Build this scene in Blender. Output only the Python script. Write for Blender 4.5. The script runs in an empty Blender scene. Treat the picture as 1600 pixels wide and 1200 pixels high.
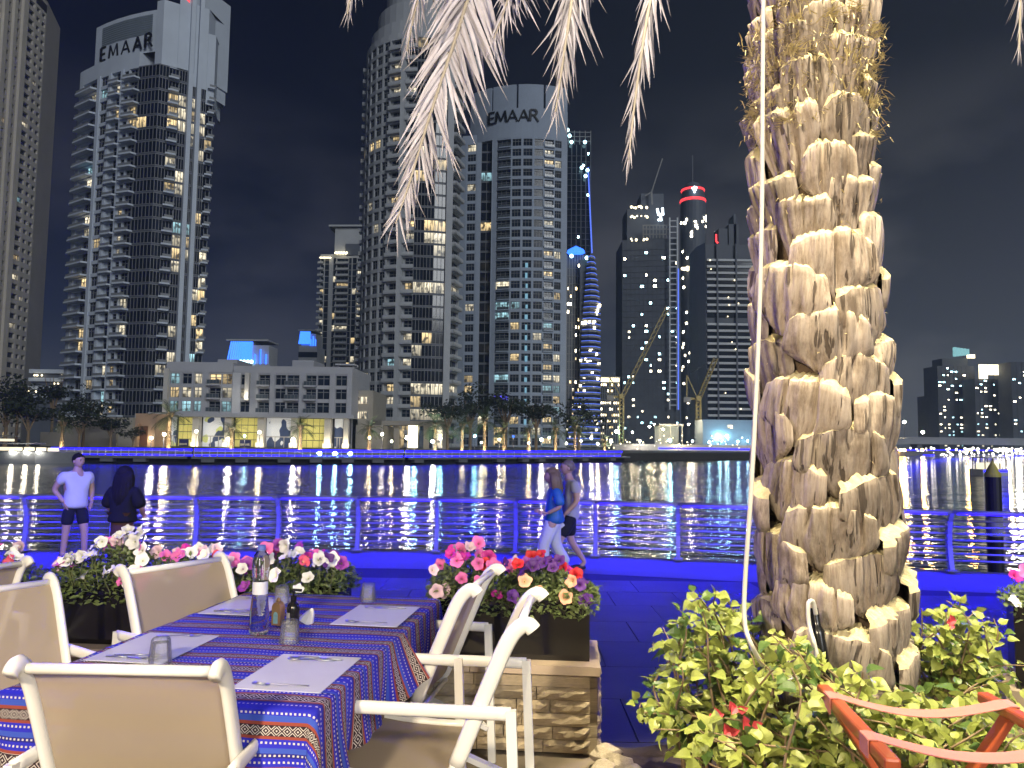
import bpy, bmesh, math, random
from mathutils import Vector, Matrix, noise
R = math.radians
rnd = random.Random(7)
S = bpy.context.scene
COL = S.collection

# ------------------------------------------------------------------ camera
FPX, CAMZ, PITCH, ROLL = 1200.0, 2.05, math.atan(93/1200), 0.012
cam_d = bpy.data.cameras.new('camera')
cam = bpy.data.objects.new('camera', cam_d)
COL.objects.link(cam)
cam_d.sensor_width = 36
cam_d.lens = 36*FPX/1600
cam_d.clip_start = 0.05
cam_d.clip_end = 6000
cam.matrix_world = Matrix.Translation((0, 0, CAMZ)) @ Matrix.Rotation(math.pi/2+PITCH, 4, 'X') @ Matrix.Rotation(ROLL, 4, 'Z')
S.camera = cam

# ------------------------------------------------------------------ night sky
world = bpy.data.worlds.new('World')
S.world = world
world.use_nodes = True

# ------------------------------------------------------------------ the dim glow of the city (soft, from behind the terrace)
sun_d = bpy.data.lights.new('city_glow', 'SUN')
sun_d.energy = 1.25
sun_d.angle = R(22)
sun_d.color = (0.93, 0.97, 1.0)
sun = bpy.data.objects.new('city_glow', sun_d)
COL.objects.link(sun)
sun.rotation_euler = Vector((-0.42, 0.84, -0.34)).to_track_quat('-Z', 'Y').to_euler()

S.view_settings.view_transform = 'Standard'
S.view_settings.look = 'None'
S.view_settings.exposure = 0
S.view_settings.gamma = 1
S.view_settings.use_curve_mapping = False
S.cycles.use_denoising = True
S.cycles.max_bounces = 14
S.cycles.diffuse_bounces = 2
S.cycles.glossy_bounces = 3
S.cycles.transmission_bounces = 12
S.cycles.transparent_max_bounces = 8
S.cycles.sample_clamp_indirect = 4
S.cycles.caustics_reflective = False
S.cycles.caustics_refractive = False


# ------------------------------------------------------------------ pixel helpers (placing only)
def ray(px, py):
    x, y = (px-800)/FPX, (600-py)/FPX
    c, s = math.cos(ROLL), math.sin(ROLL)
    x, y = x*c-y*s, x*s+y*c
    return Vector((x, math.cos(PITCH)-y*math.sin(PITCH), math.sin(PITCH)+y*math.cos(PITCH)))
def at(px, py, Y):
    d = ray(px, py)
    return Vector((0, 0, CAMZ)) + d*(Y/d.y)
def gx(px, Y, py=690):
    return at(px, py, Y).x
def gz(px, py, Y):
    return at(px, py, Y).z


# ------------------------------------------------------------------ node helper
class NT:
    def __init__(s, tree):
        s.t = tree
    def n(s, typ, **kw):
        nd = s.t.nodes.new(typ)
        for k, v in kw.items():
            setattr(nd, k, v)
        return nd
    def set(s, sock, v):
        if isinstance(v, bpy.types.NodeSocket):
            s.t.links.new(v, sock)
        elif v is not None:
            sock.default_value = v
    def m(s, op, a, b=None, c=None, clamp=False):
        nd = s.n('ShaderNodeMath', operation=op, use_clamp=clamp)
        s.set(nd.inputs[0], a); s.set(nd.inputs[1], b)
        if c is not None: s.set(nd.inputs[2], c)
        return nd.outputs[0]
    def mix(s, f, a, b):
        nd = s.n('ShaderNodeMix', data_type='RGBA')
        s.set(nd.inputs[0], f)
        s.set(nd.inputs[6], a if isinstance(a, bpy.types.NodeSocket) else (*a, 1))
        s.set(nd.inputs[7], b if isinstance(b, bpy.types.NodeSocket) else (*b, 1))
        return nd.outputs[2]
    def ramp(s, f, stops, interp='LINEAR'):
        nd = s.n('ShaderNodeValToRGB')
        cr = nd.color_ramp
        cr.interpolation = interp
        while len(cr.elements) < len(stops):
            cr.elements.new(0.5)
        for e, (p, c) in zip(cr.elements, stops):
            e.position = p
            e.color = (*c, 1) if len(c) == 3 else c
        s.set(nd.inputs[0], f)
        return nd.outputs[0]
    def coord(s, which='Object'):
        return s.n('ShaderNodeTexCoord').outputs[which]
    def mapping(s, vec, scale=(1, 1, 1), loc=(0, 0, 0), rot=(0, 0, 0)):
        nd = s.n('ShaderNodeMapping')
        s.set(nd.inputs[0], vec)
        nd.inputs['Scale'].default_value = scale
        nd.inputs['Location'].default_value = loc
        nd.inputs['Rotation'].default_value = rot
        return nd.outputs[0]
    def noise(s, vec, scale=5, detail=3, rough=0.5, out='Fac', dim='3D'):
        nd = s.n('ShaderNodeTexNoise', noise_dimensions=dim)
        s.set(nd.inputs['Vector'], vec)
        nd.inputs['Scale'].default_value = scale
        nd.inputs['Detail'].default_value = detail
        nd.inputs['Roughness'].default_value = rough
        return nd.outputs[out]
    def sep(s, vec):
        nd = s.n('ShaderNodeSeparateXYZ')
        s.set(nd.inputs[0], vec)
        return nd.outputs
    def bump(s, h, strength=0.3, dist=0.01):
        nd = s.n('ShaderNodeBump')
        s.set(nd.inputs['Height'], h)
        nd.inputs['Strength'].default_value = strength
        nd.inputs['Distance'].default_value = dist
        return nd.outputs[0]

MATS = {}
def newmat(name):
    m = bpy.data.materials.new(name)
    m.use_nodes = True
    t = m.node_tree
    t.nodes.clear()
    nt = NT(t)
    out = nt.n('ShaderNodeOutputMaterial')
    b = nt.n('ShaderNodeBsdfPrincipled')
    t.links.new(b.outputs[0], out.inputs[0])
    MATS[name] = m
    return m, nt, b, out

def mat(name, col, rough=0.6, metal=0.0, var=0.12, vscale=3.0, bump=0.0, bscale=20.0, stretch=(1, 1, 1),
        emit=None, estr=0.0, spec=0.5, rvar=0.0, coat=0.0, alpha=1.0, bdist=0.01):
    m, nt, b, out = newmat(name)
    co = nt.mapping(nt.coord('Object'), stretch)
    inf = nt.n('ShaderNodeObjectInfo').outputs['Random']
    if var > 0:
        nz = nt.noise(co, vscale, 5, 0.6)
        lo = tuple(c*(1-var*1.6) for c in col); hi = tuple(min(1, c*(1+var*1.6)) for c in col)
        c = nt.mix(nz, lo, hi)
        if rvar:
            k = nt.m('MULTIPLY_ADD', inf, rvar*2, 1-rvar)
            h = nt.n('ShaderNodeHueSaturation')
            nt.set(h.inputs['Color'], c); nt.set(h.inputs['Value'], k)
            c = h.outputs[0]
        nt.set(b.inputs['Base Color'], c)
    else:
        b.inputs['Base Color'].default_value = (*col, 1)
    b.inputs['Roughness'].default_value = rough
    b.inputs['Metallic'].default_value = metal
    b.inputs['Specular IOR Level'].default_value = spec
    b.inputs['Coat Weight'].default_value = coat
    b.inputs['Alpha'].default_value = alpha
    if bump > 0:
        nt.set(b.inputs['Normal'], nt.bump(nt.noise(co, bscale, 6, 0.65), bump, bdist))
    if emit:
        b.inputs['Emission Color'].default_value = (*emit, 1)
        b.inputs['Emission Strength'].default_value = estr
    return m

# sky: navy overhead, a grey city glow low down that is stronger over the harbour mouth
def build_sky():
    t = world.node_tree
    t.nodes.clear()
    nt = NT(t)
    out = nt.n('ShaderNodeOutputWorld')
    bg = nt.n('ShaderNodeBackground')
    t.links.new(bg.outputs[0], out.inputs[0])
    d = nt.coord('Generated')
    x, y, z = nt.sep(d)[0:3]
    el = nt.m('MAXIMUM', z, 0.0)
    glow = nt.m('POWER', nt.m('SUBTRACT', 1.0, nt.m('MINIMUM', nt.m('MULTIPLY', el, 1.55), 1.0)), 3.0)
    side = nt.m('MULTIPLY_ADD', x, 1.15, 0.30, clamp=True)
    base = nt.mix(side, (0.0003, 0.0009, 0.0068), (0.0115, 0.0140, 0.0195))
    hor = nt.mix(side, (0.022, 0.030, 0.070), (0.105, 0.114, 0.128))
    c = nt.mix(glow, base, hor)
    cl = nt.noise(nt.mapping(d, (1.0, 1.0, 2.6)), 2.6, 5, 0.55)
    cm = nt.m('MULTIPLY', nt.m('SMOOTH_MIN', nt.m('MAXIMUM', nt.m('MULTIPLY_ADD', cl, 5.0, -2.15), 0.0), 1.0, 0.2), nt.m('MULTIPLY', nt.m('MAXIMUM', nt.m('MULTIPLY_ADD', el, -2.3, 1.0), 0.0), 0.85))
    c = nt.mix(cm, c, nt.mix(side, (0.070, 0.072, 0.095), (0.19, 0.19, 0.19)))
    t.links.new(c, bg.inputs[0])
    bg.inputs[1].default_value = 1.0
build_sky()


# ------------------------------------------------------------------ mesh builder
class MB:
    def __init__(s):
        s.v = []; s.f = []; s.mi = []; s.uv = None
    def quad(s, a, b, c, d, m=0):
        i = len(s.v)
        s.v += [tuple(a), tuple(b), tuple(c), tuple(d)]
        s.f.append((i, i+1, i+2, i+3)); s.mi.append(m)
    def poly(s, pts, m=0):
        i = len(s.v)
        s.v += [tuple(p) for p in pts]
        s.f.append(tuple(range(i, i+len(pts)))); s.mi.append(m)
    def box(s, c, d, m=0, M=None, rz=0.0):
        i = len(s.v)
        x, y, z = (k/2 for k in d)
        pts = [Vector((sx*x, sy*y, sz*z)) for sz in (-1, 1) for sy in (-1, 1) for sx in (-1, 1)]
        if rz:
            q = Matrix.Rotation(rz, 3, 'Z'); pts = [q @ p for p in pts]
        if M is not None:
            pts = [M @ p for p in pts]
        c = Vector(c)
        s.v += [tuple(p+c) for p in pts]
        for f in ((0, 2, 3, 1), (4, 5, 7, 6), (0, 1, 5, 4), (2, 6, 7, 3), (0, 4, 6, 2), (1, 3, 7, 5)):
            s.f.append(tuple(i+k for k in f)); s.mi.append(m)
    def bar(s, a, b, w, h, m=0, up=(0, 0, 1)):
        a, b = Vector(a), Vector(b)
        d = (b-a); L = d.length
        if L < 1e-6: return
        d /= L
        u = Vector(up)
        sx = d.cross(u)
        if sx.length < 1e-4: sx = d.cross(Vector((1, 0, 0)))
        sx.normalize(); u = sx.cross(d)
        i = len(s.v)
        for e in (a, b):
            for p, q in ((-1, -1), (1, -1), (1, 1), (-1, 1)):
                s.v.append(tuple(e + sx*(p*w/2) + u*(q*h/2)))
        for f in ((3, 2, 1, 0), (4, 5, 6, 7), (0, 1, 5, 4), (1, 2, 6, 5), (2, 3, 7, 6), (3, 0, 4, 7)):
            s.f.append(tuple(i+k for k in f)); s.mi.append(m)
    def tube(s, path, r, n=8, m=0, cap=True, flat=1.0, up=None):
        P = [Vector(p) for p in path]
        rr = r if isinstance(r, (list, tuple)) else [r]*len(P)
        i0 = len(s.v)
        ref = Vector(up) if up else None
        prev = None
        for k, p in enumerate(P):
            d = (P[min(k+1, len(P)-1)]-P[max(k-1, 0)]).normalized()
            if ref is not None:
                a = d.cross(ref)
                if a.length < 1e-4: a = d.cross(Vector((1, 0, 0)))
            elif prev is None:
                a = d.cross(Vector((0, 0, 1)))
                if a.length < 1e-3: a = d.cross(Vector((1, 0, 0)))
            else:
                a = prev - d*prev.dot(d)
            a.normalize(); prev = a
            b = d.cross(a)
            for j in range(n):
                t = 2*math.pi*j/n
                s.v.append(tuple(p + a*(math.cos(t)*rr[k]) + b*(math.sin(t)*rr[k]*flat)))
        for k in range(len(P)-1):
            for j in range(n):
                a, b = i0+k*n+j, i0+k*n+(j+1) % n
                s.f.append((a, b, b+n, a+n)); s.mi.append(m)
        if cap:
            s.f.append(tuple(i0+j for j in reversed(range(n)))); s.mi.append(m)
            e = i0+(len(P)-1)*n
            s.f.append(tuple(e+j for j in range(n))); s.mi.append(m)
    def lathe(s, prof, n=16, c=(0, 0, 0), m=0, sx=1, sy=1):
        i0 = len(s.v)
        for r, z in prof:
            for j in range(n):
                t = 2*math.pi*j/n
                s.v.append((c[0]+r*math.cos(t)*sx, c[1]+r*math.sin(t)*sy, c[2]+z))
        for k in range(len(prof)-1):
            for j in range(n):
                a, b = i0+k*n+j, i0+k*n+(j+1) % n
                s.f.append((a, b, b+n, a+n)); s.mi.append(m)
        s.f.append(tuple(i0+j for j in reversed(range(n)))); s.mi.append(m)
        e = i0+(len(prof)-1)*n
        s.f.append(tuple(e+j for j in range(n))); s.mi.append(m)
    def prism(s, pts, z0, z1, m=0, bottom=False):
        n = len(pts)
        for k in range(n):
            a, b = pts[k], pts[(k+1) % n]
            s.quad((a[0], a[1], z0), (b[0], b[1], z0), (b[0], b[1], z1), (a[0], a[1], z1), m)
        s.poly([(p[0], p[1], z1) for p in pts], m)
        if bottom:
            s.poly([(p[0], p[1], z0) for p in reversed(pts)], m)
    def blob(s, c, r, n=8, k=5, m=0):
        prof = [(max(1e-4, math.sin(math.pi*i/k))*1.0, -math.cos(math.pi*i/k)) for i in range(k+1)]
        i0 = len(s.v)
        s.lathe(prof, n, (0, 0, 0), m)
        rx, ry, rz = (r, r, r) if not isinstance(r, (tuple, list)) else r
        for i in range(i0, len(s.v)):
            x, y, z = s.v[i]
            s.v[i] = (c[0]+x*rx, c[1]+y*ry, c[2]+z*rz)
    def mesh(s, name, mats, smooth=False):
        me = bpy.data.meshes.new(name)
        me.from_pydata(s.v, [], s.f)
        for m in mats:
            me.materials.append(MATS[m] if isinstance(m, str) else m)
        me.polygons.foreach_set('material_index', s.mi)
        if smooth:
            me.polygons.foreach_set('use_smooth', [True]*len(s.f))
        me.update()
        return me
    def build(s, name, mats, parent=None, smooth=False, off=None):
        if off is not None:
            ox, oy, oz = off
            s.v = [(x-ox, y-oy, z-oz) for x, y, z in s.v]
        if isinstance(mats, str): mats = [mats]
        return put(name, s.mesh(name, mats, smooth), parent)

def put(name, me, parent=None, loc=None, rz=None, M=None):
    o = bpy.data.objects.new(name, me)
    COL.objects.link(o)
    if parent is not None: o.parent = parent
    if loc is not None: o.location = loc
    if rz is not None: o.rotation_euler = (0, 0, rz)
    if M is not None: o.matrix_local = M
    return o
def tag(o, label=None, cat=None, group=None, kind=None):
    if label: o['label'] = label
    if cat: o['category'] = cat
    if group: o['group'] = group
    if kind: o['kind'] = kind
    return o
def thing(name, label, cat, loc=(0, 0, 0), rz=0.0, group=None):
    o = bpy.data.objects.new(name, None)
    COL.objects.link(o)
    o.location = loc
    o.rotation_euler = (0, 0, rz)
    o.empty_display_size = 0.1
    return tag(o, label, cat, group)
def light(name, typ, loc, energy, col, parent=None, **kw):
    d = bpy.data.lights.new(name, typ)
    d.energy = energy; d.color = col
    aim = kw.pop('aim', None)
    for k, v in kw.items(): setattr(d, k, v)
    o = bpy.data.objects.new(name, d)
    COL.objects.link(o)
    if parent is not None: o.parent = parent
    o.location = loc
    if aim is not None:
        o.rotation_euler = Vector(aim).to_track_quat('-Z', 'Y').to_euler()
    return o
def lerp(a, b, t):
    return a+(b-a)*t
ORD = ['first', 'second', 'third', 'fourth', 'fifth', 'sixth', 'seventh', 'eighth', 'ninth', 'tenth', 'eleventh', 'twelfth', 'thirteenth', 'fourteenth', 'fifteenth', 'sixteenth']

# ------------------------------------------------------------------ materials
mat('tower_white', (.56, .62, .70), .75, var=.10, vscale=.15, bump=.2, bscale=2)
mat('tower_blue_grey', (.34, .40, .50), .75, var=.10, vscale=.15)
mat('tower_beige', (.52, .48, .41), .8, var=.12, vscale=.12, bump=.2, bscale=2)
mat('tower_stone', (.46, .48, .50), .8, var=.12, vscale=.15)
mat('tower_dark', (.10, .115, .145), .6, var=.2, vscale=.2)
mat('concrete', (.28, .28, .28), .85, var=.18, vscale=.3, bump=.2, bscale=3)
mat('concrete_dark', (.11, .12, .14), .85, var=.25, vscale=.2)
mat('slab_edge', (.62, .65, .68), .7, var=.1)
mat('window_frame', (.22, .23, .24), .5, var=0)
mat('louvre', (.20, .24, .27), .5, var=.1)
mat('sign_black', (.004, .004, .005), .5, var=0)
mat('balcony_glass', (.08, .10, .12), .15, var=.1)
mat('dark_glass', (.012, .020, .036), .14, var=.3, vscale=.4, rvar=.4, spec=.4)
mat('curtain_glass', (.006, .010, .020), .10, var=.3, vscale=.3, rvar=.4)
def lit(name, col, st, scale=1.6):
    m, nt, b, out = newmat(name)
    inf = nt.n('ShaderNodeObjectInfo')
    co = nt.coord('Object')
    v = nt.n('ShaderNodeVectorMath', operation='ADD')
    nt.set(v.inputs[0], co); nt.set(v.inputs[1], inf.outputs['Location'])
    cu = nt.noise(nt.mapping(v.outputs[0], (1.1, 1.1, .15)), scale, 1, .4)
    ob = nt.noise(nt.mapping(v.outputs[0], (1, 1, 1)), .75, 1.5, .5)
    a = nt.ramp(cu, [(.36, (.28,)*3), (.46, (.9,)*3), (.62, (1,)*3), (.7, (.45,)*3)])
    o2 = nt.ramp(ob, [(.36, (.12,)*3), (.48, (1,)*3)])
    k = nt.m('MULTIPLY', nt.m('MULTIPLY', a, o2), nt.m('MULTIPLY_ADD', nt.sep(co)[2], .28, .45))
    k = nt.m('MULTIPLY', k, nt.m('MULTIPLY_ADD', inf.outputs['Random'], 1.1, .55))
    nt.set(b.inputs['Emission Strength'], nt.m('MULTIPLY', k, st))
    b.inputs['Emission Color'].default_value = (*col, 1)
    b.inputs['Base Color'].default_value = (.05, .05, .05, 1)
    b.inputs['Roughness'].default_value = .3
lit('lit_warm', (1, .74, .36), 1.05)
lit('lit_pale', (1, .88, .62), 1.1)
lit('lit_cool', (.50, .90, 1), .75)
lit('lit_blue', (.12, .10, 1), .9)
lit('lit_pink', (1, .62, .5), 1.1)
def glow(name, col, st):
    m, nt, b, out = newmat(name)
    b.inputs['Base Color'].default_value = (.02, .02, .02, 1)
    b.inputs['Emission Color'].default_value = (*col, 1)
    b.inputs['Emission Strength'].default_value = st
glow('lamp_warm', (1, .80, .46), 520)
glow('lamp_white', (1, .94, .80), 620)
glow('lamp_cyan', (.30, .85, 1), 560)
glow('lamp_flood', (.40, .88, 1), 260)
glow('lamp_flood_warm', (1, .9, .7), 120)
glow('lamp_soft', (1, .86, .55), 4)
glow('lamp_red', (1, .05, .06), 2.2)
glow('led_blue', (.006, .003, 1), 6.5)
glow('led_blue_bright', (.03, .15, 1), 3.2)
glow('led_line', (.10, .20, 1), 1.3)
glow('led_white', (.75, .9, 1), 6)
mat('metal_dark', (.05, .05, .055), .45, .6, var=.1)
mat('crane_yellow', (.42, .33, .12), .5, var=.1)

# ================================================================== towers
glow('lamp_cyan_soft', (.5, .9, 1), 5)
PANES = {}
def pane_mesh(w, h, kind, nx, ny, bar=.13):
    key = (round(w, 1), round(h, 1), kind, nx, ny)
    if key in PANES: return PANES[key]
    w, h = key[0], key[1]
    mb = MB()
    mb.quad((-w/2, 0, 0), (w/2, 0, 0), (w/2, 0, h), (-w/2, 0, h), 0)
    for i in range(nx+1):
        x = -w/2 + w*i/nx
        mb.box((x, -.06, h/2), (bar, .12, h), 1)
    for j in range(ny+1):
        z = h*(j/ny if ny < 2 or j in (0, ny) else .68)
        mb.box((0, -.07, z), (w, .12, bar), 1)
    PANES[key] = mb.mesh('window', [kind, 'window_frame'])
    return PANES[key]
BALC = {}
def balcony_mesh(w, p, style, mname):
    key = (round(w, 1), p, style, mname)
    if key in BALC: return BALC[key]
    w = key[0]
    mb = MB()
    if style == 'wedge':      # slab that tapers to one side, with a low upstand
        z0, z1 = -.18, .28
        P = [(-w/2, 0), (-w/2-.3, -p*.8), (-w/2+.4, -p), (w/2-.5, -p), (w/2, -.25), (w/2, 0)]
        mb.prism(P, z0, z1, 0, True)
        mb.box((0, -p*.93, .62), (w*.86, .05, .62), 1)
    elif style == 'box':
        mb.box((0, -p/2, 0), (w, p, .35), 0)
        for k in range(5):
            mb.box((-w/2+.06+k*(w-.12)/4, -p+.06, .6), (.06, .06, .9), 1)
        mb.box((0, -p+.06, 1.05), (w, .08, .08), 1)
        mb.box((0, -p+.08, .6), (w-.1, .03, .8), 2)
    else:                     # solid parapet
        mb.box((0, -p/2, 0), (w, p, .3), 0)
        mb.box((0, -p+.08, .5), (w, .16, .95), 0)
        mb.box((-w/2+.08, -p/2+.05, .5), (.16, p-.12, .94), 0)
        mb.box((w/2-.08, -p/2+.05, .5), (.16, p-.12, .94), 0)
    BALC[key] = mb.mesh('balcony', [mname, 'window_frame', 'balcony_glass'])
    return BALC[key]

class Tower:
    def __init__(s, name, label, base, wall, glass='dark_glass', seed=1, cat='tower', fr=.3):
        s.root = thing(name, label, cat, base)
        s.b = Vector(base); s.wallm = wall; s.glass = glass
        s.w = MB(); s.n = 0; s.rest = []; s.r = random.Random(seed); s.nb = 0
    def win(s, c, z, w, h, ang, kind, nx, ny):
        me = pane_mesh(w, h, kind, nx, ny)
        s.n += 1
        o = put('window', me, s.root, (c[0]-s.b.x, c[1]-s.b.y, z-s.b.z), ang)
        return o
    def balc(s, c, z, w, p, ang, style):
        put('balcony', balcony_mesh(w, p, style, s.wallm), s.root, (c[0]-s.b.x, c[1]-s.b.y, z-s.b.z), ang)
    def wq(s, a, b, z0, z1, off=0.0, n=(0, 0), m=0):
        s.w.quad((a[0]+n[0]*off, a[1]+n[1]*off, z0), (b[0]+n[0]*off, b[1]+n[1]*off, z0),
                 (b[0]+n[0]*off, b[1]+n[1]*off, z1), (a[0]+n[0]*off, a[1]+n[1]*off, z1), m)
    def bay(s, a, b, z, fh, k, kind):
        a, b = Vector(a), Vector(b)
        d = b-a; L = d.length; d /= L
        n = Vector((d.y, -d.x)); ang = math.atan2(d.y, d.x)
        t = k['t']
        if t == 'p':
            s.wq(a, b, z, z+fh, k.get('off', 0), n)
            o = k.get('off', 0)
            if o:
                s.wq(a, a+n*o, z, z+fh); s.wq(b+n*o, b, z, z+fh)
            return
        u0, u1 = k.get('u', (.1, .9)); v0, v1 = k.get('v', (.7, 2.6)); r = k.get('r', .4)
        v0 *= fh/3.3; v1 *= fh/3.3
        p, q = a+d*(L*u0), a+d*(L*u1)
        if t == 'g':
            s.w.box((0, 0, 0), (.01, .01, .01)) if False else None
            pi, qi = p-n*r, q-n*r
            s.wq(a, b, z-.02, z+v0, 0, n, k.get('bm', 0))
            s.wq(a, b, z+v1, z+fh-.02, 0, n, k.get('bm', 0))
            if u0 > .01:
                s.wq(a, p, z+v0, z+v1, 0, n, k.get('bm', 0)); s.wq(q, b, z+v0, z+v1, 0, n, k.get('bm', 0))
            c = (p+q)/2 + n*(.02 - r)
            s.win(c, z+v0, (q-p).length, v1-v0, ang, kind or k.get('glass', s.glass), k.get('nx', 2), k.get('ny', 1))
            return
        # wall with a recessed opening
        s.wq(a, b, z, z+v0, 0, n); s.wq(a, b, z+v1, z+fh, 0, n)
        s.wq(a, p, z+v0, z+v1, 0, n); s.wq(q, b, z+v0, z+v1, 0, n)
        pi, qi = p-n*r, q-n*r
        s.wq(p, pi, z+v0, z+v1); s.wq(qi, q, z+v0, z+v1)
        w = s.w
        w.quad((*p, z+v0), (*q, z+v0), (*qi, z+v0), (*pi, z+v0))
        w.quad((*p, z+v1), (*pi, z+v1), (*qi, z+v1), (*q, z+v1))
        c = (pi+qi)/2 + n*.05
        ww = (q-p).length
        sub = k.get('sub')
        if sub:      # part of the recess is blank wall
            s.wq(pi+n*.02, pi+(qi-pi)*sub[0]+n*.02, z+v0, z+v1)
            if sub[1] < 1: s.wq(pi+(qi-pi)*sub[1]+n*.02, qi+n*.02, z+v0, z+v1)
            c = pi+(qi-pi)*((sub[0]+sub[1])/2)+n*.05
            ww *= sub[1]-sub[0]
        s.win(c, z+v0+.02, ww-.05, v1-v0-.04, ang, kind or k.get('glass', s.glass), k.get('nx', 2), k.get('ny', 2))
        if t == 'b':
            bw = L*(k.get('bw', (u1-u0)+.12)); bc = a+d*(L*k.get('bu', (u0+u1)/2))
            s.balc(bc+n*.01, z+v0-.12, bw, k.get('p', 1.3), ang, k.get('style', 'box'))
    def face(s, pts, kinds, z0, nf, fh, litf, skip=None):
        for f in range(nf):
            for i, k in enumerate(kinds):
                s.bay(pts[i], pts[i+1], z0+f*fh, fh, k, litf(i, f, nf) if k['t'] != 'p' else None)
    def done(s, name='wall', mats=None):
        return s.w.build(name, mats or [s.wallm, 'tower_dark', 'concrete', 'louvre'], s.root, off=s.b)

def litrand(r, prob, kinds=('lit_pale', 'lit_warm', 'lit_cool'), wts=(5, 3, 1)):
    def f(i, fl, nf):
        if r.random() < prob: return r.choices(kinds, wts)[0]
        return None
    return f
def split(a, b, fr, sag=0.0):
    a, b = Vector(a), Vector(b)
    d = b-a; n = Vector((-d.y, d.x)).normalized()
    return [a+d*t+n*(sag*4*t*(1-t)) for t in fr]

LETTERS = {'E': [((0, 0), (0, 1)), ((0, 0), (.55, 0)), ((0, .5), (.48, .5)), ((0, 1), (.55, 1))],
           'M': [((0, 0), (.12, 1)), ((.12, 1), (.48, .12)), ((.48, .12), (.84, 1)), ((.84, 1), (.98, 0))],
           'A': [((0, 0), (.42, 1)), ((.42, 1), (.86, 0)), ((.2, .33), (.68, .33))],
           'R': [((0, 0), (0, 1)), ((0, 1), (.38, 1)), ((.38, 1), (.55, .88)), ((.55, .88), (.55, .66)), ((.55, .66), (.38, .52)), ((.38, .52), (0, .52)), ((.3, .52), (.72, -.05))]}
def sign(parent, base, p0, p1, z, h, word, stroke, n_off=.25, matname='sign_black'):
    # word along p0 -> p1 (plan points); letters stand proud of the wall
    p0, p1 = Vector(p0), Vector(p1)
    d = (p1-p0); L = d.length; d /= L
    n = Vector((d.y, -d.x)); ang = math.atan2(d.y, d.x)
    wid = {'E': .55, 'M': .98, 'A': .86, 'R': .72}
    tot = sum(wid[c] for c in word)*h
    gap = (L-tot)/(len(word)-1)
    x = 0
    for c in word:
        mb = MB()
        for (a, b) in LETTERS[c]:
            th = stroke*(1.25 if abs(a[0]-b[0]) < .3 else .85)
            mb.bar((a[0]*h, 0, a[1]*h), (b[0]*h, 0, b[1]*h), .3, th, 0, up=(b[1]-a[1], 0, -(b[0]-a[0])) if a[0] != b[0] or True else (0, 0, 1))
        q = p0+d*x+n*n_off
        put('letter', mb.mesh('letter', [matname]), parent, (q.x-base.x, q.y-base.y, z-base.z), ang)
        x += wid[c]*h+gap

# ---------------------------------------------------------------- beige tower at the picture's edge
def tower_beige():
    a = (gx(-175, 205), 205); b = (gx(14, 255), 255); c = (gx(32, 262), 262)
    T = Tower('residential_tower', 'tall beige tower cut off by the picture edge, dense small square windows', ((a[0]+b[0])/2, 240, .5), 'tower_beige', seed=3)
    fr = [0, .16, .30, .36, .50, .56, .66, .70, .76, .79, .85, .90, 1.0]
    pts = split(a, b, fr)
    W = dict(t='w', u=(.12, .88), v=(.7, 2.5), r=.8, nx=1, ny=1)
    Wn = dict(t='w', u=(.2, .8), v=(.8, 2.3), r=.7, nx=1, ny=1)
    Pp = dict(t='p', off=.9)
    ks = [W, W, Pp, W, Pp, W, Pp, Wn, Pp, Wn, Pp, W]
    z1 = gz(85, 8, 262)
    nf = 47; fh = (z1-1.5)/nf
    r = T.r
    T.face(pts, ks, 1.5, nf, fh, litrand(r, .045))
    p2 = split(b, c, [0, .5, 1])
    T.face(p2, [Wn, Wn], 1.5, nf-1, fh, litrand(r, .03))
    T.w.prism([a, b, c, (c[0]-6, c[1]+18), (a[0]-10, a[1]+30)], z1-.2, z1+1.4)
    T.w.prism([pts[0], pts[9], (pts[9][0], pts[9][1]+16), (a[0]-5, a[1]+25)], z1+1.4, z1+14)
    T.wq(c, (c[0]-6, c[1]+18), 0, z1)
    T.done()
tower_beige()

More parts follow.
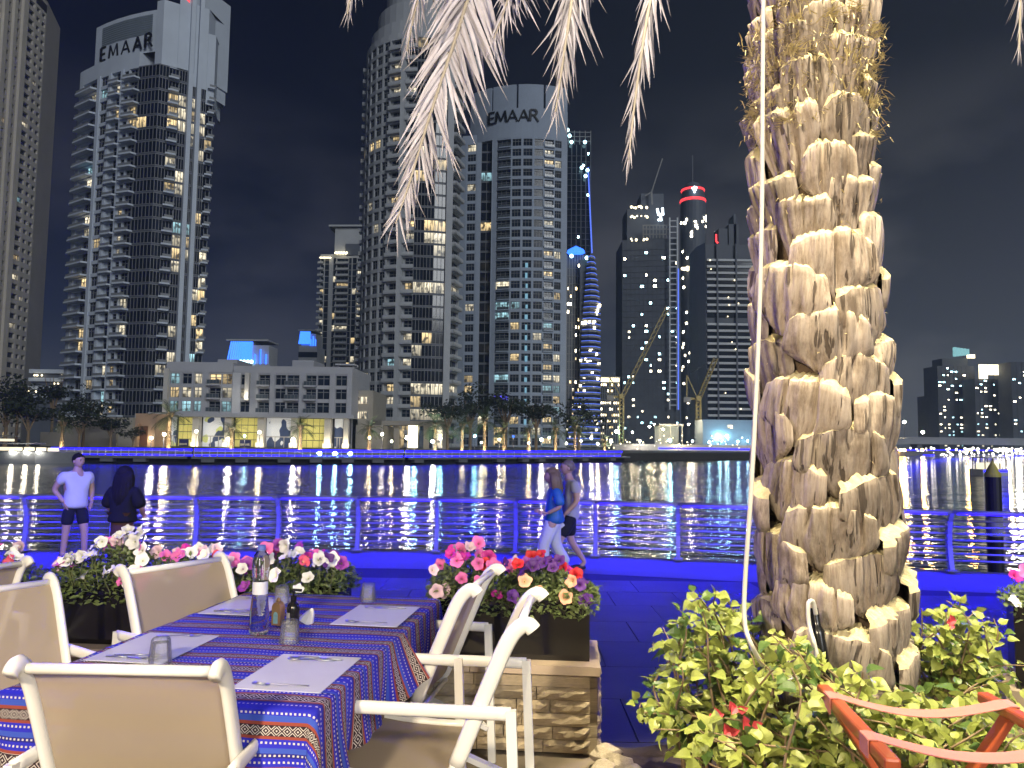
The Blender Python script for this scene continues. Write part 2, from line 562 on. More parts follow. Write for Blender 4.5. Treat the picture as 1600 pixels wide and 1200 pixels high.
# ---------------------------------------------------------------- white tower with wedge balconies and the dark glass corner
def tower_wedge():
    C = Vector((gx(221, 200), 200))
    A = C + Vector((-.90, .436))*33
    B = C + Vector((.80, .60))*14.2
    T = Tower('balcony_tower', 'white tower with wedge balconies, black glass corner and a red light on its roof', (C.x, C.y+8, .5), 'tower_white', 'curtain_glass', seed=11)
    z1 = gz(252, 99, 200); nf = 29; fh = (z1-.8)/nf
    r = T.r
    fr = [0, .06, .31, .35, .46, .49, .61, .64, .70, .80, .9, 1.0]
    pts = split(A, C, fr, -1.9)
    g = dict(t='g', u=(0, 1), v=(.25, 3.1), r=.03, nx=3, ny=1, bm=1, glass='curtain_glass')
    ks = [dict(t='p'), dict(t='b', u=(.02, .98), v=(.2, 3.0), r=1.2, sub=(.38, 1), p=1.7, style='wedge', bw=1.12, bu=.42, nx=3, ny=2),
          dict(t='p', off=.25), dict(t='w', u=(.04, .96), v=(.35, 2.75), r=.6, nx=3, ny=2), dict(t='p', off=.15),
          dict(t='b', u=(.02, .98), v=(.2, 3.0), r=1.0, sub=(.35, 1), p=1.0, style='wedge', bw=1.1, nx=2, ny=2),
          dict(t='p', off=.2), dict(t='w', u=(.1, .9), v=(.5, 2.6), r=.5, nx=1, ny=2),
          dict(t='b', u=(.02, .98), v=(.2, 3.0), r=.9, p=1.6, style='wedge', bw=1.5, bu=.4, nx=3, ny=2), g, g]
    fix = {(1, 8): 'lit_warm', (1, 20): 'lit_pale', (1, 17): 'lit_pale', (1, 16): 'lit_pale', (1, 21): 'lit_cool', (3, 15): 'lit_warm', (7, 15): 'lit_pale',
           (5, 25): 'lit_warm', (8, 25): 'lit_warm', (8, 24): 'lit_warm', (7, 27): 'lit_pale', (1, 27): 'lit_pale', (8, 8): 'lit_pale', (1, 12): 'lit_warm', (1, 7): 'lit_warm',
           (5, 27): 'lit_pale', (7, 14): 'lit_pale', (9, 24): 'lit_warm', (7, 17): 'lit_warm', (3, 4): 'lit_warm', (5, 2): 'lit_pale', (7, 2): 'lit_warm', (7, 5): 'lit_warm'}
    def lf(i, f, n):
        if (i, f) in fix: return fix[(i, f)]
        if i >= 9: return None
        return r.choices(['lit_pale', 'lit_warm', 'lit_cool'], (4, 3, 1))[0] if r.random() < .05 else None
    T.face(pts, ks, .8, nf, fh, lf)
    fr2 = [0, .17, .36, .50, .58, .66, .74, .86, 1.0]
    pt2 = split(C, B, fr2)
    bb = dict(t='b', u=(.02, .98), v=(.2, 3.0), r=.5, p=1.5, style='wedge', bw=1.05, nx=3, ny=1, glass='curtain_glass')
    ks2 = [g, bb, g, dict(t='p', off=1.0), g, dict(t='p', off=1.0), g, dict(t='b', u=(.02, .98), v=(.2, 3.0), r=.5, p=1.5, style='wedge', bw=1.0, bu=.7, nx=2, ny=1)]
    fix2 = {}
    for f in (26, 25, 24): fix2.update({(1, f): 'lit_warm', (2, f): 'lit_pale'})
    fix2.update({(4, 26): 'lit_pale', (4, 25): 'lit_warm', (6, 24): 'lit_pale', (7, 23): 'lit_warm', (4, 23): 'lit_pale', (1, 21): 'lit_pale', (2, 20): 'lit_pale', (1, 19): 'lit_warm', (2, 19): 'lit_pale',
                 (2, 16): 'lit_cool', (4, 16): 'lit_cool', (2, 15): 'lit_pale', (4, 15): 'lit_warm', (2, 14): 'lit_warm', (2, 13): 'lit_pale', (4, 14): 'lit_pale', (6, 17): 'lit_warm', (6, 9): 'lit_warm', (6, 6): 'lit_cool', (7, 11): 'lit_warm', (7, 8): 'lit_warm', (6, 11): 'lit_pale', (6, 1): 'lit_cool', (2, 8): 'lit_pale', (2, 6): 'lit_pale', (7, 7): 'lit_pale'})
    def lf2(i, f, n):
        if (i, f) in fix2: return fix2[(i, f)]
        return 'lit_pale' if r.random() < .035 else None
    T.face(pt2, ks2, .8, nf, fh, lf2)
    # crown walls
    zt = gz(150, 46, 212); zr = gz(170, 103, 210)-.6
    back = Vector((4, 26))
    low = [A, *[Vector(p) for p in pts[1:10]]]
    T.w.prism([*low, low[-1]+Vector((6, 12)), A+Vector((12, 18))], z1, zr+.6)
    cp = split(A, C, [.20, .35, .5, .65, .8, .96], -1.9)
    cp = [p+Vector((.3, .8)) for p in cp]
    T.w.prism([*cp, cp[-1]+Vector((10, 14)), cp[0]+Vector((14, 16))], zr+.55, zt)
    nrm = (cp[4]-cp[0]).normalized(); nn = Vector((nrm.y, -nrm.x))
    # louvre band
    lb = MB()
    lp = split(A, C, [.30, .45, .6, .75, .89], -1.9)
    for i in range(4):
        p, q = lp[i]+Vector((.3, .8))+nn*.15, lp[i+1]+Vector((.3, .8))+nn*.15
        for k in range(9):
            zz = zt-6.6+k*.62
            lb.quad((*p, zz), (*q, zz), (*(q-nn*.12), zz+.56), (*(p-nn*.12), zz+.56))
    lb.build('louvre_panel', 'louvre', T.root, off=T.b)
    # tall block above the right face
    z2 = gz(262, -14, 203); z3 = gz(330, 30, 212); z4 = gz(345, 72, 214)
    q = split(C, B, [.0, .3, .52, .60, .85, 1.0])
    o = Vector((.75, -1.0)).normalized()*.6
    T.w.prism([cp[-1]+Vector((-1, 0)), C+Vector((.3, .2)), q[1]+o*.3, q[1]+Vector((6, 12)), cp[-1]+Vector((10, 14))], z1, lerp(zt, z2, .35))
    T.w.prism([q[1]+o*.8, q[3]+o*.8, q[3]+Vector((5, 12)), q[1]+Vector((3, 13))], z1-.05, z2+4)
    T.w.prism([q[3]+o*.5, q[4]+o*.5, q[4]+Vector((0, 12)), q[3]+Vector((4.5, 12))], z1-4, z3)
    T.w.prism([q[4]+o*.3, q[5]+o*.3, q[5]+Vector((-3, 12)), q[4]+Vector((-.5, 12))], z1-8, z4)
    # two pylons running over the roof
    for t in (.54, .70):
        p = C+(B-C)*t+o*1.8
        T.w.box((p.x, p.y, (z2+6)/2), (1.1, 1.1, z2+6), rz=math.atan2(.6, .8))
    T.wq(B, B+Vector((-8, 14)), 0, z4); T.wq(A+Vector((6, 16)), A, 0, zr)
    T.done()
    rl = MB()
    p = split(C, B, [.33, .47])
    zz = z2-3.0
    rl.quad((*(p[0]+o*1.0), zz+1.6), (*(p[1]+o*1.0), zz), (*(p[1]+o*1.0), zz+6), (*(p[0]+o*1.0), zz+6))
    rl.build('red_roof_light', 'lamp_red', T.root, off=T.b)
    s0, s1 = split(A, C, [.30, .93], 0)
    s0 += Vector((.3, .8))+nn*1.4; s1 += Vector((.3, .8))+nn*1.4
    sign(T.root, T.b, s0, s1, gz(170, 95, 209), 3.7, 'EMAAR', .62, .35)
tower_wedge()

# ---------------------------------------------------------------- tall round tower behind the hanging frond
def tower_round_tall():
    Yc = 232; cx = gx(652, Yc); Rr = 18.0
    T = Tower('round_tower', 'tall curved tower rising behind the hanging palm frond, gridded square windows', (cx, Yc, .5), 'tower_stone', seed=5)
    ang = [-90, -79, -68, -57, -46, -36, -27, -15, -10.5, 0]
    pts = [Vector((cx+Rr*math.sin(R(a)), Yc-Rr*math.cos(R(a)))) for a in ang]
    x1 = gx(690, Yc-Rr+2); pts += [Vector(((x1-3.2+cx)/2, Yc-Rr+.35)), Vector((x1-3.2, Yc-Rr+.7)), Vector((x1, Yc-Rr+1.6)), Vector((x1+1.8, Yc-Rr+2.0)), Vector((x1+3.6, Yc-Rr+9))]
    W = dict(t='w', u=(.12, .88), v=(.55, 2.85), r=.5, nx=2, ny=2)
    Bq = dict(t='b', u=(.03, .97), v=(.2, 2.9), r=1.1, sub=(.2, 1), p=.9, style='solid', nx=2, ny=2)
    g = dict(t='g', u=(0, 1), v=(.25, 3.1), r=.03, nx=3, ny=1, bm=1, glass='curtain_glass')
    ks = [dict(t='b', u=(.1, .9), v=(.3, 2.8), r=.5, p=1.0, style='solid', nx=1, ny=1), W, W, W, W, W, Bq, dict(t='p', off=.7), Bq, g, g, g, dict(t='p', off=.8), dict(t='b', u=(.05, .95), v=(.2, 2.9), r=.8, p=1.2, style='solid', nx=2, ny=1)]
    z1 = gz(620, 62, 216); nf = 33; fh = (z1-.8)/nf
    r = T.r
    def lf(i, f, n):
        p = .035
        if 8 <= i <= 11: p = .30 if f < 18 else .14
        elif i == 6: p = .16
        if i >= 9 and f in (4, 2, 12): return 'lit_pale'
        if (i, f) in ((3, 24), (4, 24), (6, 24)): return 'lit_warm'
        return r.choices(['lit_pale', 'lit_warm', 'lit_cool', 'lit_pink'], (6, 4, 1.3, .6))[0] if r.random() < p else None
    T.face(pts, ks, .8, nf, fh, lf)
    arc = [Vector((cx+Rr*math.sin(R(a)), Yc-Rr*math.cos(R(a)))) for a in range(-90, 1, 10)]
    T.w.prism([*arc, Vector((x1+1.8, Yc-Rr+2)), Vector((x1+3.6, Yc-Rr+9)), Vector((x1+3.6, Yc+12)), Vector((cx-Rr, Yc+12))], z1, z1+1.6)
    R2 = Rr-1.2
    for k, (rr, h0, h1) in enumerate(((R2, 1.6, 6), (R2-2, 6, 13), (R2-4.5, 13, 24))):
        arc = [Vector((cx+rr*math.sin(R(a)), Yc-rr*math.cos(R(a)))) for a in range(-90, 21, 10)]
        T.w.prism([*arc, Vector((cx+rr, Yc+8)), Vector((cx-rr, Yc+8))], z1+h0-.02, z1+h1)
    T.done()
tower_round_tall()

# ---------------------------------------------------------------- round tower with the sign
def tower_round_sign():
    Yc = 311; cx = gx(822, 279); Rr = 32.0
    T = Tower('round_tower', 'rounded tower with black lettering across its blank curved crown', (cx, Yc, .5), 'tower_blue_grey', seed=8)
    def arcp(a, rr=Rr): return Vector((cx+rr*math.sin(R(a)), Yc-rr*math.cos(R(a))))
    ang = [-25, -22.6, -12, -4.6, 2.9, 10.25, 17.3, 23.1]
    arc = [arcp(a) for a in ang]
    xl = gx(712, 285); 
    L = [Vector((xl, 287)), Vector((xl+2.2, 286)), Vector((xl+6.2, 285.2)), Vector((xl+8, 284.8)), Vector((xl+12.2, 284.4)), arc[0]]
    pts = L+arc[1:]+[arcp(27)]
    W = dict(t='w', u=(.1, .9), v=(.55, 2.85), r=.45, nx=3, ny=2)
    Bq = dict(t='b', u=(.03, .97), v=(.3, 2.9), r=1.0, p=.8, style='box', nx=3, ny=2, bw=.8, bu=.6)
    g = dict(t='g', u=(0, 1), v=(.25, 3.1), r=.03, nx=2, ny=1, bm=1, glass='curtain_glass')
    ks = [dict(t='p'), W, dict(t='p', off=.2), g, dict(t='p', off=.3), dict(t='p'), Bq, W, W, W, dict(t='b', u=(.06, .94), v=(.4, 2.85), r=.9, p=.7, style='box', nx=3, ny=2), W, dict(t='p')]
    z1 = gz(810, 214, 279); nf = 30; fh = (z1-.8)/nf
    r = T.r
    def lf(i, f, n):
        p = .07
        if i in (10, 11): p = .36
        elif i == 6: p = .30 if f < 16 else .06
        elif i in (1, 3): p = .17
        if i == 8 and 2 <= f <= 17: return 'lit_cool' if r.random() < .0 else None
        if (i, f) in ((6, 13), (7, 13), (10, 5), (11, 5)): return 'lit_cool'
        if (i, f) == (6, 4): return 'lit_blue'
        return r.choices(['lit_pale', 'lit_warm', 'lit_cool'], (5, 4, 1.2))[0] if r.random() < p else None
    T.face(pts, ks, .8, nf, fh, lf)
    zc = gz(810, 168, 279); zt = gz(830, 131, 279)
    full = [arcp(a) for a in range(-45, 28, 4)]
    T.w.prism([*full, Vector((cx+14, Yc+4)), Vector((cx-20, Yc+4))], z1, zc)
    T.w.prism([L[0]+Vector((.5, .3)), L[4], arc[0], arc[0]+Vector((0, 12)), L[0]+Vector((0, 12))], z1, z1+3.4)
    for a0, a1 in ((-45, -27), (-25.6, -9), (-7.6, 9.5), (11, 27)):
        seg = [arcp(lerp(a0, a1, t/6), Rr-.2) for t in range(7)]
        inn = [arcp(lerp(a1, a0, t/6), Rr-2) for t in range(7)]
        T.w.prism([*seg, *inn], zc-.02, zt)
    T.w.prism([arcp(a, Rr-2.4) for a in range(-44, 27, 7)]+[Vector((cx+13, Yc+2)), Vector((cx-18, Yc+2))], zc-.04, zt-2.2, 1)
    T.done()
    # string of light down the facade
    ls = MB()
    for f in range(2, 18):
        p = arcp(-.8+ (r.random()-.5)*.5, Rr+.15)
        ls.box((p.x, p.y, .8+f*fh+1.4), (.7+.4*r.random(), .1, 1.2+.9*r.random()))
    ls.build('light_string', 'led_cyan_dim', T.root, off=T.b)
    hh = 4.3
    # lettering follows the curve, one letter at a time
    wid = {'E': .55, 'M': .98, 'A': .86, 'R': .72}
    a = -28.0; gapd = .9
    for c in 'EMAAR':
        w = wid[c]*hh
        da = math.degrees(w/Rr)
        p0 = arcp(a, Rr); p1 = arcp(a+da, Rr)
        d = (p1-p0).normalized(); n = Vector((d.y, -d.x))
        mb = MB()
        for (u, v) in LETTERS[c]:
            th = .62*(1.25 if abs(u[0]-v[0]) < .3 else .85)
            mb.bar((u[0]*hh, 0, u[1]*hh), (v[0]*hh, 0, v[1]*hh), .3, th, 0, up=(v[1]-u[1], 0, -(v[0]-u[0])))
        q = p0+n*.5
        put('letter', mb.mesh('letter', ['sign_black']), T.root, (q.x-T.b.x, q.y-T.b.y, gz(800, 189, 279)-T.b.z), math.atan2(d.y, d.x))
        a += da+gapd
glow('led_cyan_dim', (.35, .75, 1), .55)
tower_round_sign()

# ---------------------------------------------------------------- slim tower between the two
def tower_slim():
    Y = 400
    x0, x1 = gx(490, Y), gx(560, Y)
    T = Tower('slim_tower', 'pale slim tower with an overhanging flat roof, half hidden by the tall curved tower', ((x0+x1)/2, Y+8, .5), 'tower_stone', seed=21)
    fr = [0, .1, .22, .30, .38, .66, .74, .86, 1]
    a, b = Vector((x0, Y+2)), Vector((x1, Y))
    pts = split(a, b, fr)
    bb = dict(t='b', u=(.02, .98), v=(.2, 2.9), r=.9, p=1.1, style='solid', nx=3, ny=1)
    g = dict(t='g', u=(.1, .9), v=(.1, 3.2), r=.2, nx=1, ny=1)
    ks = [dict(t='b', u=(.1, .9), v=(.3, 2.9), r=.6, p=1.6, style='solid', bu=.2, bw=1.2, nx=1, ny=1), g, dict(t='p', off=.6), g, bb, g, g, bb]
    z1 = gz(520, 402, Y); nf = 30; fh = (z1-.8)/nf
    T.face(pts, ks, .8, nf, fh, litrand(T.r, .13, wts=(5, 2, 1)))
    T.w.prism([a, b, b+Vector((0, 18)), a+Vector((0, 18))], z1, z1+2)
    xa = gx(513, Y)
    zz = gz(530, 352, Y)
    T.w.prism([(xa, Y+1), (x1, Y), (x1, Y+16), (xa, Y+16)], z1+2, zz-1)
    T.w.prism([(xa-3, Y-1), (x1+2, Y-2), (x1+2, Y+18), (xa-3, Y+18)], zz-1, zz)
    T.w.box(((xa+x1)/2+2, Y+.4, lerp(z1, zz, .25)), (x1-xa-8, 1.2, 6), 1)
    T.done()
    lr = MB()
    for k in range(14):
        lr.blob((lerp(gx(516, Y), gx(534, Y), k/13), Y-1.2, gz(525, 396, Y)+.3*math.sin(k*2)), .55, 6, 4)
    for k in range(8):
        lr.blob((lerp(gx(492, Y), gx(508, Y), k/7), Y-.8, gz(500, 403, Y)), .45, 6, 4)
    lr.build('roof_light_row', 'lamp_soft', T.root, off=T.b)
tower_slim()

# ---------------------------------------------------------------- simple far towers
def far_tower(name, label, px0, px1, ytop, Y, wall, fh=3.4, nlit=40, kinds=('lit_pale', 'lit_warm', 'lit_cool'), band=.35, depth=20, cols=8, seed=1, ybase=None, skew=0.0, size=(1.6, 1.5), bandm=1, pilasters=True):
    x0, x1 = gx(px0, Y), gx(px1, Y)
    z1 = gz((px0+px1)/2, ytop, Y)
    o = thing(name, label, 'tower', ((x0+x1)/2, Y+depth/2, .5))
    off = o.location.copy()
    r = random.Random(seed)
    a, b = Vector((x0, Y+max(0, skew))), Vector((x1, Y+max(0, -skew)))
    n = Vector(((b-a).y, -(b-a).x)).normalized(); d = (b-a).normalized(); L = (b-a).length
    w = MB()
    w.prism([a, b, b+Vector((0, depth)), a+Vector((0, depth))], 0, z1)
    w.build('wall', wall, o, off=off)
    nf = int(z1/fh)
    sl = MB()
    for f in range(nf):
        c = (a+b)/2+n*.15
        sl.box((c.x, c.y, f*fh+.2), (L+.3, .5, band), rz=math.atan2(d.y, d.x))
    if pilasters:
        for k in range(cols+1):
            c = a+d*(L*k/cols)+n*.12
            sl.box((c.x, c.y, z1/2), (.5, .44, z1-.3), rz=math.atan2(d.y, d.x))
    sl.build('floor_bands', ['concrete_dark', 'slab_edge', 'concrete'][bandm], o, off=off)
    per = {}
    for k in range(nlit):
        kd = r.choice(kinds)
        i = r.randrange(cols); f = r.randrange(nf)
        per.setdefault(kd, []).append((i, f))
    for kd, lst in per.items():
        g = MB()
        for (i, f) in lst:
            c = a+d*(L*(i+.5)/cols)+n*.06
            ww = L/cols*.25*(.5+r.random()*.9)
            zz = f*fh+1.0
            e = d*ww
            g.quad((*(c-e), zz), (*(c+e), zz), (*(c+e), zz+size[1]*.8), (*(c-e), zz+size[1]*.8))
        p = g.build('lit_windows', kd, o, off=off)
        p['kind'] = 'stuff'
    return o, a, b, n, d, L, z1, nf, off

# unfinished glass tower with work lights
o, a, b, n, d, L, z1, nf, off = far_tower('unfinished_tower', 'dark blue unfinished tower with white work lights on its top', 868, 921, 226, 420, 'curtain_glass', nlit=26, kinds=('lit_cool',), cols=7, seed=4, band=.2, bandm=0)
w = MB()
for px, py in ((887, 203), (890, 212), (893, 222), (914, 222), (909, 262), (918, 266), (915, 275)):
    p = at(px, py, 417); w.blob(p, 1.05, 8, 5)
w.build('work_light', 'lamp_cyan_soft', o, off=off)
w = MB()
for k in range(7):
    t = k/6
    w.bar((*(a+(b-a)*t+n*.2), z1), (*(a+(b-a)*t+n*.2), z1+8), .35, .35)
    if k < 3: w.bar((*(a+n*.2), z1+2+k*2.6), (*(b+n*.2), z1+2+k*2.6), .3, .3)
w.build('scaffold', 'concrete', o, off=off)
w = MB()
w.bar(at(919, 262, 418.5), at(925, 395, 418.5), 1.6, .6)
w.build('light_strip', 'led_line', o, off=off)

# tower wrapped in blue light bands
o, a, b, n, d, L, z1, nf, off = far_tower('light_band_tower', 'tower whose curved balconies are edged with rows of blue light', 884, 918, 398, 330, 'tower_dark', nlit=60, kinds=('lit_warm', 'lit_pale'), cols=8, seed=14, band=.25, bandm=2)
bm = MB(); bl = MB()
zt = gz(920, 406, 326)
nb = 34
for k in range(nb):
    t = k/(nb-1)
    z = lerp(1.5, zt, t)
    xl = lerp(gx(902, 325), gx(908, 325), min(1, t*1.6)) if t < .62 else lerp(gx(908, 325), gx(916, 325), (t-.62)/.38)
    if t < .28: xl = lerp(gx(884, 325), gx(898, 325), t/.28)
    xr = lerp(gx(938, 325), gx(929, 325), max(0, (t-.75)/.25)) 
    P = [(xl, 323.5), (lerp(xl, xr, .35), 321.6), (lerp(xl, xr, .7), 322.2), (xr, 325.5), (xr-.5, 334), (xl, 334)]
    bm.prism(P, z-.35, z+.5, 0, True)
    for i in range(3):
        bl.bar((P[i][0], P[i][1]-.12, z+.66), (P[i+1][0], P[i+1][1]-.12, z+.66), .12, .26)
bm.prism([(gx(905, 326), 326), (gx(932, 326), 326), (gx(932, 326), 336), (gx(905, 326), 336)], 0, zt, 1)
bm.build('balcony_stack', ['concrete', 'tower_dark'], o, off=off)
bl.build('light_band', 'led_line', o, off=off)
w = MB(); r = random.Random(3)
for k in range(34):
    w.box((lerp(gx(904, 325), gx(936, 325), r.random()), 322.2+r.random(), lerp(3, zt*.75, r.random())), (1.0, .3, 1.1))
w.build('lit_windows', 'lit_pale', o, off=off)['kind'] = 'stuff'
w = MB()
for px, py in ((893, 400), (917, 403)): w.blob(at(px, py, 324), .9, 8, 5)
w.build('roof_light', 'lamp_cyan_soft', o, off=off)
w = MB(); p = at(900, 392, 328)
w.lathe([(4.0, -.9), (3.6, .3), (.1, 2.2)], 10, p)
w.build('blue_roof_cap', 'led_blue_bright', o, off=off)

# dark unfinished tower group
o, a, b, n, d, L, z1, nf, off = far_tower('unfinished_tower', 'broad dark unfinished tower with a bright blue-white emblem under its crane', 975, 1062, 372, 450, 'tower_dark', nlit=64, kinds=('lit_pale', 'lit_cool'), cols=13, seed=24, band=.3, bandm=0, depth=30, skew=6)
w = MB()
w.prism([(gx(982, 452), 458), (gx(1035, 452), 456), (gx(1035, 452), 476), (gx(982, 452), 478)], z1-.1, gz(1000, 322, 452))
w.prism([(gx(1005, 452), 459), (gx(1042, 452), 459), (gx(1042, 452), 474), (gx(1005, 452), 474)], z1-.1, gz(1020, 300, 456), 0)
w.build('core', 'tower_dark', o, off=off)
w = MB()
for k in range(9):
    p0, p1 = at(1005+k*5.2, 372, 450), at(1005+k*5.2, 352, 450)
    w.bar(p0, p1, .5, .5)
for yy in (366, 358, 352):
    w.bar(at(1004, yy, 450), at(1048, yy, 450), .5, .5)
w.build('roof_scaffold', 'concrete', o, off=off)
w = MB()
for yy in range(345, 640, 9):
    w.bar(at(1046, yy, 448), at(1059, yy, 448), .35, .6)
w.bar(at(1046.5, 640, 448), at(1046.5, 340, 448), .7, .7); w.bar(at(1058.5, 640, 448), at(1058.5, 340, 448), .9, .9)
w.build('hoist_mast', 'hoist_lit', o, off=off) if False else w.build('hoist_mast', 'slab_edge', o, off=off)
w = MB()
for (x0, y0, x1, y1) in ((1027, 326, 1029, 336), (1035, 325, 1036, 336), (1029, 336, 1035, 334), (1032, 335, 1033, 345), (1028, 344, 1034, 342)):
    w.bar(at(x0, y0, 447), at(x1, y1, 447), 1.1, 1.1)
w.build('emblem_light', 'led_white', o, off=off)
w = MB()
w.bar(at(1060, 640, 447.5), at(1060, 420, 447.5), 1.2, .5)
w.build('light_strip', 'led_line', o, off=off)
w = MB()
r = random.Random(5)
for (y0, n0) in ((322, 8), (337, 9), (373, 7)):
    for k in range(n0): w.blob(at(986+r.random()*26, y0+r.random()*3, 446), .5+.4*r.random(), 6, 4)
w.build('work_light', 'lamp_soft', o, off=off)
w = MB()
w.bar(at(1018, 300, 455), at(1035, 248, 455), .7, .7); w.bar(at(1018, 300, 455), at(1019, 320, 455), 1.0, 1.0); w.bar(at(1018, 300, 455), at(1008, 306, 455), .6, .6)
cr = w.build('roof_crane', 'concrete', None)
tag(cr, 'faint luffing crane on top of the broad unfinished tower', 'crane')

# round hotel tower with red rings
Y = 600
ox, oz = gx(1085, Y), gz(1085, 300, Y)
o = thing('ringed_tower', 'distant round tower with two red light rings and a lit emblem', 'tower', (ox, Y, .5))
rw = (gx(1106, Y)-gx(1066, Y))/2
w = MB()
w.lathe([(rw, 0), (rw, oz-22), (rw*.98, oz-8), (rw*.86, oz), (rw*.5, oz+6), (.2, oz+8)], 24, (ox, Y, .5), 0)
w.bar((ox, Y, oz+8), (ox, Y, oz+30), .7, .7)
w.build('wall', 'tower_dark', o, off=o.location)
w = MB()
for rr, zz, hh in ((rw*1.01, oz-9.5, 2.2), (rw*.92, oz-.5, 1.6)):
    w.lathe([(rr, zz), (rr+.3, zz+hh/2), (rr, zz+hh)], 24, (ox, Y, .5))
w.build('light_ring', 'lamp_red', o, off=o.location)
w = MB()
for (x0, y0, x1, y1) in ((1085, 291, 1085.5, 301), (1081, 294, 1089, 293), (1083, 297, 1088, 296)):
    w.bar(at(x0, y0, Y-rw-2), at(x1, y1, Y-rw-2), 1.2, 1.2)
w.build('emblem_light', 'led_white', o, off=o.location)
w = MB(); r = random.Random(9)
for k in range(90):
    a_ = R(-80+160*r.random()); zz = lerp(20, oz-20, r.random()**.8)
    x, y = ox+(rw+.1)*math.sin(a_), Y-(rw+.1)*math.cos(a_)
    w.box((x, y, zz), (1.1+r.random(), .3, 1.6), rz=a_)
w.build('lit_windows', 'lit_pale', o, off=o.location)['kind'] = 'stuff'
w = MB()
for k in range(12): w.blob(at(1066+r.random()*18, 417+r.random()*5, Y-rw-4), 1.3, 6, 4)
w.build('sky_terrace_light', 'lamp_soft', o, off=o.location)

# office block with white horizontal bands
Y = 330
xa, xb, xc = gx(1093, Y), gx(1104, Y-4), gx(1182, Y-4)
o = thing('office_block', 'broad dark office block ribbed with white horizontal bands beside the palm trunk', 'building', ((xb+xc)/2, Y+8, .5))
zt, zb = gz(1140, 386, Y), gz(1140, 650, Y)
w = MB()
w.prism([(xb, Y-4), (xc, Y-4), (xc, Y+18), (xb, Y+18)], 0, zt, 1)
w.prism([(xa, Y+2), (xb-.01, Y-4.6), (xb-.01, Y+17), (xa, Y+17)], 0, zt+.6, 0)
w.prism([(xb, Y-6), (xc, Y-6), (xc, Y+18), (xb, Y+18)], .02, zb-3, 2)
for px0, px1, yt in ((1126, 1140, 357), (1142, 1158, 350), (1150, 1154, 335)):
    w.prism([(gx(px0, Y), Y), (gx(px1, Y), Y), (gx(px1, Y), Y+8), (gx(px0, Y), Y+8)], zt, gz(1140, yt, Y), 1)
w.build('wall', ['tower_blue_grey', 'tower_dark', 'concrete'], o, off=o.location)
fl = 25
gl = MB()
for f in range(fl):
    z = lerp(zb, zt-7, f/(fl-1))
    if f == 15: continue
    for (p0, p1) in ((1106, 1121), (1123, 1151), (1153, 1180)):
        x0, x1 = gx(p0, Y-4), gx(p1, Y-4)
        bx = MB(); bx.box((0, 0, 0), (x1-x0, 1.2, .95)); bx.box((0, .3, -1.6), (x1-x0, .1, 2.1), 1)
        key = ('band', p0)
        if key not in BALC: BALC[key] = bx.mesh('band', ['slab_edge', 'curtain_glass'])
        put('band', BALC[key], o, ((x0+x1)/2-o.location.x, Y-4.4-o.location.y, z-o.location.z))
w = MB()
for px in (1122, 1152):
    w.bar((gx(px, Y-4), Y-5, zb-2), (gx(px, Y-4), Y-5, zt), .7, .7)
w.build('mullion', 'tower_dark', o, off=o.location)
w = MB(); r = random.Random(2)
for k in range(14): w.blob(at(1107+r.random()*70, lerp(400, 640, r.random()), Y-5.3), .28, 6, 4)
w.build('work_light', 'lamp_soft', o, off=o.location)
w = MB(); w.bar(at(1119, 366, Y), at(1119, 377, Y), .6, .6); w.bar(at(1119, 377, Y), at(1122, 380, Y), .6, .6)
w.build('roof_beacon', 'lamp_red', o, off=o.location)

# pale building lit at the top, between the band tower and the cranes
o, a, b, n, d, L, z1, nf, off = far_tower('lit_block', 'small pale block with a glowing top floor seen past the blue banded tower', 938, 968, 588, 430, 'concrete', nlit=70, kinds=('lit_pale', 'lit_warm'), cols=9, seed=33, band=.4, bandm=1)
w = MB(); w.box((*((a+b)/2+n*.4), z1-2), (L*.95, .3, 2.2)); w.build('top_floor_light', 'lamp_soft', o, off=off)

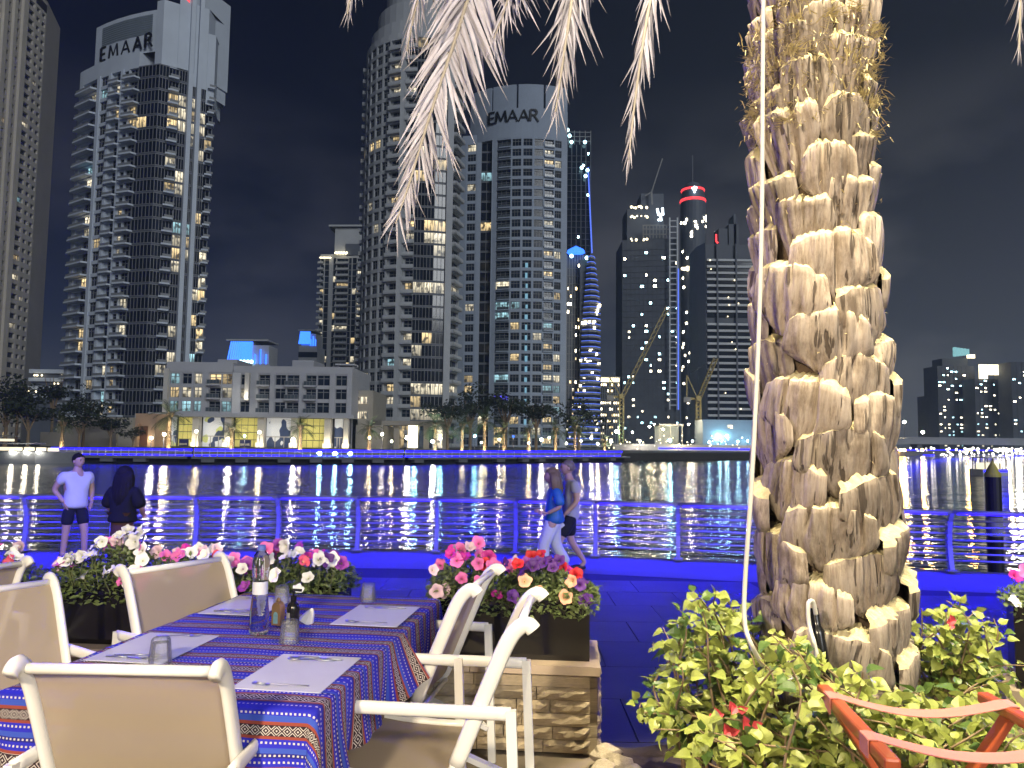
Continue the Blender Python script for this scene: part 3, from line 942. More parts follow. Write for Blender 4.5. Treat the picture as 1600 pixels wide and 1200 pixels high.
# towers over the bridge
for k, (nm, lb, p0, p1, yt, Yd, cols, nl, sd) in enumerate((
        ('harbour_tower', 'thin dark tower at the outer end of the skyline above the bridge', 1456, 1472, 618, 760, 3, 26, 41),
        ('harbour_tower', 'stepped dark tower with a cyan lit top above the bridge', 1468, 1526, 572, 740, 9, 80, 42),
        ('harbour_tower', 'dark tower with a glaring yellow top above the bridge', 1526, 1580, 592, 720, 8, 60, 43),
        ('harbour_tower', 'dark tower cut off by the picture edge above the bridge', 1584, 1660, 566, 700, 9, 50, 44))):
    o, a, b, n, d, L, z1, nf, off = far_tower(nm, lb, p0, p1, yt, Yd, 'harbour_wall' if False else 'concrete_dark', nlit=nl, kinds=('lit_pale', 'lit_pale', 'lit_cool'), cols=cols, seed=sd, band=.5, bandm=0, depth=25)
    w = MB()
    if k == 1:
        x0, x1 = gx(1478, Yd), gx(1518, Yd)
        w.prism([(x0, Yd+2), (x1, Yd+2), (x1, Yd+20), (x0, Yd+20)], z1-.1, gz(1495, 560, Yd))
        w.build('upper_storey', 'concrete_dark', o, off=off)
        g = MB()
        for k2 in range(5): g.box((lerp(gx(1496, Yd), gx(1516, Yd), k2/4), Yd-.3, gz(1500, 550, Yd)), (2.4, 2.5, 9-k2*.8))
        g.build('cyan_crown', 'crown_cyan', o, off=off) if 'crown_cyan' in MATS else (glow('crown_cyan', (.35, .8, .85), .8), g.build('cyan_crown', 'crown_cyan', o, off=off))
        g = MB(); g.box((gx(1521, Yd), Yd-.6, gz(1521, 557, Yd)), (7.5, 1, 3.6)); g.build('lit_panel', 'lamp_soft', o, off=off)
    elif k == 2:
        for (q0, q1, y0, y1) in ((1533, 1545, 592, 570), (1547, 1563, 586, 570), (1564, 1578, 583, 569)):
            w.box(((gx(q0, Yd)+gx(q1, Yd))/2, Yd-1, (gz(1550, y0, Yd)+gz(1550, y1, Yd))/2), (gx(q1, Yd)-gx(q0, Yd), 2, gz(1550, y1, Yd)-gz(1550, y0, Yd)))
        w.build('lit_crown', 'lamp_soft', o, off=off)

# ================================================================== far shore
BK = [(-60, 99), (0, 100), (300, 101), (630, 111), (800, 124), (940, 141), (978, 147)]
def bankY(px):
    for (a, ya), (b, yb) in zip(BK, BK[1:]):
        if px <= b: return ya+(yb-ya)*(px-a)/(b-a)
    return BK[-1][1]
def bank(px, inland=0.0):
    y = bankY(px)+inland
    return Vector((gx(px, y), y))
mat('quay_stone', (.16, .17, .19), .8, var=.2, vscale=.4)
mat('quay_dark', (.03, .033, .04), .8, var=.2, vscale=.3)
mat('promenade_far', (.22, .21, .20), .8, var=.2, vscale=.4)
mat('ground_dark', (.06, .058, .055), .95, var=.3, vscale=.05)
mat('wall_render', (.36, .33, .28), .85, var=.15, vscale=.3)
mat('wall_pale', (.55, .53, .50), .8, var=.1, vscale=.3)
mat('far_trunk', (.22, .16, .10), .9, var=.3, vscale=2)
mat('far_frond', (.05, .075, .03), .6, var=.3, vscale=1.5)
mat('far_leaf', (.022, .035, .018), .7, var=.4, vscale=.6)
mat('metal_lamp', (.12, .12, .13), .5, .5, var=0)

def far_shore():
    edge = [bank(px) for px in (-700, -300, -60, 0, 150, 300, 420, 520, 630, 700, 760, 800, 870, 940, 975)]
    back = [Vector((60, 190)), Vector((60, 1200)), Vector((-900, 1200)), Vector((-900, 120))]
    mb = MB()
    mb.prism([*[p+Vector((0, 1.2)) for p in edge], *back], -3, .5, 0)
    g = mb.build('far_ground', 'ground_dark'); tag(g, kind='structure')
    # quay edge: deck slab standing forward of a dark recessed wall with brackets
    q = MB()
    for a, b in zip(edge, edge[1:]):
        d = (b-a).normalized(); n = Vector((d.y, -d.x))
        q.poly([(*(a+n*1.4), -.10), (*(b+n*1.4), -.10), (*(b-n*1.5), -.10), (*(a-n*1.5), -.10)], 0)
        q.quad((*(a-n*1.5), -.10), (*(b-n*1.5), -.10), (*(b-n*1.5), .56), (*(a-n*1.5), .56), 0)
        q.quad((*(a-n*1.5), .56), (*(b-n*1.5), .56), (*(b-n*10), .56), (*(a-n*10), .56), 0)
        q.quad((*(a+n*1.4), -.42), (*(b+n*1.4), -.42), (*(b+n*1.4), -.10), (*(a+n*1.4), -.10), 0)
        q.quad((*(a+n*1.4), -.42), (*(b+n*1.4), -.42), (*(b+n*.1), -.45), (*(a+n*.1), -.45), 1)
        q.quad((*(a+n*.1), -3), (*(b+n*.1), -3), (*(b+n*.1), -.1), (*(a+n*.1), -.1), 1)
        L = (b-a).length
        for k in range(int(L/4.2)):
            c = a+d*(2+k*4.2)+n*.7
            q.box((c.x, c.y, -.62), (1.6, 1.1, .5), 0, rz=math.atan2(d.y, d.x))
    tag(q.build('far_quay', ['quay_stone', 'quay_dark']), kind='structure')
    # railing with its strip of blue light
    rl = thing('quay_railing', 'long far railing glowing with a continuous strip of blue light', 'railing', (*bank(300), -.1))
    st = MB(); ba = MB(); po = MB()
    pts = [bank(px) for px in range(88, 976, 12)]
    for a, b in zip(pts, pts[1:]):
        d = (b-a).normalized(); n = Vector((d.y, -d.x)); o = n*1.1
        st.bar((*(a+o), 0.74), (*(b+o), 0.74), .10, .26)
        st.bar((*(a+o*.7), .03), (*(b+o*.7), .03), .10, .16)
        for z in (.16, .33, .50): ba.bar((*(a+o), z), (*(b+o), z), .05, .07)
        po.bar((*(a+o), -.1), (*(a+o), .76), .1, .1)
    st.build('light_strip', 'led_blue', rl, off=rl.location)
    ba.build('rail_bars', 'wall_pale', rl, off=rl.location)
    po.build('posts', 'wall_pale', rl, off=rl.location)
    # second shore, farther away
    e2 = [Vector((-30, 196)), Vector((20, 192)), Vector((58, 198)), Vector((92, 232)), Vector((150, 300)), Vector((235, 420)), Vector((420, 600)), Vector((900, 800)), Vector((1500, 1000))]
    mb = MB()
    mb.prism([*e2, Vector((1500, 2500)), Vector((-300, 2500)), Vector((-30, 260))], -3, .6, 0)
    tag(mb.build('outer_ground', 'ground_dark'), kind='structure')
    q = MB(); st = MB()
    for i, (a, b) in enumerate(zip(e2, e2[1:])):
        d = (b-a).normalized(); n = Vector((d.y, -d.x))
        q.quad((*(a+n*.6), -3), (*(b+n*.6), -3), (*(b+n*.6), .65), (*(a+n*.6), .65), 0)
        q.quad((*(a+n*.6), .65), (*(b+n*.6), .65), (*(b-n*12), .65), (*(a-n*12), .65), 1)
        if 0 < i < 6:
            t0 = .0 if i != 1 else .45
            aa = a+(b-a)*t0
            st.bar((*(aa+n*.5), 1.3), (*(b+n*.5), 1.3), .12, .35)
    tag(q.build('outer_quay', ['quay_stone', 'promenade_far']), kind='structure')
    s = st.build('quay_light_strip', 'led_blue')
    tag(s, 'blue light strip along the outer quay beyond the cranes', 'light strip')
far_shore()

# ---------------------------------------------------------------- water
def water():
    m, nt, b, out = newmat('water')
    b.inputs['Base Color'].default_value = (.010, .018, .050, 1)
    b.inputs['Roughness'].default_value = .035
    b.inputs['IOR'].default_value = 1.33
    co = nt.coord('Object')
    n1 = nt.noise(nt.mapping(co, (.55, 1.15, 1)), 1.15, 3, .55)
    n2 = nt.noise(nt.mapping(co, (.10, .22, 1), rot=(0, 0, .25)), 1.0, 2, .5)
    n3 = nt.noise(nt.mapping(co, (1.8, 3.6, 1), rot=(0, 0, -.15)), 1.0, 2, .5)
    amp = nt.ramp(nt.noise(nt.mapping(co, (.02, .05, 1)), 1.0, 2), [(.35, (.55,)*3), (.65, (1.25,)*3)])
    h = nt.m('ADD', nt.m('MULTIPLY', nt.m('MULTIPLY', n1, amp), .10), nt.m('ADD', nt.m('MULTIPLY', n2, .16), nt.m('MULTIPLY', n3, .03)))
    bp = nt.bump(h, 1.0, 1.0)
    nt.set(b.inputs['Normal'], bp)
    mb = MB()
    mb.quad((-1500, 5, -1.05), (2500, 5, -1.05), (2500, 3000, -1.05), (-1500, 3000, -1.05))
    tag(mb.build('water', 'water'), kind='structure')
water()

# ---------------------------------------------------------------- low apartment building over the shops
mat('shop_yellow', (.62, .55, .16), .5, var=.1, vscale=.6)
def low_rise():
    Y = 165
    def X(px): return gx(px, Y)
    base = (X(400), Y+8, .5)
    T = Tower('apartment_building', 'low pale apartment building with three window rows above lit yellow and white shopfronts', base, 'lowrise_wall', seed=31, cat='building')
    fh = 2.95
    z0 = gz(400, 647, Y)
    seq = [(259, 'p'), (264, 'w'), (280, 'p'), (283, 'w'), (299, 'p'), (302, 'w'), (315, 'p'), (325, 'b'), (345, 'w'), (362, 'p'), (372, 'w'), (388, 'p'), (400, 'b'), (419, 'p'), (426, 'w'), (444, 'b'), (465, 'p'), (474, 'b'), (492, 'w'), (513, 'p'), (521, 'w'), (540, 'p'), (548, None)]
    pts = [Vector((X(p), Y-(1.0 if p <= 362 else 0))) for p, k in seq]
    K = {'p': dict(t='p', off=.25), 'w': dict(t='w', u=(.04, .96), v=(.45, 2.9), r=.5, nx=2, ny=2),
         'b': dict(t='b', u=(.04, .96), v=(.35, 2.9), r=.7, p=1.2, style='box', nx=2, ny=2)}
    fix = {(1, 0): 'lit_cool', (3, 0): 'lit_cool', (5, 0): 'lit_cool', (8, 0): 'lit_cool', (1, 1): 'lit_warm', (3, 1): 'lit_pale', (5, 1): 'lit_pale', (8, 1): 'lit_pale', (1, 2): 'lit_cool', (5, 2): 'lit_pale', (7, 2): 'lit_warm', (8, 2): 'lit_warm', (10, 1): 'lit_pale'}
    T.face(pts, [K[k] for p, k in seq[:-1]], z0, 3, fh, lambda i, f, n: fix.get((i, f)))
    zt = z0+3*fh; zp = gz(400, 572, Y)
    x0, x1, xm = X(259), X(548), X(362)
    T.w.prism([(x0, Y-1.2), (xm, Y-1.2), (xm, Y+22), (x0, Y+22)], zt-.02, zp+.6)
    T.w.prism([(xm+.01, Y-.2), (x1, Y-.2), (x1, Y+22), (xm+.01, Y+22)], zt-.02, zp)
    T.wq((x0, Y+20), (x0, Y-1), 0, zt)
    T.wq((x1, Y), (x1, Y+20), 0, zt)
    # roof huts and pergola
    for a, b, y1 in ((318, 350, 562), (440, 475, 562)):
        T.w.prism([(X(a), Y+6), (X(b), Y+6), (X(b), Y+16), (X(a), Y+16)], zp, gz(400, y1, Y+6))
    for a, b in ((264, 285), (522, 546)):
        z = gz(400, 567, Y)
        for xx in (X(a), X(b)): T.w.box((xx, Y+2, (zp+z)/2), (.4, .4, z-zp))
        T.w.box(((X(a)+X(b))/2, Y+3, z), (X(b)-X(a)+1, 4, .35))
    # ledge above the shops
    T.w.box(((x0+x1)/2-1, Y-.6, z0-.35), (x1-x0+4, 3.6, .8))
    T.w.prism([(x0-3, Y+1.5), (x1, Y+1.5), (x1, Y+20), (x0-3, Y+20)], 0, z0-.7, 1)
    T.w.prism([(X(205), Y+1), (x0-3, Y+1), (x0-3, Y+20), (X(205), Y+20)], 0, gz(220, 646, Y))
    T.done(mats=['lowrise_wall', 'shop_back', 'concrete', 'louvre'])
    # shopfronts
    zs0, zs1 = .6, z0-.8
    pil = [(250, 4), (308, 5), (358, 5), (409, 5), (461, 5), (513, 5), (542, 4)]
    mp = None
    for px, w in pil:
        pm = MB()
        xx = X(px); ww = X(px+w)-X(px-w)
        pm.box((0, 0, (zs1-zs0)/2), (ww, 1.6, zs1-zs0)); pm.box((0, -.1, .5), (ww+.4, 2.0, 1.0))
        o = put('pilaster', pm.mesh('pilaster', ['wall_pale']), T.root, (xx-base[0], Y-.4-base[1], zs0-base[2]))
        light('pilaster_light', 'POINT', (xx, Y-2.6, 1.6), 330, (1, .86, .55), shadow_soft_size=.3)
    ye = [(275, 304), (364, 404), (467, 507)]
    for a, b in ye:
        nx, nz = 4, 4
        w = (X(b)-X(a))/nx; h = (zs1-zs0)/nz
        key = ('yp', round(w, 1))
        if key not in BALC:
            pm = MB(); pm.box((0, 0, 0), (w-.14, .2, h-.14)); BALC[key] = pm.mesh('panel', ['shop_yellow_painted_glow'])
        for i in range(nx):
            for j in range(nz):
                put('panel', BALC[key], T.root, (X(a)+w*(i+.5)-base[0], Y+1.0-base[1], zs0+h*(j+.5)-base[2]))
    for a, b in ((262, 272), (314, 352), (414, 456), (521, 534)):
        w = (X(b)-X(a)); h = (zs1-zs0)
        pm = MB(); pm.box((0, 0, h/2), (w, .25, h)); pm.box((0, -.2, h*.36), (w, .3, .18), 1)
        for k in range(1, 3): pm.box((-w/2+w*k/3, -.15, h*.18), (.14, .2, h*.36), 1)
        put('mural_panel', pm.mesh('mural_panel', ['mural', 'wall_pale']), T.root, ((X(a)+X(b))/2-base[0], Y+.9-base[1], zs0-base[2]))
    for a, b in ((279, 293), (374, 391)):
        pm = MB(); w = X(b)-X(a); pm.box((0, 0, 0), (w, .3, 1.5))
        put('signboard', pm.mesh('signboard', ['sign_blue']), T.root, ((X(a)+X(b))/2-base[0], Y+.4-base[1], gz(285, 692, Y)-base[2]))
        sign(T.root, Vector(base), (X(a)+.25, Y+.2), (X(b)-.2, Y+.2), gz(285, 692, Y)-.42, .34*1.0 if b-a < 15 else .42, 'EMAAR', .10, .1, 'wall_pale')
    # two white fins lit from below
    for px, ya, yb in ((262, 577, 655), (388, 584, 626)):
        pm = MB()
        za, zb = gz(px, yb, Y), gz(px, ya, Y)
        pm.prism([(-.45, -.5), (.45, -.5), (.45, .5), (-.45, .5)], 0, zb-za)
        put('fin', pm.mesh('fin', ['wall_pale']), T.root, (X(px)-base[0], Y-1.9-base[1], za-base[2]))
        light('fin_light', 'POINT', (X(px), Y-3.6, za+.8), 200, (1, .93, .75), shadow_soft_size=.2)
mat('lowrise_wall', (.42, .43, .47), .8, var=.08, vscale=.2)
mat('shop_back', (.10, .095, .09), .7, var=.1)
mat('sign_blue', (.015, .02, .12), .4, var=0)
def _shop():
    m, nt, b, out = newmat('shop_yellow_painted_glow')
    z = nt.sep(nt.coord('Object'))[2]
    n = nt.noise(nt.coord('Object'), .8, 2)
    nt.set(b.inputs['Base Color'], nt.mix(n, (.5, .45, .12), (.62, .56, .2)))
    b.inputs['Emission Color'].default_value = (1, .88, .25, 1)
    b.inputs['Emission Strength'].default_value = .32  # uplight on the yellow panels put into the material as a glow
    m, nt, b, out = newmat('mural')
    va = nt.n('ShaderNodeVectorMath', operation='ADD'); nt.set(va.inputs[0], nt.coord('Object')); nt.set(va.inputs[1], nt.n('ShaderNodeObjectInfo').outputs['Location'])
    co = va.outputs[0]
    v = nt.noise(nt.mapping(co, (.42, .42, .30), rot=(0, .5, 0)), 1.0, 1.5, .4)
    v2 = nt.noise(nt.mapping(co, (.3, .3, .25), loc=(9, 3, 4)), 1.2, 1, .4)
    dark = nt.ramp(v, [(0, (0, 0, 0)), (.56, (0, 0, 0)), (.575, (1, 1, 1))])
    yel = nt.ramp(v2, [(0, (0, 0, 0)), (.62, (0, 0, 0)), (.63, (1, 1, 1))])
    c = nt.mix(yel, (.72, .73, .74), (.6, .62, .22))
    c = nt.mix(dark, c, (.04, .06, .13))
    nt.set(b.inputs['Base Color'], c)
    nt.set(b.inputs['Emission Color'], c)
    b.inputs['Emission Strength'].default_value = .35  # even glow put into the print itself
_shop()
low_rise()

# podium and entrance of the tall curved tower
def podium():
    o = thing('podium_block', 'low stone podium with two lit strip windows at the foot of the curved tower', 'building', (gx(570, 172), 176, .5))
    w = MB()
    w.prism([(gx(548, 172), 172), (gx(581, 172), 172), (gx(581, 172), 190), (gx(548, 172), 190)], .4, gz(565, 610, 172))
    w.prism([(gx(548, 170), 170), (gx(598, 170), 170), (gx(598, 170), 186), (gx(548, 170), 186)], .4, gz(565, 664, 170))
    w.build('wall', 'wall_render', o, off=o.location)
    for y0, y1 in ((619, 632), (643, 654)):
        k = MB(); k.box((gx(562, 172), 171.9, (gz(562, y0, 172)+gz(562, y1, 172))/2), (gx(573, 172)-gx(550, 172), .3, 1.5))
        for q in range(5): k.box((lerp(gx(550, 172), gx(573, 172), q/4), 171.75, (gz(562, y0, 172)+gz(562, y1, 172))/2), (.2, .3, 1.5), 1)
        k.build('window', ['lit_dim', 'window_frame'], o, off=o.location)
    o = thing('tower_entrance', 'bright white entrance canopy at the foot of the tall curved tower', 'entrance', (gx(655, 180), 180, .5))
    w = MB()
    x0, x1 = gx(600, 180), gx(700, 180)
    w.box(((x0+x1)/2, 180, gz(650, 662, 180)), (x1-x0, 8, 1.0))
    for px in (602, 622, 668, 697): w.box((gx(px, 180), 178, gz(650, 662, 180)/2), (1.3, 1.3, gz(650, 662, 180)-.6))
    w.build('canopy', 'wall_render', o, off=o.location)
    w = MB()
    w.box((gx(645, 176.5), 176.5, 3.4), (gx(652, 176.5)-gx(637, 176.5), .3, 5.2)); w.build('lit_portal', 'lamp_soft', o, off=o.location)
    for a, b, kd in ((616, 632, 'lit_warm'), (654, 664, 'dark_glass'), (665, 680, 'dark_glass'), (681, 694, 'lit_pale')):
        w = MB(); w.box((gx((a+b)/2, 177.5), 177.5, 2.9), (gx(b, 177.5)-gx(a, 177.5)-.3, .2, 4.2)); w.build('window', kd, o, off=o.location)
lit('lit_dim', (1, .85, .6), .45)
podium()

# blue-lit roofs behind
def blue_roofs():
    for (p0, p1, ya, yb, Y, lb) in ((349, 418, 530, 568, 300, 'flat-topped roof pavilion hung with blue light fins above the apartment building'), (462, 491, 515, 540, 340, 'narrow block with a blue lit side beside the slim tower')):
        x0, x1 = gx(p0, Y), gx(p1, Y); z0, z1 = gz(p0, yb, Y), gz(p0, ya, Y)
        o = thing('blue_lit_block', lb, 'building', ((x0+x1)/2, Y+6, .5))
        w = MB()
        w.prism([(x0, Y), (x1, Y), (x1, Y+14), (x0, Y+14)], .4, z0)
        xm = lerp(x0, x1, .58)
        w.prism([(x0+.8, Y+1), (xm, Y+1), (xm, Y+12), (x0+.8, Y+12)], z0, z1-.6)
        w.prism([(xm, Y+1), (x1-1, Y+1), (x1-1, Y+12), (xm, Y+12)], z0, lerp(z0, z1, .78))
        w.prism([(x0-.4, Y-.6), (x1-1, Y-.6), (x1-1, Y+13), (x0-.4, Y+13)], z1-.6, z1)
        w.build('wall', 'tower_stone', o, off=o.location)
        f = MB(); nb = 11
        for k in range(nb):
            t = k/nb
            xx = lerp(x0, xm, t+.03)
            f.bar((xx, Y-.1, z0+.8), (lerp(xx, xm, .12), Y+.4, z1-.8), .75, .5)
        for k in range(3): f.bar((lerp(xm, x1, .15+k*.3), Y, z0), (lerp(xm, x1, .15+k*.3), Y, lerp(z0, z1, .4+.2*(k % 2))), .7, .4)
        f.build('light_fins', 'led_blue_bright', o, off=o.location)
        if p0 < 400:
            g = MB()
            for k in range(8): g.blob((lerp(x0, xm, k/7), Y-.6, z0+.8), .75, 8, 5)
            g.build('base_light', 'lamp_cyan_soft', o, off=o.location)
        else:
            g = MB()
            for f_ in range(3):
                for k in range(5): g.box((lerp(x0, x1, (k+.5)/5), Y-.05, z0-4-f_*5), (1.8, .2, 2.4))
            g.build('windows', 'dark_glass', o, off=o.location)
blue_roofs()

# white banded garage, garden wall, tan gatehouse by the trees
def left_bits():
    Y = 235
    x0, x1 = gx(40, Y), gx(96, Y)
    o = thing('banded_building', 'small white building with dark strip openings between the two leftmost towers', 'building', ((x0+x1)/2, Y+5, .5))
    zt = gz(70, 577, Y)
    w = MB(); w.prism([(x0, Y+1), (x1, Y+1), (x1, Y+14), (x0, Y+14)], .4, zt-.5, 1)
    for k in range(4): w.prism([(x0-.3, Y), (x1+.3, Y), (x1+.3, Y+14.2), (x0-.3, Y+14.2)], zt-1.2-k*2.5, zt-k*2.5 if k == 0 else zt-.1-k*2.5, 0, True)
    w.build('wall', ['tower_white', 'tower_dark'], o, off=o.location)
    g = MB(); r = random.Random(4)
    for k in range(9): g.blob((lerp(x0, x1, r.random()), Y-.3, zt-1.9-2.5*r.randrange(3)), .3, 6, 4)
    g.build('ceiling_light', 'lamp_soft', o, off=o.location)
    Y = 150
    w = MB(); w.prism([(gx(88, Y), Y), (gx(206, Y), Y), (gx(206, Y), Y+1), (gx(88, Y), Y+1)], .4, gz(150, 652, Y))
    w.prism([(gx(92, Y), Y-6), (gx(206, Y), Y-6), (gx(206, Y), Y-5.4), (gx(92, Y), Y-5.4)], .4, gz(150, 676, Y-6))
    tag(w.build('garden_wall', 'wall_render'), 'beige terraced garden wall behind the dark round trees', 'wall')
    Y = 158
    o = thing('gatehouse', 'tan gatehouse with a brown door at the end of the shopfronts', 'building', (gx(225, Y), Y+3, .5))
    w = MB(); w.prism([(gx(210, Y), Y), (gx(243, Y), Y), (gx(243, Y), Y+6), (gx(210, Y), Y+6)], .4, gz(225, 646, Y))
    w.box((gx(214, Y), Y-.5, gz(225, 668, Y)/2+.3), (1.2, 1.4, gz(225, 660, Y)))
    w.box((gx(240, Y), Y-.5, gz(225, 668, Y)/2+.3), (1.4, 1.4, gz(225, 660, Y)))
    w.build('wall', 'wall_tan', o, off=o.location)
    w = MB(); w.box((gx(227, Y), Y-.1, 2.6), (2.6, .2, 4.2)); w.build('door', 'door_brown', o, off=o.location)
    light('gate_light', 'POINT', (gx(236, Y), Y-2.2, 2.0), 160, (1, .85, .55), shadow_soft_size=.2)
    # moored pleasure boat with lit decks
    o = thing('moored_boat', 'long moored boat with two brightly lit decks at the far quay', 'boat', (bank(30).x, 97, -1.5))
    xa, xb = gx(-60, 96), gx(122, 96)
    w = MB()
    P = [(xa, 94), (xb-4, 94), (xb, 96), (xb-4, 98), (xa, 98)]
    w.prism(P, -1.6, .35); w.prism([(xa, 94.4), (xb-5, 94.4), (xb-5, 97.6), (xa, 97.6)], 1.25, 1.4); w.prism([(xa, 94.6), (xb-8.5, 94.6), (xb-8.5, 97.4), (xa, 97.4)], 2.2, 2.32)
    w.build('hull', 'boat_hull', o, off=o.location)
    for (z, h, xe) in ((.62, .42, xb-1.0), (1.62, .3, xb-6)):
        x = xa
        while x < xe-1:
            L = 1.2+rnd.random()*3.2
            w = MB(); w.box((min(x+L/2, xe-.4), 94.5, z+rnd.random()*.12), (min(L, xe-x)-.15, .15, h)); w.build('lit_window', 'boat_light', o, off=o.location)
            x += L+.1
    for px, sz in ((18, .22), (40, .2), (60, .2)):
        w = MB(); w.blob(at(px, 706, 93.7), sz, 8, 6); w.build('deck_lamp', 'lamp_flood_warm', o, off=o.location)
mat('wall_tan', (.42, .28, .19), .85, var=.1)
mat('door_brown', (.12, .05, .025), .6, var=.1)
mat('boat_hull', (.10, .11, .13), .4, var=.1)
glow('boat_light', (1, .88, .62), 1.3)
left_bits()

# ---------------------------------------------------------------- far palms and trees
def palm_meshes(seed, nfr=30, Lf=2.7):
    r = random.Random(seed)
    cm = MB()
    for k in range(nfr):
        az = 2*math.pi*k/nfr*2.618+r.random()*.4
        el = lerp(1.25, -.55, k/nfr)+r.uniform(-.12, .12)
        L = Lf*r.uniform(.8, 1.1)
        p = Vector((0, 0, 0)); seg = 7
        d = Vector((math.cos(az)*math.cos(el), math.sin(az)*math.cos(el), math.sin(el)))
        side = Vector((-math.sin(az), math.cos(az), 0))
        pts = [p.copy()]
        for s in range(seg):
            p = p+d*(L/seg); pts.append(p.copy())
            d = (d+Vector((0, 0, -.20))).normalized()
        for s in range(seg):
            a, b = pts[s], pts[s+1]
            for sgn in (-1, 1):
                for q in (0, .5):
                    o = a+(b-a)*q
                    ll = Lf*.22*math.sin(math.pi*min(1, (s+q+.8)/(seg+.8)))+.08
                    tip = o+side*(sgn*ll*.8)+(b-a).normalized()*ll*.55+Vector((0, 0, -.12*ll))
                    o2 = a+(b-a)*(q+.28)
                    i = len(cm.v)
                    cm.v += [tuple(o), tuple(o2), tuple(tip)]; cm.f.append((i, i+1, i+2)); cm.mi.append(0)
    tm = MB()
    hh = 1.0
    prof = []
    for k in range(12):
        prof += [(.30-.08*k/12+.05, k/12), (.24-.07*k/12, (k+.85)/12)]
    tm.lathe([(a, z) for a, z in prof], 9)
    sk = MB()
    for k in range(16):
        az = k*2.4; 
        sk.bar((math.cos(az)*.2, math.sin(az)*.2, -.35), (math.cos(az)*.55, math.sin(az)*.55, .25+r.random()*.3), .09, .05)
    return cm.mesh('crown', ['far_frond']), tm.mesh('trunk', ['far_trunk']), sk.mesh('boots', ['far_trunk'])
PALMS = [palm_meshes(1), palm_meshes(2), palm_meshes(3, 26, 3.0)]
palm_px = [(97, 664, .8), (264, 650, 1.25), (362, 672, .9), (469, 668, 1.1), (577, 670, .95), (680, 664, 1.3), (722, 666, 1.2), (757, 658, 1.35), (787, 672, 1.0), (826, 673, .95), (868, 672, 1.1), (898, 668, 1.3), (945, 690, .7)]
where = ['in front of the lit boat', 'before the gatehouse end of the shopfronts', 'before the yellow shopfront', 'before the patterned shopfront', 'beside the podium, standing alone', 'first of the row right of the entrance', 'second of the row right of the entrance',
         'tallest of the row before the round tower', 'right of the tallest palm in the row', 'slim and bright before the round tower', 'next to the wide dark palm', 'wide and dark at the end of the row', 'small one near the end of the quay']
for i, ((px, cy, sc), wh) in enumerate(zip(palm_px, where)):
    inl = 5.5+(i % 3)*.8
    b = bank(px, inl); zc = gz(px, cy, b.y)
    o = thing('date_palm', 'uplit date palm on the far quay '+wh, 'palm', (b.x, b.y, .5), rnd.random()*6, group='date palms along the far quay')
    c, t, k = PALMS[i % 3]
    tr = put('trunk', t, o); tr.scale = (1, 1, zc-.5)
    cr = put('crown', c, o, (0, 0, zc-.5)); cr.scale = (sc,)*3
    bo = put('leaf_bases', k, tr, (0, 0, 1)); bo.scale = (1, 1, 1/(zc-.5))
    if i not in (11,):
        light('palm_light', 'POINT', (b.x+.2, b.y-1.1, .9), 220 if i not in (0, 9) else 280, (1, .80, .42), shadow_soft_size=.15)
        if sc > .8: light('palm_crown_light', 'POINT', (b.x+.1, b.y-.75, zc-1.1), 60, (1, .83, .42), shadow_soft_size=.15)

def tree_meshes(seed, n=900):
    r = random.Random(seed)
    cl = [(Vector((r.gauss(0, .42), r.gauss(0, .42), .2+abs(r.gauss(0, .36)))), r.uniform(.28, .5)) for _ in range(11)]
    mb = MB()
    for k in range(n):
        c, rad = r.choice(cl)
        d = Vector((r.gauss(0, 1), r.gauss(0, 1), r.gauss(0, 1))).normalized()
        p = c+d*rad*(.55+.5*r.random())
        u = Vector((r.gauss(0, 1), r.gauss(0, 1), r.gauss(0, .5))).normalized(); v = d.cross(u).normalized()
        s = r.uniform(.035, .085)
        mb.quad(p-u*s, p+v*s*.8, p+u*s, p-v*s*.8)
    tk = MB()
    tk.tube([(0, 0, -.9), (.02, 0, -.4), (0, .02, .1)], [.08, .06, .04], 7)
    for k in range(5):
        az = k*1.26
        tk.tube([(0, 0, -.35), (math.cos(az)*.25, math.sin(az)*.25, .1), (math.cos(az)*.45, math.sin(az)*.45, .4)], [.04, .025, .012], 5)
    return mb.mesh('crown', ['far_leaf']), tk.mesh('trunk', ['far_trunk'])
TREES = [tree_meshes(5), tree_meshes(6), tree_meshes(7)]
tr_px = [(10, 650, 130, 4.6), (45, 660, 128, 3.6), (84, 622, 165, 4.2), (125, 668, 132, 3.4), (132, 650, 140, 3.6), (173, 672, 136, 3.1), (28, 632, 150, 4.0), (208, 684, 138, 2.0), (700, 655, 168, 4.6), (735, 650, 170, 5.0), (790, 650, 172, 5.2), (838, 655, 168, 4.6), (905, 668, 166, 4.4)]
tlab = ['leftmost', 'behind the lit boat', 'tall, beside the small banded building', 'low, by the lone left palm', 'high on the garden terrace', 'rounded, right of the garden wall', 'upper left by the beige tower', 'low hedge-like, before the gatehouse', 'left in the dark grove', 'second in the dark grove', 'middle of the dark grove', 'right of the middle in the dark grove', 'last in the dark grove']
for i, ((px, cy, Y, sc), lb) in enumerate(zip(tr_px, tlab)):
    p = at(px, cy, Y)
    o = thing('broadleaf_tree', 'dark leafy tree on the far shore, '+lb, 'tree', (p.x, p.y, .5), i*1.3, group='dark trees on the far shore')
    c, t = TREES[i % 3]
    h = max(1.0, p.z-.5)
    tk = put('trunk', t, o, (0, 0, h)); tk.scale = (sc, sc, h/.9)
    cr = put('crown', c, o, (0, 0, h)); cr.scale = (sc*1.15, sc*1.15, sc*.95)

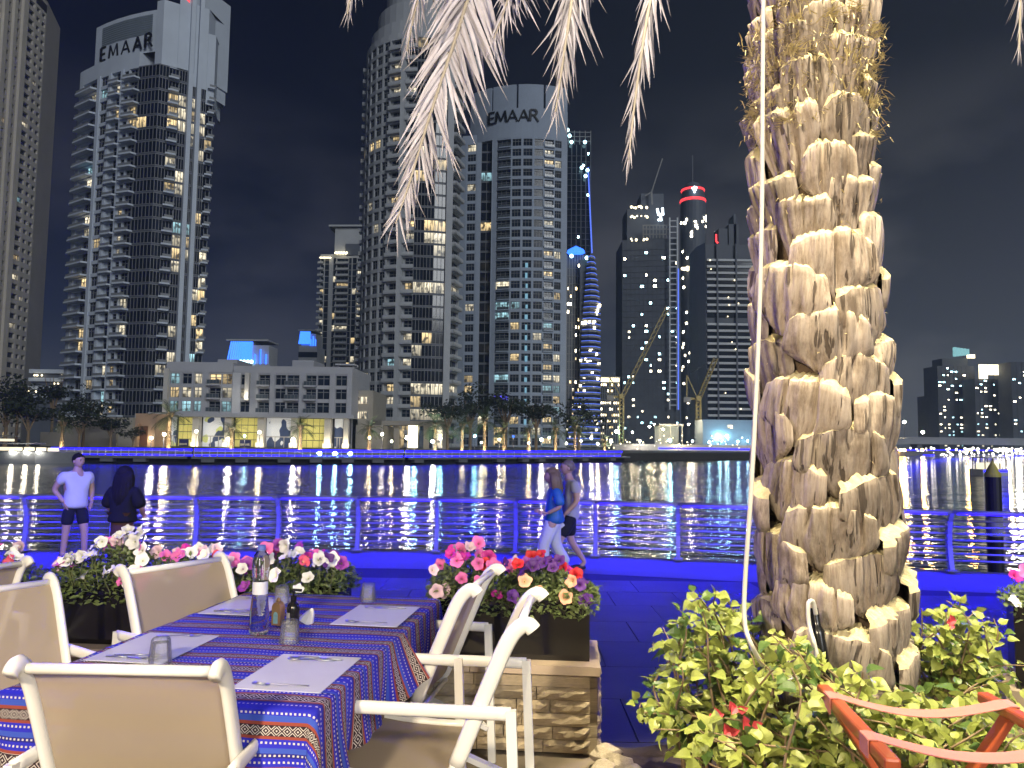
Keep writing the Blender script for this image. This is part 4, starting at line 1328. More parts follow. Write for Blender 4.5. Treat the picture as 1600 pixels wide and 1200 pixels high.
# ---------------------------------------------------------------- promenade lamps on the far quay: each throws its column on the water
lam = [(236, 'lamp_white', .30), (256, 'lamp_warm', .32), (306, 'lamp_warm', .24), (356, 'lamp_white', .30), (382, 'lamp_cyan', .16), (405, 'lamp_warm', .28), (458, 'lamp_white', .34), (597, 'lamp_flood_warm', .30), (577, 'lamp_warm', .2), (612, 'lamp_warm', .22),
       (636, 'lamp_white', .42), (648, 'lamp_cyan', .30), (676, 'lamp_white', .34), (688, 'lamp_cyan', .26), (742, 'lamp_cyan', .24), (752, 'lamp_warm', .22), (780, 'lamp_warm', .26), (802, 'led_blue_bright', .3), (826, 'lamp_warm', .2), (846, 'lamp_white', .36), (858, 'lamp_warm', .2), (885, 'lamp_warm', .2), (908, 'lamp_warm', .22), (924, 'lamp_white', .34), (934, 'lamp_warm', .3), (955, 'lamp_white', .34)]
LM = {}
def lamp_mesh(kind, r, h):
    key = (kind, r, h)
    if key not in LM:
        a = MB(); a.tube([(0, 0, 0), (0, 0, h)], .05, 6); a.lathe([(.16, 0), (.12, .15), (.06, .2)], 8)
        b = MB(); b.blob((0, 0, h+r*.8), r, 10, 7)
        LM[key] = (a.mesh('post', ['metal_lamp']), b.mesh('globe', [kind]))
    return LM[key]
def lamp(loc, kind, r, h, label, group, name='quay_lamp'):
    o = thing(name, label, 'lamp', loc, 0, group)
    a, b = lamp_mesh(kind, r, h)
    put('post', a, o); put('globe', b, o)
    return o
cn = {'lamp_white': 'white', 'lamp_warm': 'warm yellow', 'lamp_cyan': 'cyan', 'lamp_flood_warm': 'glaring warm', 'led_blue_bright': 'blue', 'lamp_flood': 'glaring cyan'}
for i, (px, kd, r) in enumerate(sorted(lam)):
    b = bank(px, 2.5)
    nb = 'palm' if any(abs(px-p[0]) < 12 for p in palm_px) else ('shopfronts' if px < 545 else 'entrance' if px < 700 else 'grove')
    lamp((b.x, b.y, .56), kd, r*.6, 1.5+.5*(i % 3), '%s globe lamp near the far %s, %s one from the boat' % (cn[kd], nb, (ORD+['seventeenth', 'eighteenth', 'nineteenth', 'twentieth', 'twenty-first', 'twenty-second', 'twenty-third', 'twenty-fourth', 'twenty-fifth', 'twenty-sixth'])[i]), 'globe lamps along the far quay')
for i, px in enumerate((500, 524, 548)):
    b = bank(px, -.6)
    o = thing('floodlight', ['left', 'middle', 'right'][i]+' one of three glaring cyan floodlights on the quay edge', 'floodlight', (b.x, b.y, -.1), 0, 'cyan floodlights on the far quay')
    k = MB(); k.tube([(0, 0, 0), (0, 0, .35)], .05, 6); k.box((0, .06, .5), (.55, .2, .4)); k.build('housing', 'metal_dark', o)
    k = MB(); k.blob((0, -.12, .5), (.30, .12, .24), 10, 6); k.build('lens', 'lamp_flood', o)
# street lamps and work lights around the building site
r = random.Random(12)
site = [(963, 676, 300, 'lamp_flood', .95), (1124, 684, 235, 'lamp_flood', .5), (1136, 683, 236, 'lamp_flood', .55), (1108, 692, 225, 'lamp_flood', .4), (1153, 691, 228, 'lamp_flood', .42), (1047, 690, 220, 'lamp_cyan', .6), (1036, 672, 240, 'lamp_warm', .5), (1015, 668, 260, 'lamp_warm', .5), (1022, 664, 262, 'lamp_warm', .45), (1076, 664, 240, 'lamp_warm', .45), (1082, 690, 222, 'lamp_white', .35),
        (1121, 663, 250, 'lamp_white', .45), (1131, 663, 250, 'lamp_white', .45), (988, 676, 215, 'lamp_warm', .35), (1000, 690, 212, 'lamp_white', .3), (1060, 696, 212, 'lamp_warm', .3), (1168, 690, 232, 'lamp_flood', .4)]
for i, (px, py, Y, kd, rr) in enumerate(site):
    p = at(px, py, Y)
    lamp((p.x, p.y, .6), kd, rr*.6, max(.5, p.z-.6), '%s lamp on a mast around the building site, %s from the left' % (cn[kd], ORD[i] if i < 16 else 'last'), 'lamps around the building site', 'site_lamp')
k = MB()
for _ in range(70):
    p = at(r.uniform(945, 1185), r.uniform(680, 704), r.uniform(205, 230)); k.blob(p, r.uniform(.1, .24), 6, 4)
tag(k.build('small_site_lights', 'lamp_soft'), 'scatter of small lights over the building site', 'lights', kind='stuff')

def site_things():
    Y = 236
    o = thing('site_building', 'low grey site building with a lit doorway under the office block', 'building', (gx(1140, Y), Y+4, .6))
    w = MB(); w.prism([(gx(1098, Y), Y), (gx(1190, Y), Y), (gx(1190, Y), Y+10), (gx(1098, Y), Y+10)], .5, gz(1140, 656, Y))
    w.build('wall', 'tower_blue_grey', o, off=o.location)
    w = MB(); w.box((gx(1141, Y), Y-.1, gz(1141, 667, Y)), (1.4, .2, 1.1)); w.build('window', 'lit_pale', o, off=o.location)
    Y = 245
    o = thing('lit_shed', 'open lit shed with a pale green roof between the cranes', 'building', (gx(1048, Y), Y+4, .6))
    w = MB(); w.box((gx(1048, Y), Y+3, gz(1048, 664, Y)), (gx(1068, Y)-gx(1030, Y), 8, .6))
    for px in (1031, 1048, 1066): w.box((gx(px, Y), Y, gz(1048, 664, Y)/2+.3), (.3, .3, gz(1048, 664, Y)-.6))
    w.box((gx(1048, Y), Y+6.5, gz(1048, 680, Y)), (gx(1068, Y)-gx(1030, Y), .3, 6)); w.build('frame', 'wall_pale', o, off=o.location)
    light('shed_light', 'POINT', (gx(1048, Y), Y+1, gz(1048, 668, Y)), 500, (.85, 1, .75), shadow_soft_size=.5)
    w = MB()
    a, b = at(960, 700, 212), at(1180, 698, 216)
    w.box(((a.x+b.x)/2, 214, 1.5), (b.x-a.x, .3, 1.7)); tag(w.build('site_hoarding', 'wall_pale'), 'long pale hoarding along the building site on the quay', 'hoarding')
    for i, t in enumerate((.15, .35, .55, .75, .92)):
        light('hoarding_light', 'POINT', (lerp(a.x, b.x, t), 210.5, 2.6), 160, (.8, .95, 1) if i % 2 else (1, .8, .5), shadow_soft_size=.3)
site_things()

def lattice(mb, a, b, w, n, th=.22):
    a, b = Vector(a), Vector(b)
    d = (b-a).normalized()
    s = d.cross(Vector((0, 1, 0)))
    if s.length < .1: s = Vector((1, 0, 0))
    s.normalize(); u = d.cross(s)
    cs = [(s*x+u*y)*(w/2) for x, y in ((-1, -1), (1, -1), (1, 1), (-1, 1))]
    for c in cs: mb.bar(a+c, b+c, th, th)
    for k in range(n):
        p, q = a+(b-a)*(k/n), a+(b-a)*((k+1)/n)
        for i in range(4):
            mb.bar(p+cs[i], q+cs[(i+1) % 4], th*.7, th*.7)
def crane(px, yb, yt, Y, jib, back, label):
    p = at(px, yt, Y)
    o = thing('luffing_crane', label, 'crane', (p.x, p.y, .6))
    w = MB(); lattice(w, (p.x, p.y, .6), p, 1.6, 12, .3); w.build('mast', 'crane_yellow', o, off=o.location)
    w = MB(); j = at(*jib, Y+3); lattice(w, p, j, 1.4, 16, .26); w.build('jib', 'crane_yellow', o, off=o.location)
    w = MB(); k = at(*back, Y); k2 = Vector((k.x, k.y, p.z+.5))
    w.bar(p, k, .4, .4); w.bar(k, k2, .4, .4); w.bar(p+Vector((0, 0, .4)), k2, 1.0, .8)
    w.box((p.x-.3, p.y-1.2, p.z+.6), (1.6, 1.4, 1.8)); w.build('machine_deck', 'crane_yellow', o, off=o.location)
    w = MB(); w.box((k2.x, k2.y, k2.z-.5), (2.6, 1.6, 2.0)); w.build('counterweight', 'concrete', o, off=o.location)
    w = MB(); w.bar(k, j, .09, .09); w.build('pendant_cable', 'metal_dark', o, off=o.location)
    light('crane_light', 'POINT', (p.x, p.y-5, p.z-4), 320, (1, .9, .6), shadow_soft_size=.5)
crane(971, 700, 622, 300, (1043, 480), (953, 590), 'slim yellow luffing crane with its long jib raised over the site')
crane(1091, 700, 625, 290, (1118, 560), (1073, 586), 'yellow luffing crane with a short raised jib beside the office block')

# ---------------------------------------------------------------- bridge, harbour lights, boat, mooring pile
def bridge():
    Y = 520
    o = thing('bridge', 'low concrete road bridge crossing the harbour mouth', 'bridge', (gx(1500, Y), Y, -1.5))
    w = MB()
    n = 14
    for k in range(n):
        a, b = 1180+k*60, 1240+k*60
        za, zb = (lerp(gz(1180, 699, Y), gz(1420, 684, Y), min(1, max(0, (q-1180)/240))) for q in (a, b))
        xa, xb = gx(a, Y), gx(b, Y)
        w.quad((xa, Y, za-4.2), (xb, Y, zb-4.2), (xb, Y, zb), (xa, Y, za))
        w.quad((xa, Y, za), (xb, Y, zb), (xb, Y+14, zb), (xa, Y+14, za))
        w.quad((xa, Y, za-4.2), (xb, Y, zb-4.2), (xb, Y+14, zb-4.2), (xa, Y+14, za-4.2), 1)
        w.box(((xa+xb)/2, Y-.2, (za+zb)/2+.1), (xb-xa, .8, .9))
    w.build('deck', ['tower_stone', 'concrete_dark'], o, off=o.location)
    for px in (1440, 1650, 1860):
        w = MB(); w.box((gx(px, Y), Y+7, 2), (3.5, 9, 11)); w.build('pier', 'concrete', o, off=o.location)
    for i, (px, py) in enumerate(((1413, 661), (1442, 677))):
        p = at(px, py, Y+4)
        lamp((p.x, p.y, 4), 'lamp_warm', .9, p.z-4, ['taller', 'shorter'][i]+' warm street lamp standing above the bridge', 'street lamps on the bridge', 'street_lamp')
    k = MB(); r = random.Random(77)
    for _ in range(120):
        px = 1395+205*r.random()**.7
        p = at(px, r.uniform(700, 712), r.uniform(360, 420)); k.blob(p, r.uniform(.2, .75), 6, 4)
    tag(k.build('harbour_lights', 'harbour_light'), 'mass of small harbour lights glittering under the bridge', 'lights', kind='stuff')
    k = MB()
    for (a, b, y) in ((1396, 1460, 712), (1560, 1600, 714)):
        k.bar(at(a, y, 355), at(b, y, 355), .3, .9)
    tag(k.build('pier_light_strip', 'led_blue'), 'blue light strip on the far pier under the bridge', 'light strip')
    for i, (px, kd) in enumerate(((1407, 'lamp_orange'), (1413, 'lamp_orange'), (1441, 'lamp_orange'), (1512, 'lamp_orange'), (1560, 'lamp_white'), (1575, 'lamp_warm'), (1590, 'lamp_white'))):
        p = at(px, 705, 300)
        lamp((p.x, p.y, -1.2), kd, .5, max(.5, p.z+1.2), '%s lamp on the outer pier, %s from the trunk' % ('orange' if kd == 'lamp_orange' else 'pale', ORD[i]), 'lamps on the outer pier', 'pier_lamp')
glow('lamp_orange', (1, .52, .12), 120)
glow('harbour_light', (1, .92, .8), 5)
bridge()

def boat():
    p = at(1550, 741, 92)
    o = thing('water_taxi', 'small covered white boat with lit cabin behind the yellow-capped pile', 'boat', (p.x, p.y, -1.05), .35)
    w = MB()
    for k in range(2):
        z0, z1 = (-.1, .7)
    P = [(-2.6, -.9), (1.6, -.9), (2.8, 0), (1.6, .9), (-2.6, .9)]
    w.prism(P, -.2, .75); w.build('hull', 'boat_white', o)
    w = MB(); w.box((-.4, 0, 2.1), (3.6, 1.9, .14)); w.build('canopy', 'boat_white', o)
    for sx in (-2.1, -.9, .3, 1.3):
        w = MB()
        for sy in (-.8, .8): w.box((sx, sy, 1.4), (.08, .08, 1.35))
        w.build('post', 'metal_lamp', o)
    w = MB(); w.box((-.5, 0, 1.1), (2.6, 1.2, .8)); w.build('cabin', 'boat_light', o)
    w = MB(); w.box((-.5, -.95, .55), (3.9, .06, .14)); w.build('light_strip', 'led_blue', o)
mat('boat_white', (.6, .6, .62), .4, var=.05)
boat()
def pile():
    t = at(1551, 745, 16.5); s = 11.5/1200*16.5
    o = thing('mooring_pile', 'black mooring pile with a yellow cone cap standing in the water', 'pile', (t.x, t.y, -1.5))
    z = t.z+1.5
    w = MB(); w.lathe([(s, -1.5), (s, z)], 18); w.build('shaft', 'pile_black', o, smooth=False)
    w = MB(); w.lathe([(s*1.04, z), (s*1.04, z+.05), (s*.45, z+.23), (.01, z+.34)], 18); w.build('cap', 'pile_yellow', o)
    w = MB(); w.lathe([(s*1.03, z-1.25), (s*1.03, z-.85)], 18); w.build('band', 'pile_grey', o)
mat('pile_black', (.012, .012, .014), .5, var=.3, vscale=6)
mat('pile_yellow', (.55, .50, .06), .5, var=.12, vscale=8)
mat('pile_grey', (.3, .3, .3), .6, var=.3, vscale=8)
pile()

# ================================================================== near promenade
mat('paving', (.04, .04, .045), .7, var=.30, vscale=.9, bump=.2, bscale=30)
mat('paving_slab', (.065, .065, .072), .5, var=.30, vscale=1.6, bump=.15, bscale=30, rvar=.22)
mat('deck_strip', (.17, .17, .19), .6, var=.08, vscale=1.5, bump=.1, bscale=25)
mat('rail_steel', (.22, .22, .25), .32, .0, var=.05)
mat('kerb_stone', (.5, .5, .5), .7, var=.1)
RP = [(-20, 13.3), (-14, 13.5), (-8.65, 13.85), (-5.7, 14.2), (-2.85, 14.4), (.14, 14.3), (1.62, 14.05), (3.04, 13.7), (5.3, 13.2), (7.6, 12.75), (11, 12.1), (16, 11.2)]
def catmull(P, n=14):
    P = [Vector(p) for p in P]; out = []
    for i in range(len(P)-1):
        a, b, c, d = P[max(i-1, 0)], P[i], P[i+1], P[min(i+2, len(P)-1)]
        for k in range(n):
            t = k/n
            out.append(.5*((2*b)+(c-a)*t+(2*a-5*b+4*c-d)*t*t+(3*b-a-3*c+d)*t**3))
    out.append(P[-1]); return out
RC = catmull(RP)
BAY = 1.463
posts = [Vector((-8.65, 13.85))]
def walk(start, sgn):
    out = []; cur = start.copy()
    pts = RC if sgn > 0 else list(reversed(RC))
    for p in pts:
        if (p.x-cur.x)*sgn > 0 and (p-cur).length >= BAY:
            cur = cur+(p-cur).normalized()*BAY; out.append(cur.copy())
    return out
posts = list(reversed(walk(posts[0], -1)))[-4:]+posts+walk(posts[0], 1)
def promenade():
    mb = MB()
    mb.poly([(-40, 4.6, 0), (40, 4.6, 0), *[(p.x, p.y+.35, 0) for p in reversed(RC)], (-40, 13.6, 0)])
    pr = tag(mb.build('promenade', 'paving'), kind='structure')
    def ry(x):
        for a, b in zip(RC, RC[1:]):
            if a.x <= x <= b.x: return a.y+(b.y-a.y)*(x-a.x)/max(1e-6, b.x-a.x)
        return 11.0
    sm = MB(); s = .9
    sm.box((0, 0, 0), (s-.012, s-.012, .012)); sme = sm.mesh('paving_slab', ['paving_slab'])
    q = random.Random(6)
    for i in range(-10, 12):
        for j in range(9):
            x, y = i*s+.45*(j % 2), 5.0+j*s
            if y < ry(x)-1.75-.47 and abs(x) < y*.72+1.2:
                o = put('paving_slab', sme, pr, (x, y, .0065+q.uniform(0, .002)))
                o.rotation_euler = (q.gauss(0, .0012), q.gauss(0, .0012), 0)
    mb = MB()
    A = [(p.x, p.y-1.75) for p in RC]; B = [(p.x, p.y+.36) for p in RC]
    for i in range(len(RC)-1):
        mb.quad((*A[i], .006), (*A[i+1], .006), (*B[i+1], .006), (*B[i], .006))
        mb.quad((*B[i], -3), (*B[i+1], -3), (*B[i+1], .006), (*B[i], .006))
    tag(mb.build('promenade_edge_strip', 'deck_strip'), kind='structure')
promenade()
def railing():
    o = thing('promenade_railing', 'steel promenade railing with curved posts and seven bars, washed in blue light', 'railing', (posts[6].x, posts[6].y, .05))
    prof = [(0, 0), (-.05, .18), (-.085, .40), (-.07, .60), (-.01, .80), (.08, .95)]   # inboard offset, height
    pm = MB()
    for s in (-.035, .035):
        L = []; Rr = []
        for off, z in prof:
            w = .075-.03*z
            L.append((s, -off-w, z)); Rr.append((s, -off+w, z))
        for i in range(len(prof)-1):
            pm.quad(L[i], Rr[i], Rr[i+1], L[i+1])
    for i in range(len(prof)-1):
        (o0, z0), (o1, z1) = prof[i], prof[i+1]
        w0, w1 = .075-.03*z0, .075-.03*z1
        pm.quad((-.035, -o0-w0, z0), (.035, -o0-w0, z0), (.035, -o1-w1, z1), (-.035, -o1-w1, z1))
        pm.quad((-.035, -o0+w0, z0), (.035, -o0+w0, z0), (.035, -o1+w1, z1), (-.035, -o1+w1, z1))
    pm.box((0, 0, .01), (.16, .26, .02))
    pme = pm.mesh('post', ['rail_steel'])
    bz = [.16, .27, .38, .49, .60, .71, .82]
    def off(z):
        for (a, za), (b, zb) in zip(prof, prof[1:]):
            if z <= zb: return a+(b-a)*(z-za)/(zb-za)
        return prof[-1][0]
    bm = MB(); bm.tube([(0, 0, 0), (BAY, 0, 0)], .018, 8); bme = bm.mesh('bar', ['rail_steel'], True)
    hm = MB(); hm.tube([(-.01, 0, 0), (BAY+.01, 0, 0)], .034, 10); hme = hm.mesh('handrail', ['rail_steel'], True)
    lm = MB(); lm.box((BAY/2, .0, 0), (BAY-.14, .02, .012)); lme = lm.mesh('light_strip', ['led_blue_near'])
    ol = o.location
    for i, p in enumerate(posts):
        q = posts[i+1] if i+1 < len(posts) else p+(p-posts[i-1])
        d = (q-p).normalized(); ang = math.atan2(d.y, d.x); n = Vector((d.y, -d.x))
        put('post', pme, o, (p.x-ol.x, p.y-ol.y, .0), ang)
        if i+1 == len(posts): break
        for z in bz:
            b = p+n*off(z); put('bar', bme, o, (b.x-ol.x, b.y-ol.y, z), ang)
        b = p+n*.10; put('handrail', hme, o, (b.x-ol.x, b.y-ol.y, .965), ang)
        b = p+n*.115; put('light_strip', lme, o, (b.x-ol.x, b.y-ol.y, .925), ang)
        c = p+d*(BAY/2)+n*.16
        l = light('rail_light', 'AREA', (c.x, c.y, 1.015), LED_W, (.012, .003, 1.0), shape='RECTANGLE', size=BAY*.9, size_y=.03)
        l.rotation_euler = Matrix((( d.x, d.y, 0), (0, 0, 0), (0, 0, 0))).to_3x3().to_euler() if False else (0, 0, 0)
        zax = -(n*.18+Vector((0, 0))).to_3d()+Vector((0, 0, .98)); zax.normalize()
        xax = Vector((d.x, d.y, 0)); yax = zax.cross(xax).normalized(); xax = yax.cross(zax)
        l.rotation_euler = Matrix((xax, yax, zax)).transposed().to_euler()
LED_W = 55
glow('led_blue_near', (.03, .01, 1), 2.0)
railing()

# ================================================================== people
def skin_mesh(J, E, root, sub=2):
    names = list(J)
    me = bpy.data.meshes.new('skin')
    me.from_pydata([J[n][0] for n in names], [(names.index(a), names.index(b)) for a, b in E], [])
    ob = bpy.data.objects.new('skin_tmp', me); COL.objects.link(ob)
    m = ob.modifiers.new('s', 'SKIN'); m.use_smooth_shade = True; m.branch_smoothing = .6
    for i, n in enumerate(names):
        sv = me.skin_vertices[0].data[i]
        r = J[n][1]; sv.radius = r if isinstance(r, tuple) else (r, r)
        sv.use_root = (n == root)
    ob.modifiers.new('d', 'SUBSURF').levels = sub
    dg = bpy.context.evaluated_depsgraph_get()
    ev = ob.evaluated_get(dg)
    res = bpy.data.meshes.new_from_object(ev, depsgraph=dg)
    bpy.data.objects.remove(ob); bpy.data.meshes.remove(me)
    return res
def head_mb(mb, c, yaw, h=.235, m=0, dark=1):
    # head with nose, brow, chin, ears and eyes; faces -y before yaw
    q = Matrix.Rotation(yaw, 3, 'Z')
    i0 = len(mb.v)
    mb.blob((0, 0, 0), (h*.36, h*.43, h*.5), 16, 12, m)
    for i in range(i0, len(mb.v)):
        x, y, z = mb.v[i]
        t = z/(h*.5)
        if t < 0:
            x *= 1+.22*t; y = y*(1+.10*t)-.01*(-t)
        if y < -h*.2 and abs(x) < h*.07 and -.35 < t < .1: y -= h*.09*(1-abs(t+.15)/.3)
        if y < -h*.25 and .02 < t < .2: y += h*.02
        mb.v[i] = (x, y, z)
    for s in (-1, 1):
        mb.blob((s*h*.36, h*.03, -.01), (h*.05, h*.08, h*.13), 8, 5, m)
        mb.blob((s*h*.145, -h*.375, h*.03), (h*.06, h*.03, h*.028), 8, 5, dark)
        mb.box((s*h*.15, -h*.40, h*.10), (h*.15, h*.03, h*.03), dark)
    mb.box((0, -h*.385, -h*.24), (h*.17, h*.03, h*.025), dark)
    for i in range(i0, len(mb.v)):
        p = q @ Vector(mb.v[i]); mb.v[i] = (p.x+c[0], p.y+c[1], p.z+c[2])
def hand_mb(mb, wrist, direc, side, m=0, s=1.0, curl=.4):
    d = Vector(direc).normalized(); sd = Vector(side).normalized(); up = d.cross(sd)
    w = Vector(wrist)
    mb.tube([w-d*.01, w+d*.04*s, w+d*.085*s], [.026*s, .034*s, .034*s], 8, m, flat=.55)
    for k, L in enumerate((.068, .078, .073, .058)):
        b = w+d*.08*s+sd*((k-1.5)*.018*s)
        a1 = b+d*(L*.5*s); a2 = a1+(d*math.cos(curl*1.6)+up*math.sin(curl*1.6))*(L*.5*s)
        mb.tube([b, a1, a2], [.0095*s, .009*s, .007*s], 6, m)
    b = w+d*.025*s-sd*.028*s
    mb.tube([b, b+d*.035*s-sd*.02*s, b+d*.065*s-sd*.018*s+up*.012], [.012*s, .0105*s, .008*s], 6, m)
def mesh_add(mb, me, m=0):
    i = len(mb.v)
    mb.v += [tuple(v.co) for v in me.vertices]
    for p in me.polygons:
        mb.f.append(tuple(i+k for k in p.vertices)); mb.mi.append(m)
    bpy.data.meshes.remove(me)
mat('skin', (.50, .30, .22), .55, var=.06, vscale=8)
mat('skin_light', (.56, .36, .28), .55, var=.06, vscale=8)
mat('face_dark', (.03, .02, .02), .5, var=0)
mat('cloth_white', (.72, .74, .78), .85, var=.06, vscale=9, bump=.25, bscale=22)
mat('cloth_navy', (.012, .013, .028), .9, var=.2, vscale=9, bump=.2, bscale=22)
mat('cloth_black', (.008, .008, .010), .9, var=.3, vscale=7, bump=.2, bscale=18)
mat('cloth_brown', (.11, .05, .035), .85, var=.2, vscale=9)
mat('cloth_grey', (.45, .45, .55), .9, var=.08, vscale=9, bump=.2, bscale=20)
mat('cloth_blue', (.03, .17, .50), .55, var=.2, vscale=7, bump=.3, bscale=12)
mat('hair_black', (.008, .006, .006), .85, var=.2, vscale=20, bump=.4, bscale=40, stretch=(1, 1, .15))
mat('hair_blonde', (.24, .17, .10), .45, var=.3, vscale=20, bump=.5, bscale=40, stretch=(1, 1, .15))
mat('hair_grey', (.22, .18, .15), .5, var=.3, vscale=20)
mat('shoe', (.03, .03, .035), .5, var=.1)
mat('phone_white', (.7, .72, .75), .3, var=0)

def person(label, loc, yaw, J, E, clothes, headc, headyaw, hair, skin='skin', hands=(), girth=1.0, shoes=True):
    # J: body joints; clothes: list of (name, material, joints, edges, root)
    o = thing('person', label, 'person', loc, yaw)
    mb = MB()
    mesh_add(mb, skin_mesh(J, E, 'pelvis'))
    head_mb(mb, headc, headyaw)
    for hd in hands: hand_mb(mb, *hd)
    mb.build('body', [skin, 'face_dark'], o, True)
    for nm, mt, j, e, rt in clothes:
        k = MB(); mesh_add(k, skin_mesh(j, e, rt)); k.build(nm, mt, o, True)
    hm = MB(); hair(hm); hm.build('hair', hair.mat, o, True)
    if shoes:
        for f in ('footL', 'footR'):
            if f in J:
                p = J[f][0]; s = MB()
                s.blob((p[0], p[1]-.03, .045), (.05, .125, .05), 10, 6); s.build('shoe', 'shoe', o, True)
    o.scale = (girth, girth, 1)
    return o
BODYE = [('pelvis', 'waist'), ('waist', 'chest'), ('chest', 'neck'), ('neck', 'skull'), ('chest', 'shL'), ('shL', 'elL'), ('elL', 'wrL'), ('chest', 'shR'), ('shR', 'elR'), ('elR', 'wrR'),
         ('pelvis', 'hipL'), ('hipL', 'knL'), ('knL', 'anL'), ('anL', 'footL'), ('pelvis', 'hipR'), ('hipR', 'knR'), ('knR', 'anR'), ('anR', 'footR')]
def body(**kw):
    J = dict(pelvis=((0, 0, .95), (.15, .11)), waist=((0, 0, 1.10), (.14, .105)), chest=((0, .01, 1.36), (.15, .11)), neck=((0, .0, 1.53), .052), skull=((0, -.01, 1.62), .06),
             shL=((.18, .01, 1.43), .062), elL=((.24, .03, 1.15), .042), wrL=((.25, -.05, .92), .029), shR=((-.18, .01, 1.43), .062), elR=((-.24, .03, 1.15), .042), wrR=((-.25, -.05, .92), .029),
             hipL=((.095, 0, .88), .095), knL=((.10, -.01, .49), .06), anL=((.10, .02, .09), .04), footL=((.11, -.10, .04), .04),
             hipR=((-.095, 0, .88), .095), knR=((-.10, -.01, .49), .06), anR=((-.10, .02, .09), .04), footR=((-.11, -.10, .04), .04))
    J.update(kw); return J
def fat(J, names, g, **kw):
    out = {}
    for n in names:
        p, r = J[n]
        out[n] = (p, (r[0]+g, r[1]+g) if isinstance(r, tuple) else r+g)
    out.update(kw); return out
def mid(J, a, b, t):
    A, B = Vector(J[a][0]), Vector(J[b][0]); return tuple(A+(B-A)*t)
def shirt(J, g=.016, sleeve=.55, hem=.86):
    j = fat(J, ['pelvis', 'waist', 'chest', 'shL', 'shR'], g)
    p = J['pelvis'][0]
    j['hem'] = ((p[0], p[1], hem), (.165, .13))
    j['slL'] = (mid(J, 'shL', 'elL', sleeve), .066+g*.4); j['slR'] = (mid(J, 'shR', 'elR', sleeve), .066+g*.4)
    n = Vector(J['neck'][0]); j['collar'] = (tuple(n-Vector((0, 0, .035))), .062)
    return j, [('hem', 'pelvis'), ('pelvis', 'waist'), ('waist', 'chest'), ('chest', 'collar'), ('chest', 'shL'), ('shL', 'slL'), ('chest', 'shR'), ('shR', 'slR')]
def shorts(J, g=.02, leg=.85):
    j = fat(J, ['pelvis', 'hipL', 'hipR'], g)
    p = J['pelvis'][0]; j['top'] = ((p[0], p[1], p[2]+.10), (.155, .125))
    j['lL'] = (mid(J, 'hipL', 'knL', leg), .095); j['lR'] = (mid(J, 'hipR', 'knR', leg), .095)
    return j, [('top', 'pelvis'), ('pelvis', 'hipL'), ('hipL', 'lL'), ('pelvis', 'hipR'), ('hipR', 'lR')]
def short_hair(c, yaw, m, h=.235, low=.12):
    def f(mb):
        i0 = len(mb.v)
        mb.blob((0, h*.05, h*.08), (h*.395, h*.44, h*.47), 16, 10)
        q = Matrix.Rotation(yaw, 3, 'Z')
        for i in range(i0, len(mb.v)):
            x, y, z = mb.v[i]
            lim = h*low if y < -h*.05 else -h*.22
            if y < -h*.22: lim = h*.27
            z = max(z, lim)
            p = q @ Vector((x, y, z)); mb.v[i] = (p.x+c[0], p.y+c[1], p.z+c[2])
    f.mat = m
    return f
def long_hair(c, yaw, m, L=.45, h=.235, wide=1.0):
    def f(mb):
        q = Matrix.Rotation(yaw, 3, 'Z')
        i0 = len(mb.v)
        mb.blob((0, h*.06, h*.08), (h*.43*wide, h*.47, h*.5), 16, 10)
        for i in range(i0, len(mb.v)):
            x, y, z = mb.v[i]
            if y < -h*.2: z = max(z, h*.22)
            mb.v[i] = (x, y, z)
        r = random.Random(3)
        for k in range(26):
            a = lerp(-.15, math.pi+.15, k/25)
            x, y = math.cos(a)*h*.42*wide, math.sin(a)*h*.36+h*.05
            ll = L*(.8+.3*r.random())
            mb.tube([(x*.8, y*.8, h*.25), (x*1.05, y*1.08, -h*.2), (x*1.12+r.uniform(-.01, .01), y*1.15+.02, -h*.5-ll*.4), (x*1.0+r.uniform(-.02, .02), y*1.1+.03, -h*.5-ll)], [.03, .036, .034, .008], 6)
        for i in range(i0, len(mb.v)):
            p = q @ Vector(mb.v[i]); mb.v[i] = (p.x+c[0], p.y+c[1], p.z+c[2])
    f.mat = m
    return f
def scale_to(o, s): o.scale = (s, s, s)

# man in the white polo shirt: stands facing the woman, hands in pockets
J = body(pelvis=((0, 0, .95), (.17, .14)), waist=((0, -.02, 1.12), (.175, .155)), chest=((0, .01, 1.36), (.175, .135)), shL=((.21, .01, 1.43), .07), shR=((-.21, .01, 1.43), .07),
         elL=((.27, .03, 1.16), .047), wrL=((.22, -.10, .96), .033), elR=((-.30, .13, 1.18), .047), wrR=((-.19, -.02, .97), .033),
         neck=((0, -.02, 1.52), .06), hipL=((.10, 0, .88), .10), knL=((.13, -.09, .49), .065), anL=((.16, -.06, .09), .045), footL=((.18, -.19, .04), .04), hipR=((-.10, 0, .88), .10), knR=((-.11, .05, .49), .065), anR=((-.12, .10, .09), .045), footR=((-.14, -.02, .04), .04))
sj, se = shirt(J, .045, .66, .88); sj['hem'] = ((0, 0, .85), (.215, .19)); sj['collar'] = ((0, -.015, 1.505), .085)
hj, he = shorts(J, .025, .82)
p = at(122, 713, 13.2)
man1 = person('man in a white polo shirt and dark shorts, hands in pockets by the railing', (p.x, p.y, 0), R(52), J, BODYE,
       [('polo_shirt', 'cloth_white', sj, se, 'chest'), ('shorts', 'cloth_navy', hj, he, 'pelvis')], (0, -.03, 1.665), R(18), short_hair((0, -.03, 1.675), R(18), 'hair_black'), 'skin_light',
       hands=(((.22, -.10, .96), (-.35, -.15, -1), (0, 1, 0), 0, 1.0, .2), ((-.19, -.02, .97), (.35, -.15, -1), (0, 1, 0), 0, 1.0, .2)))
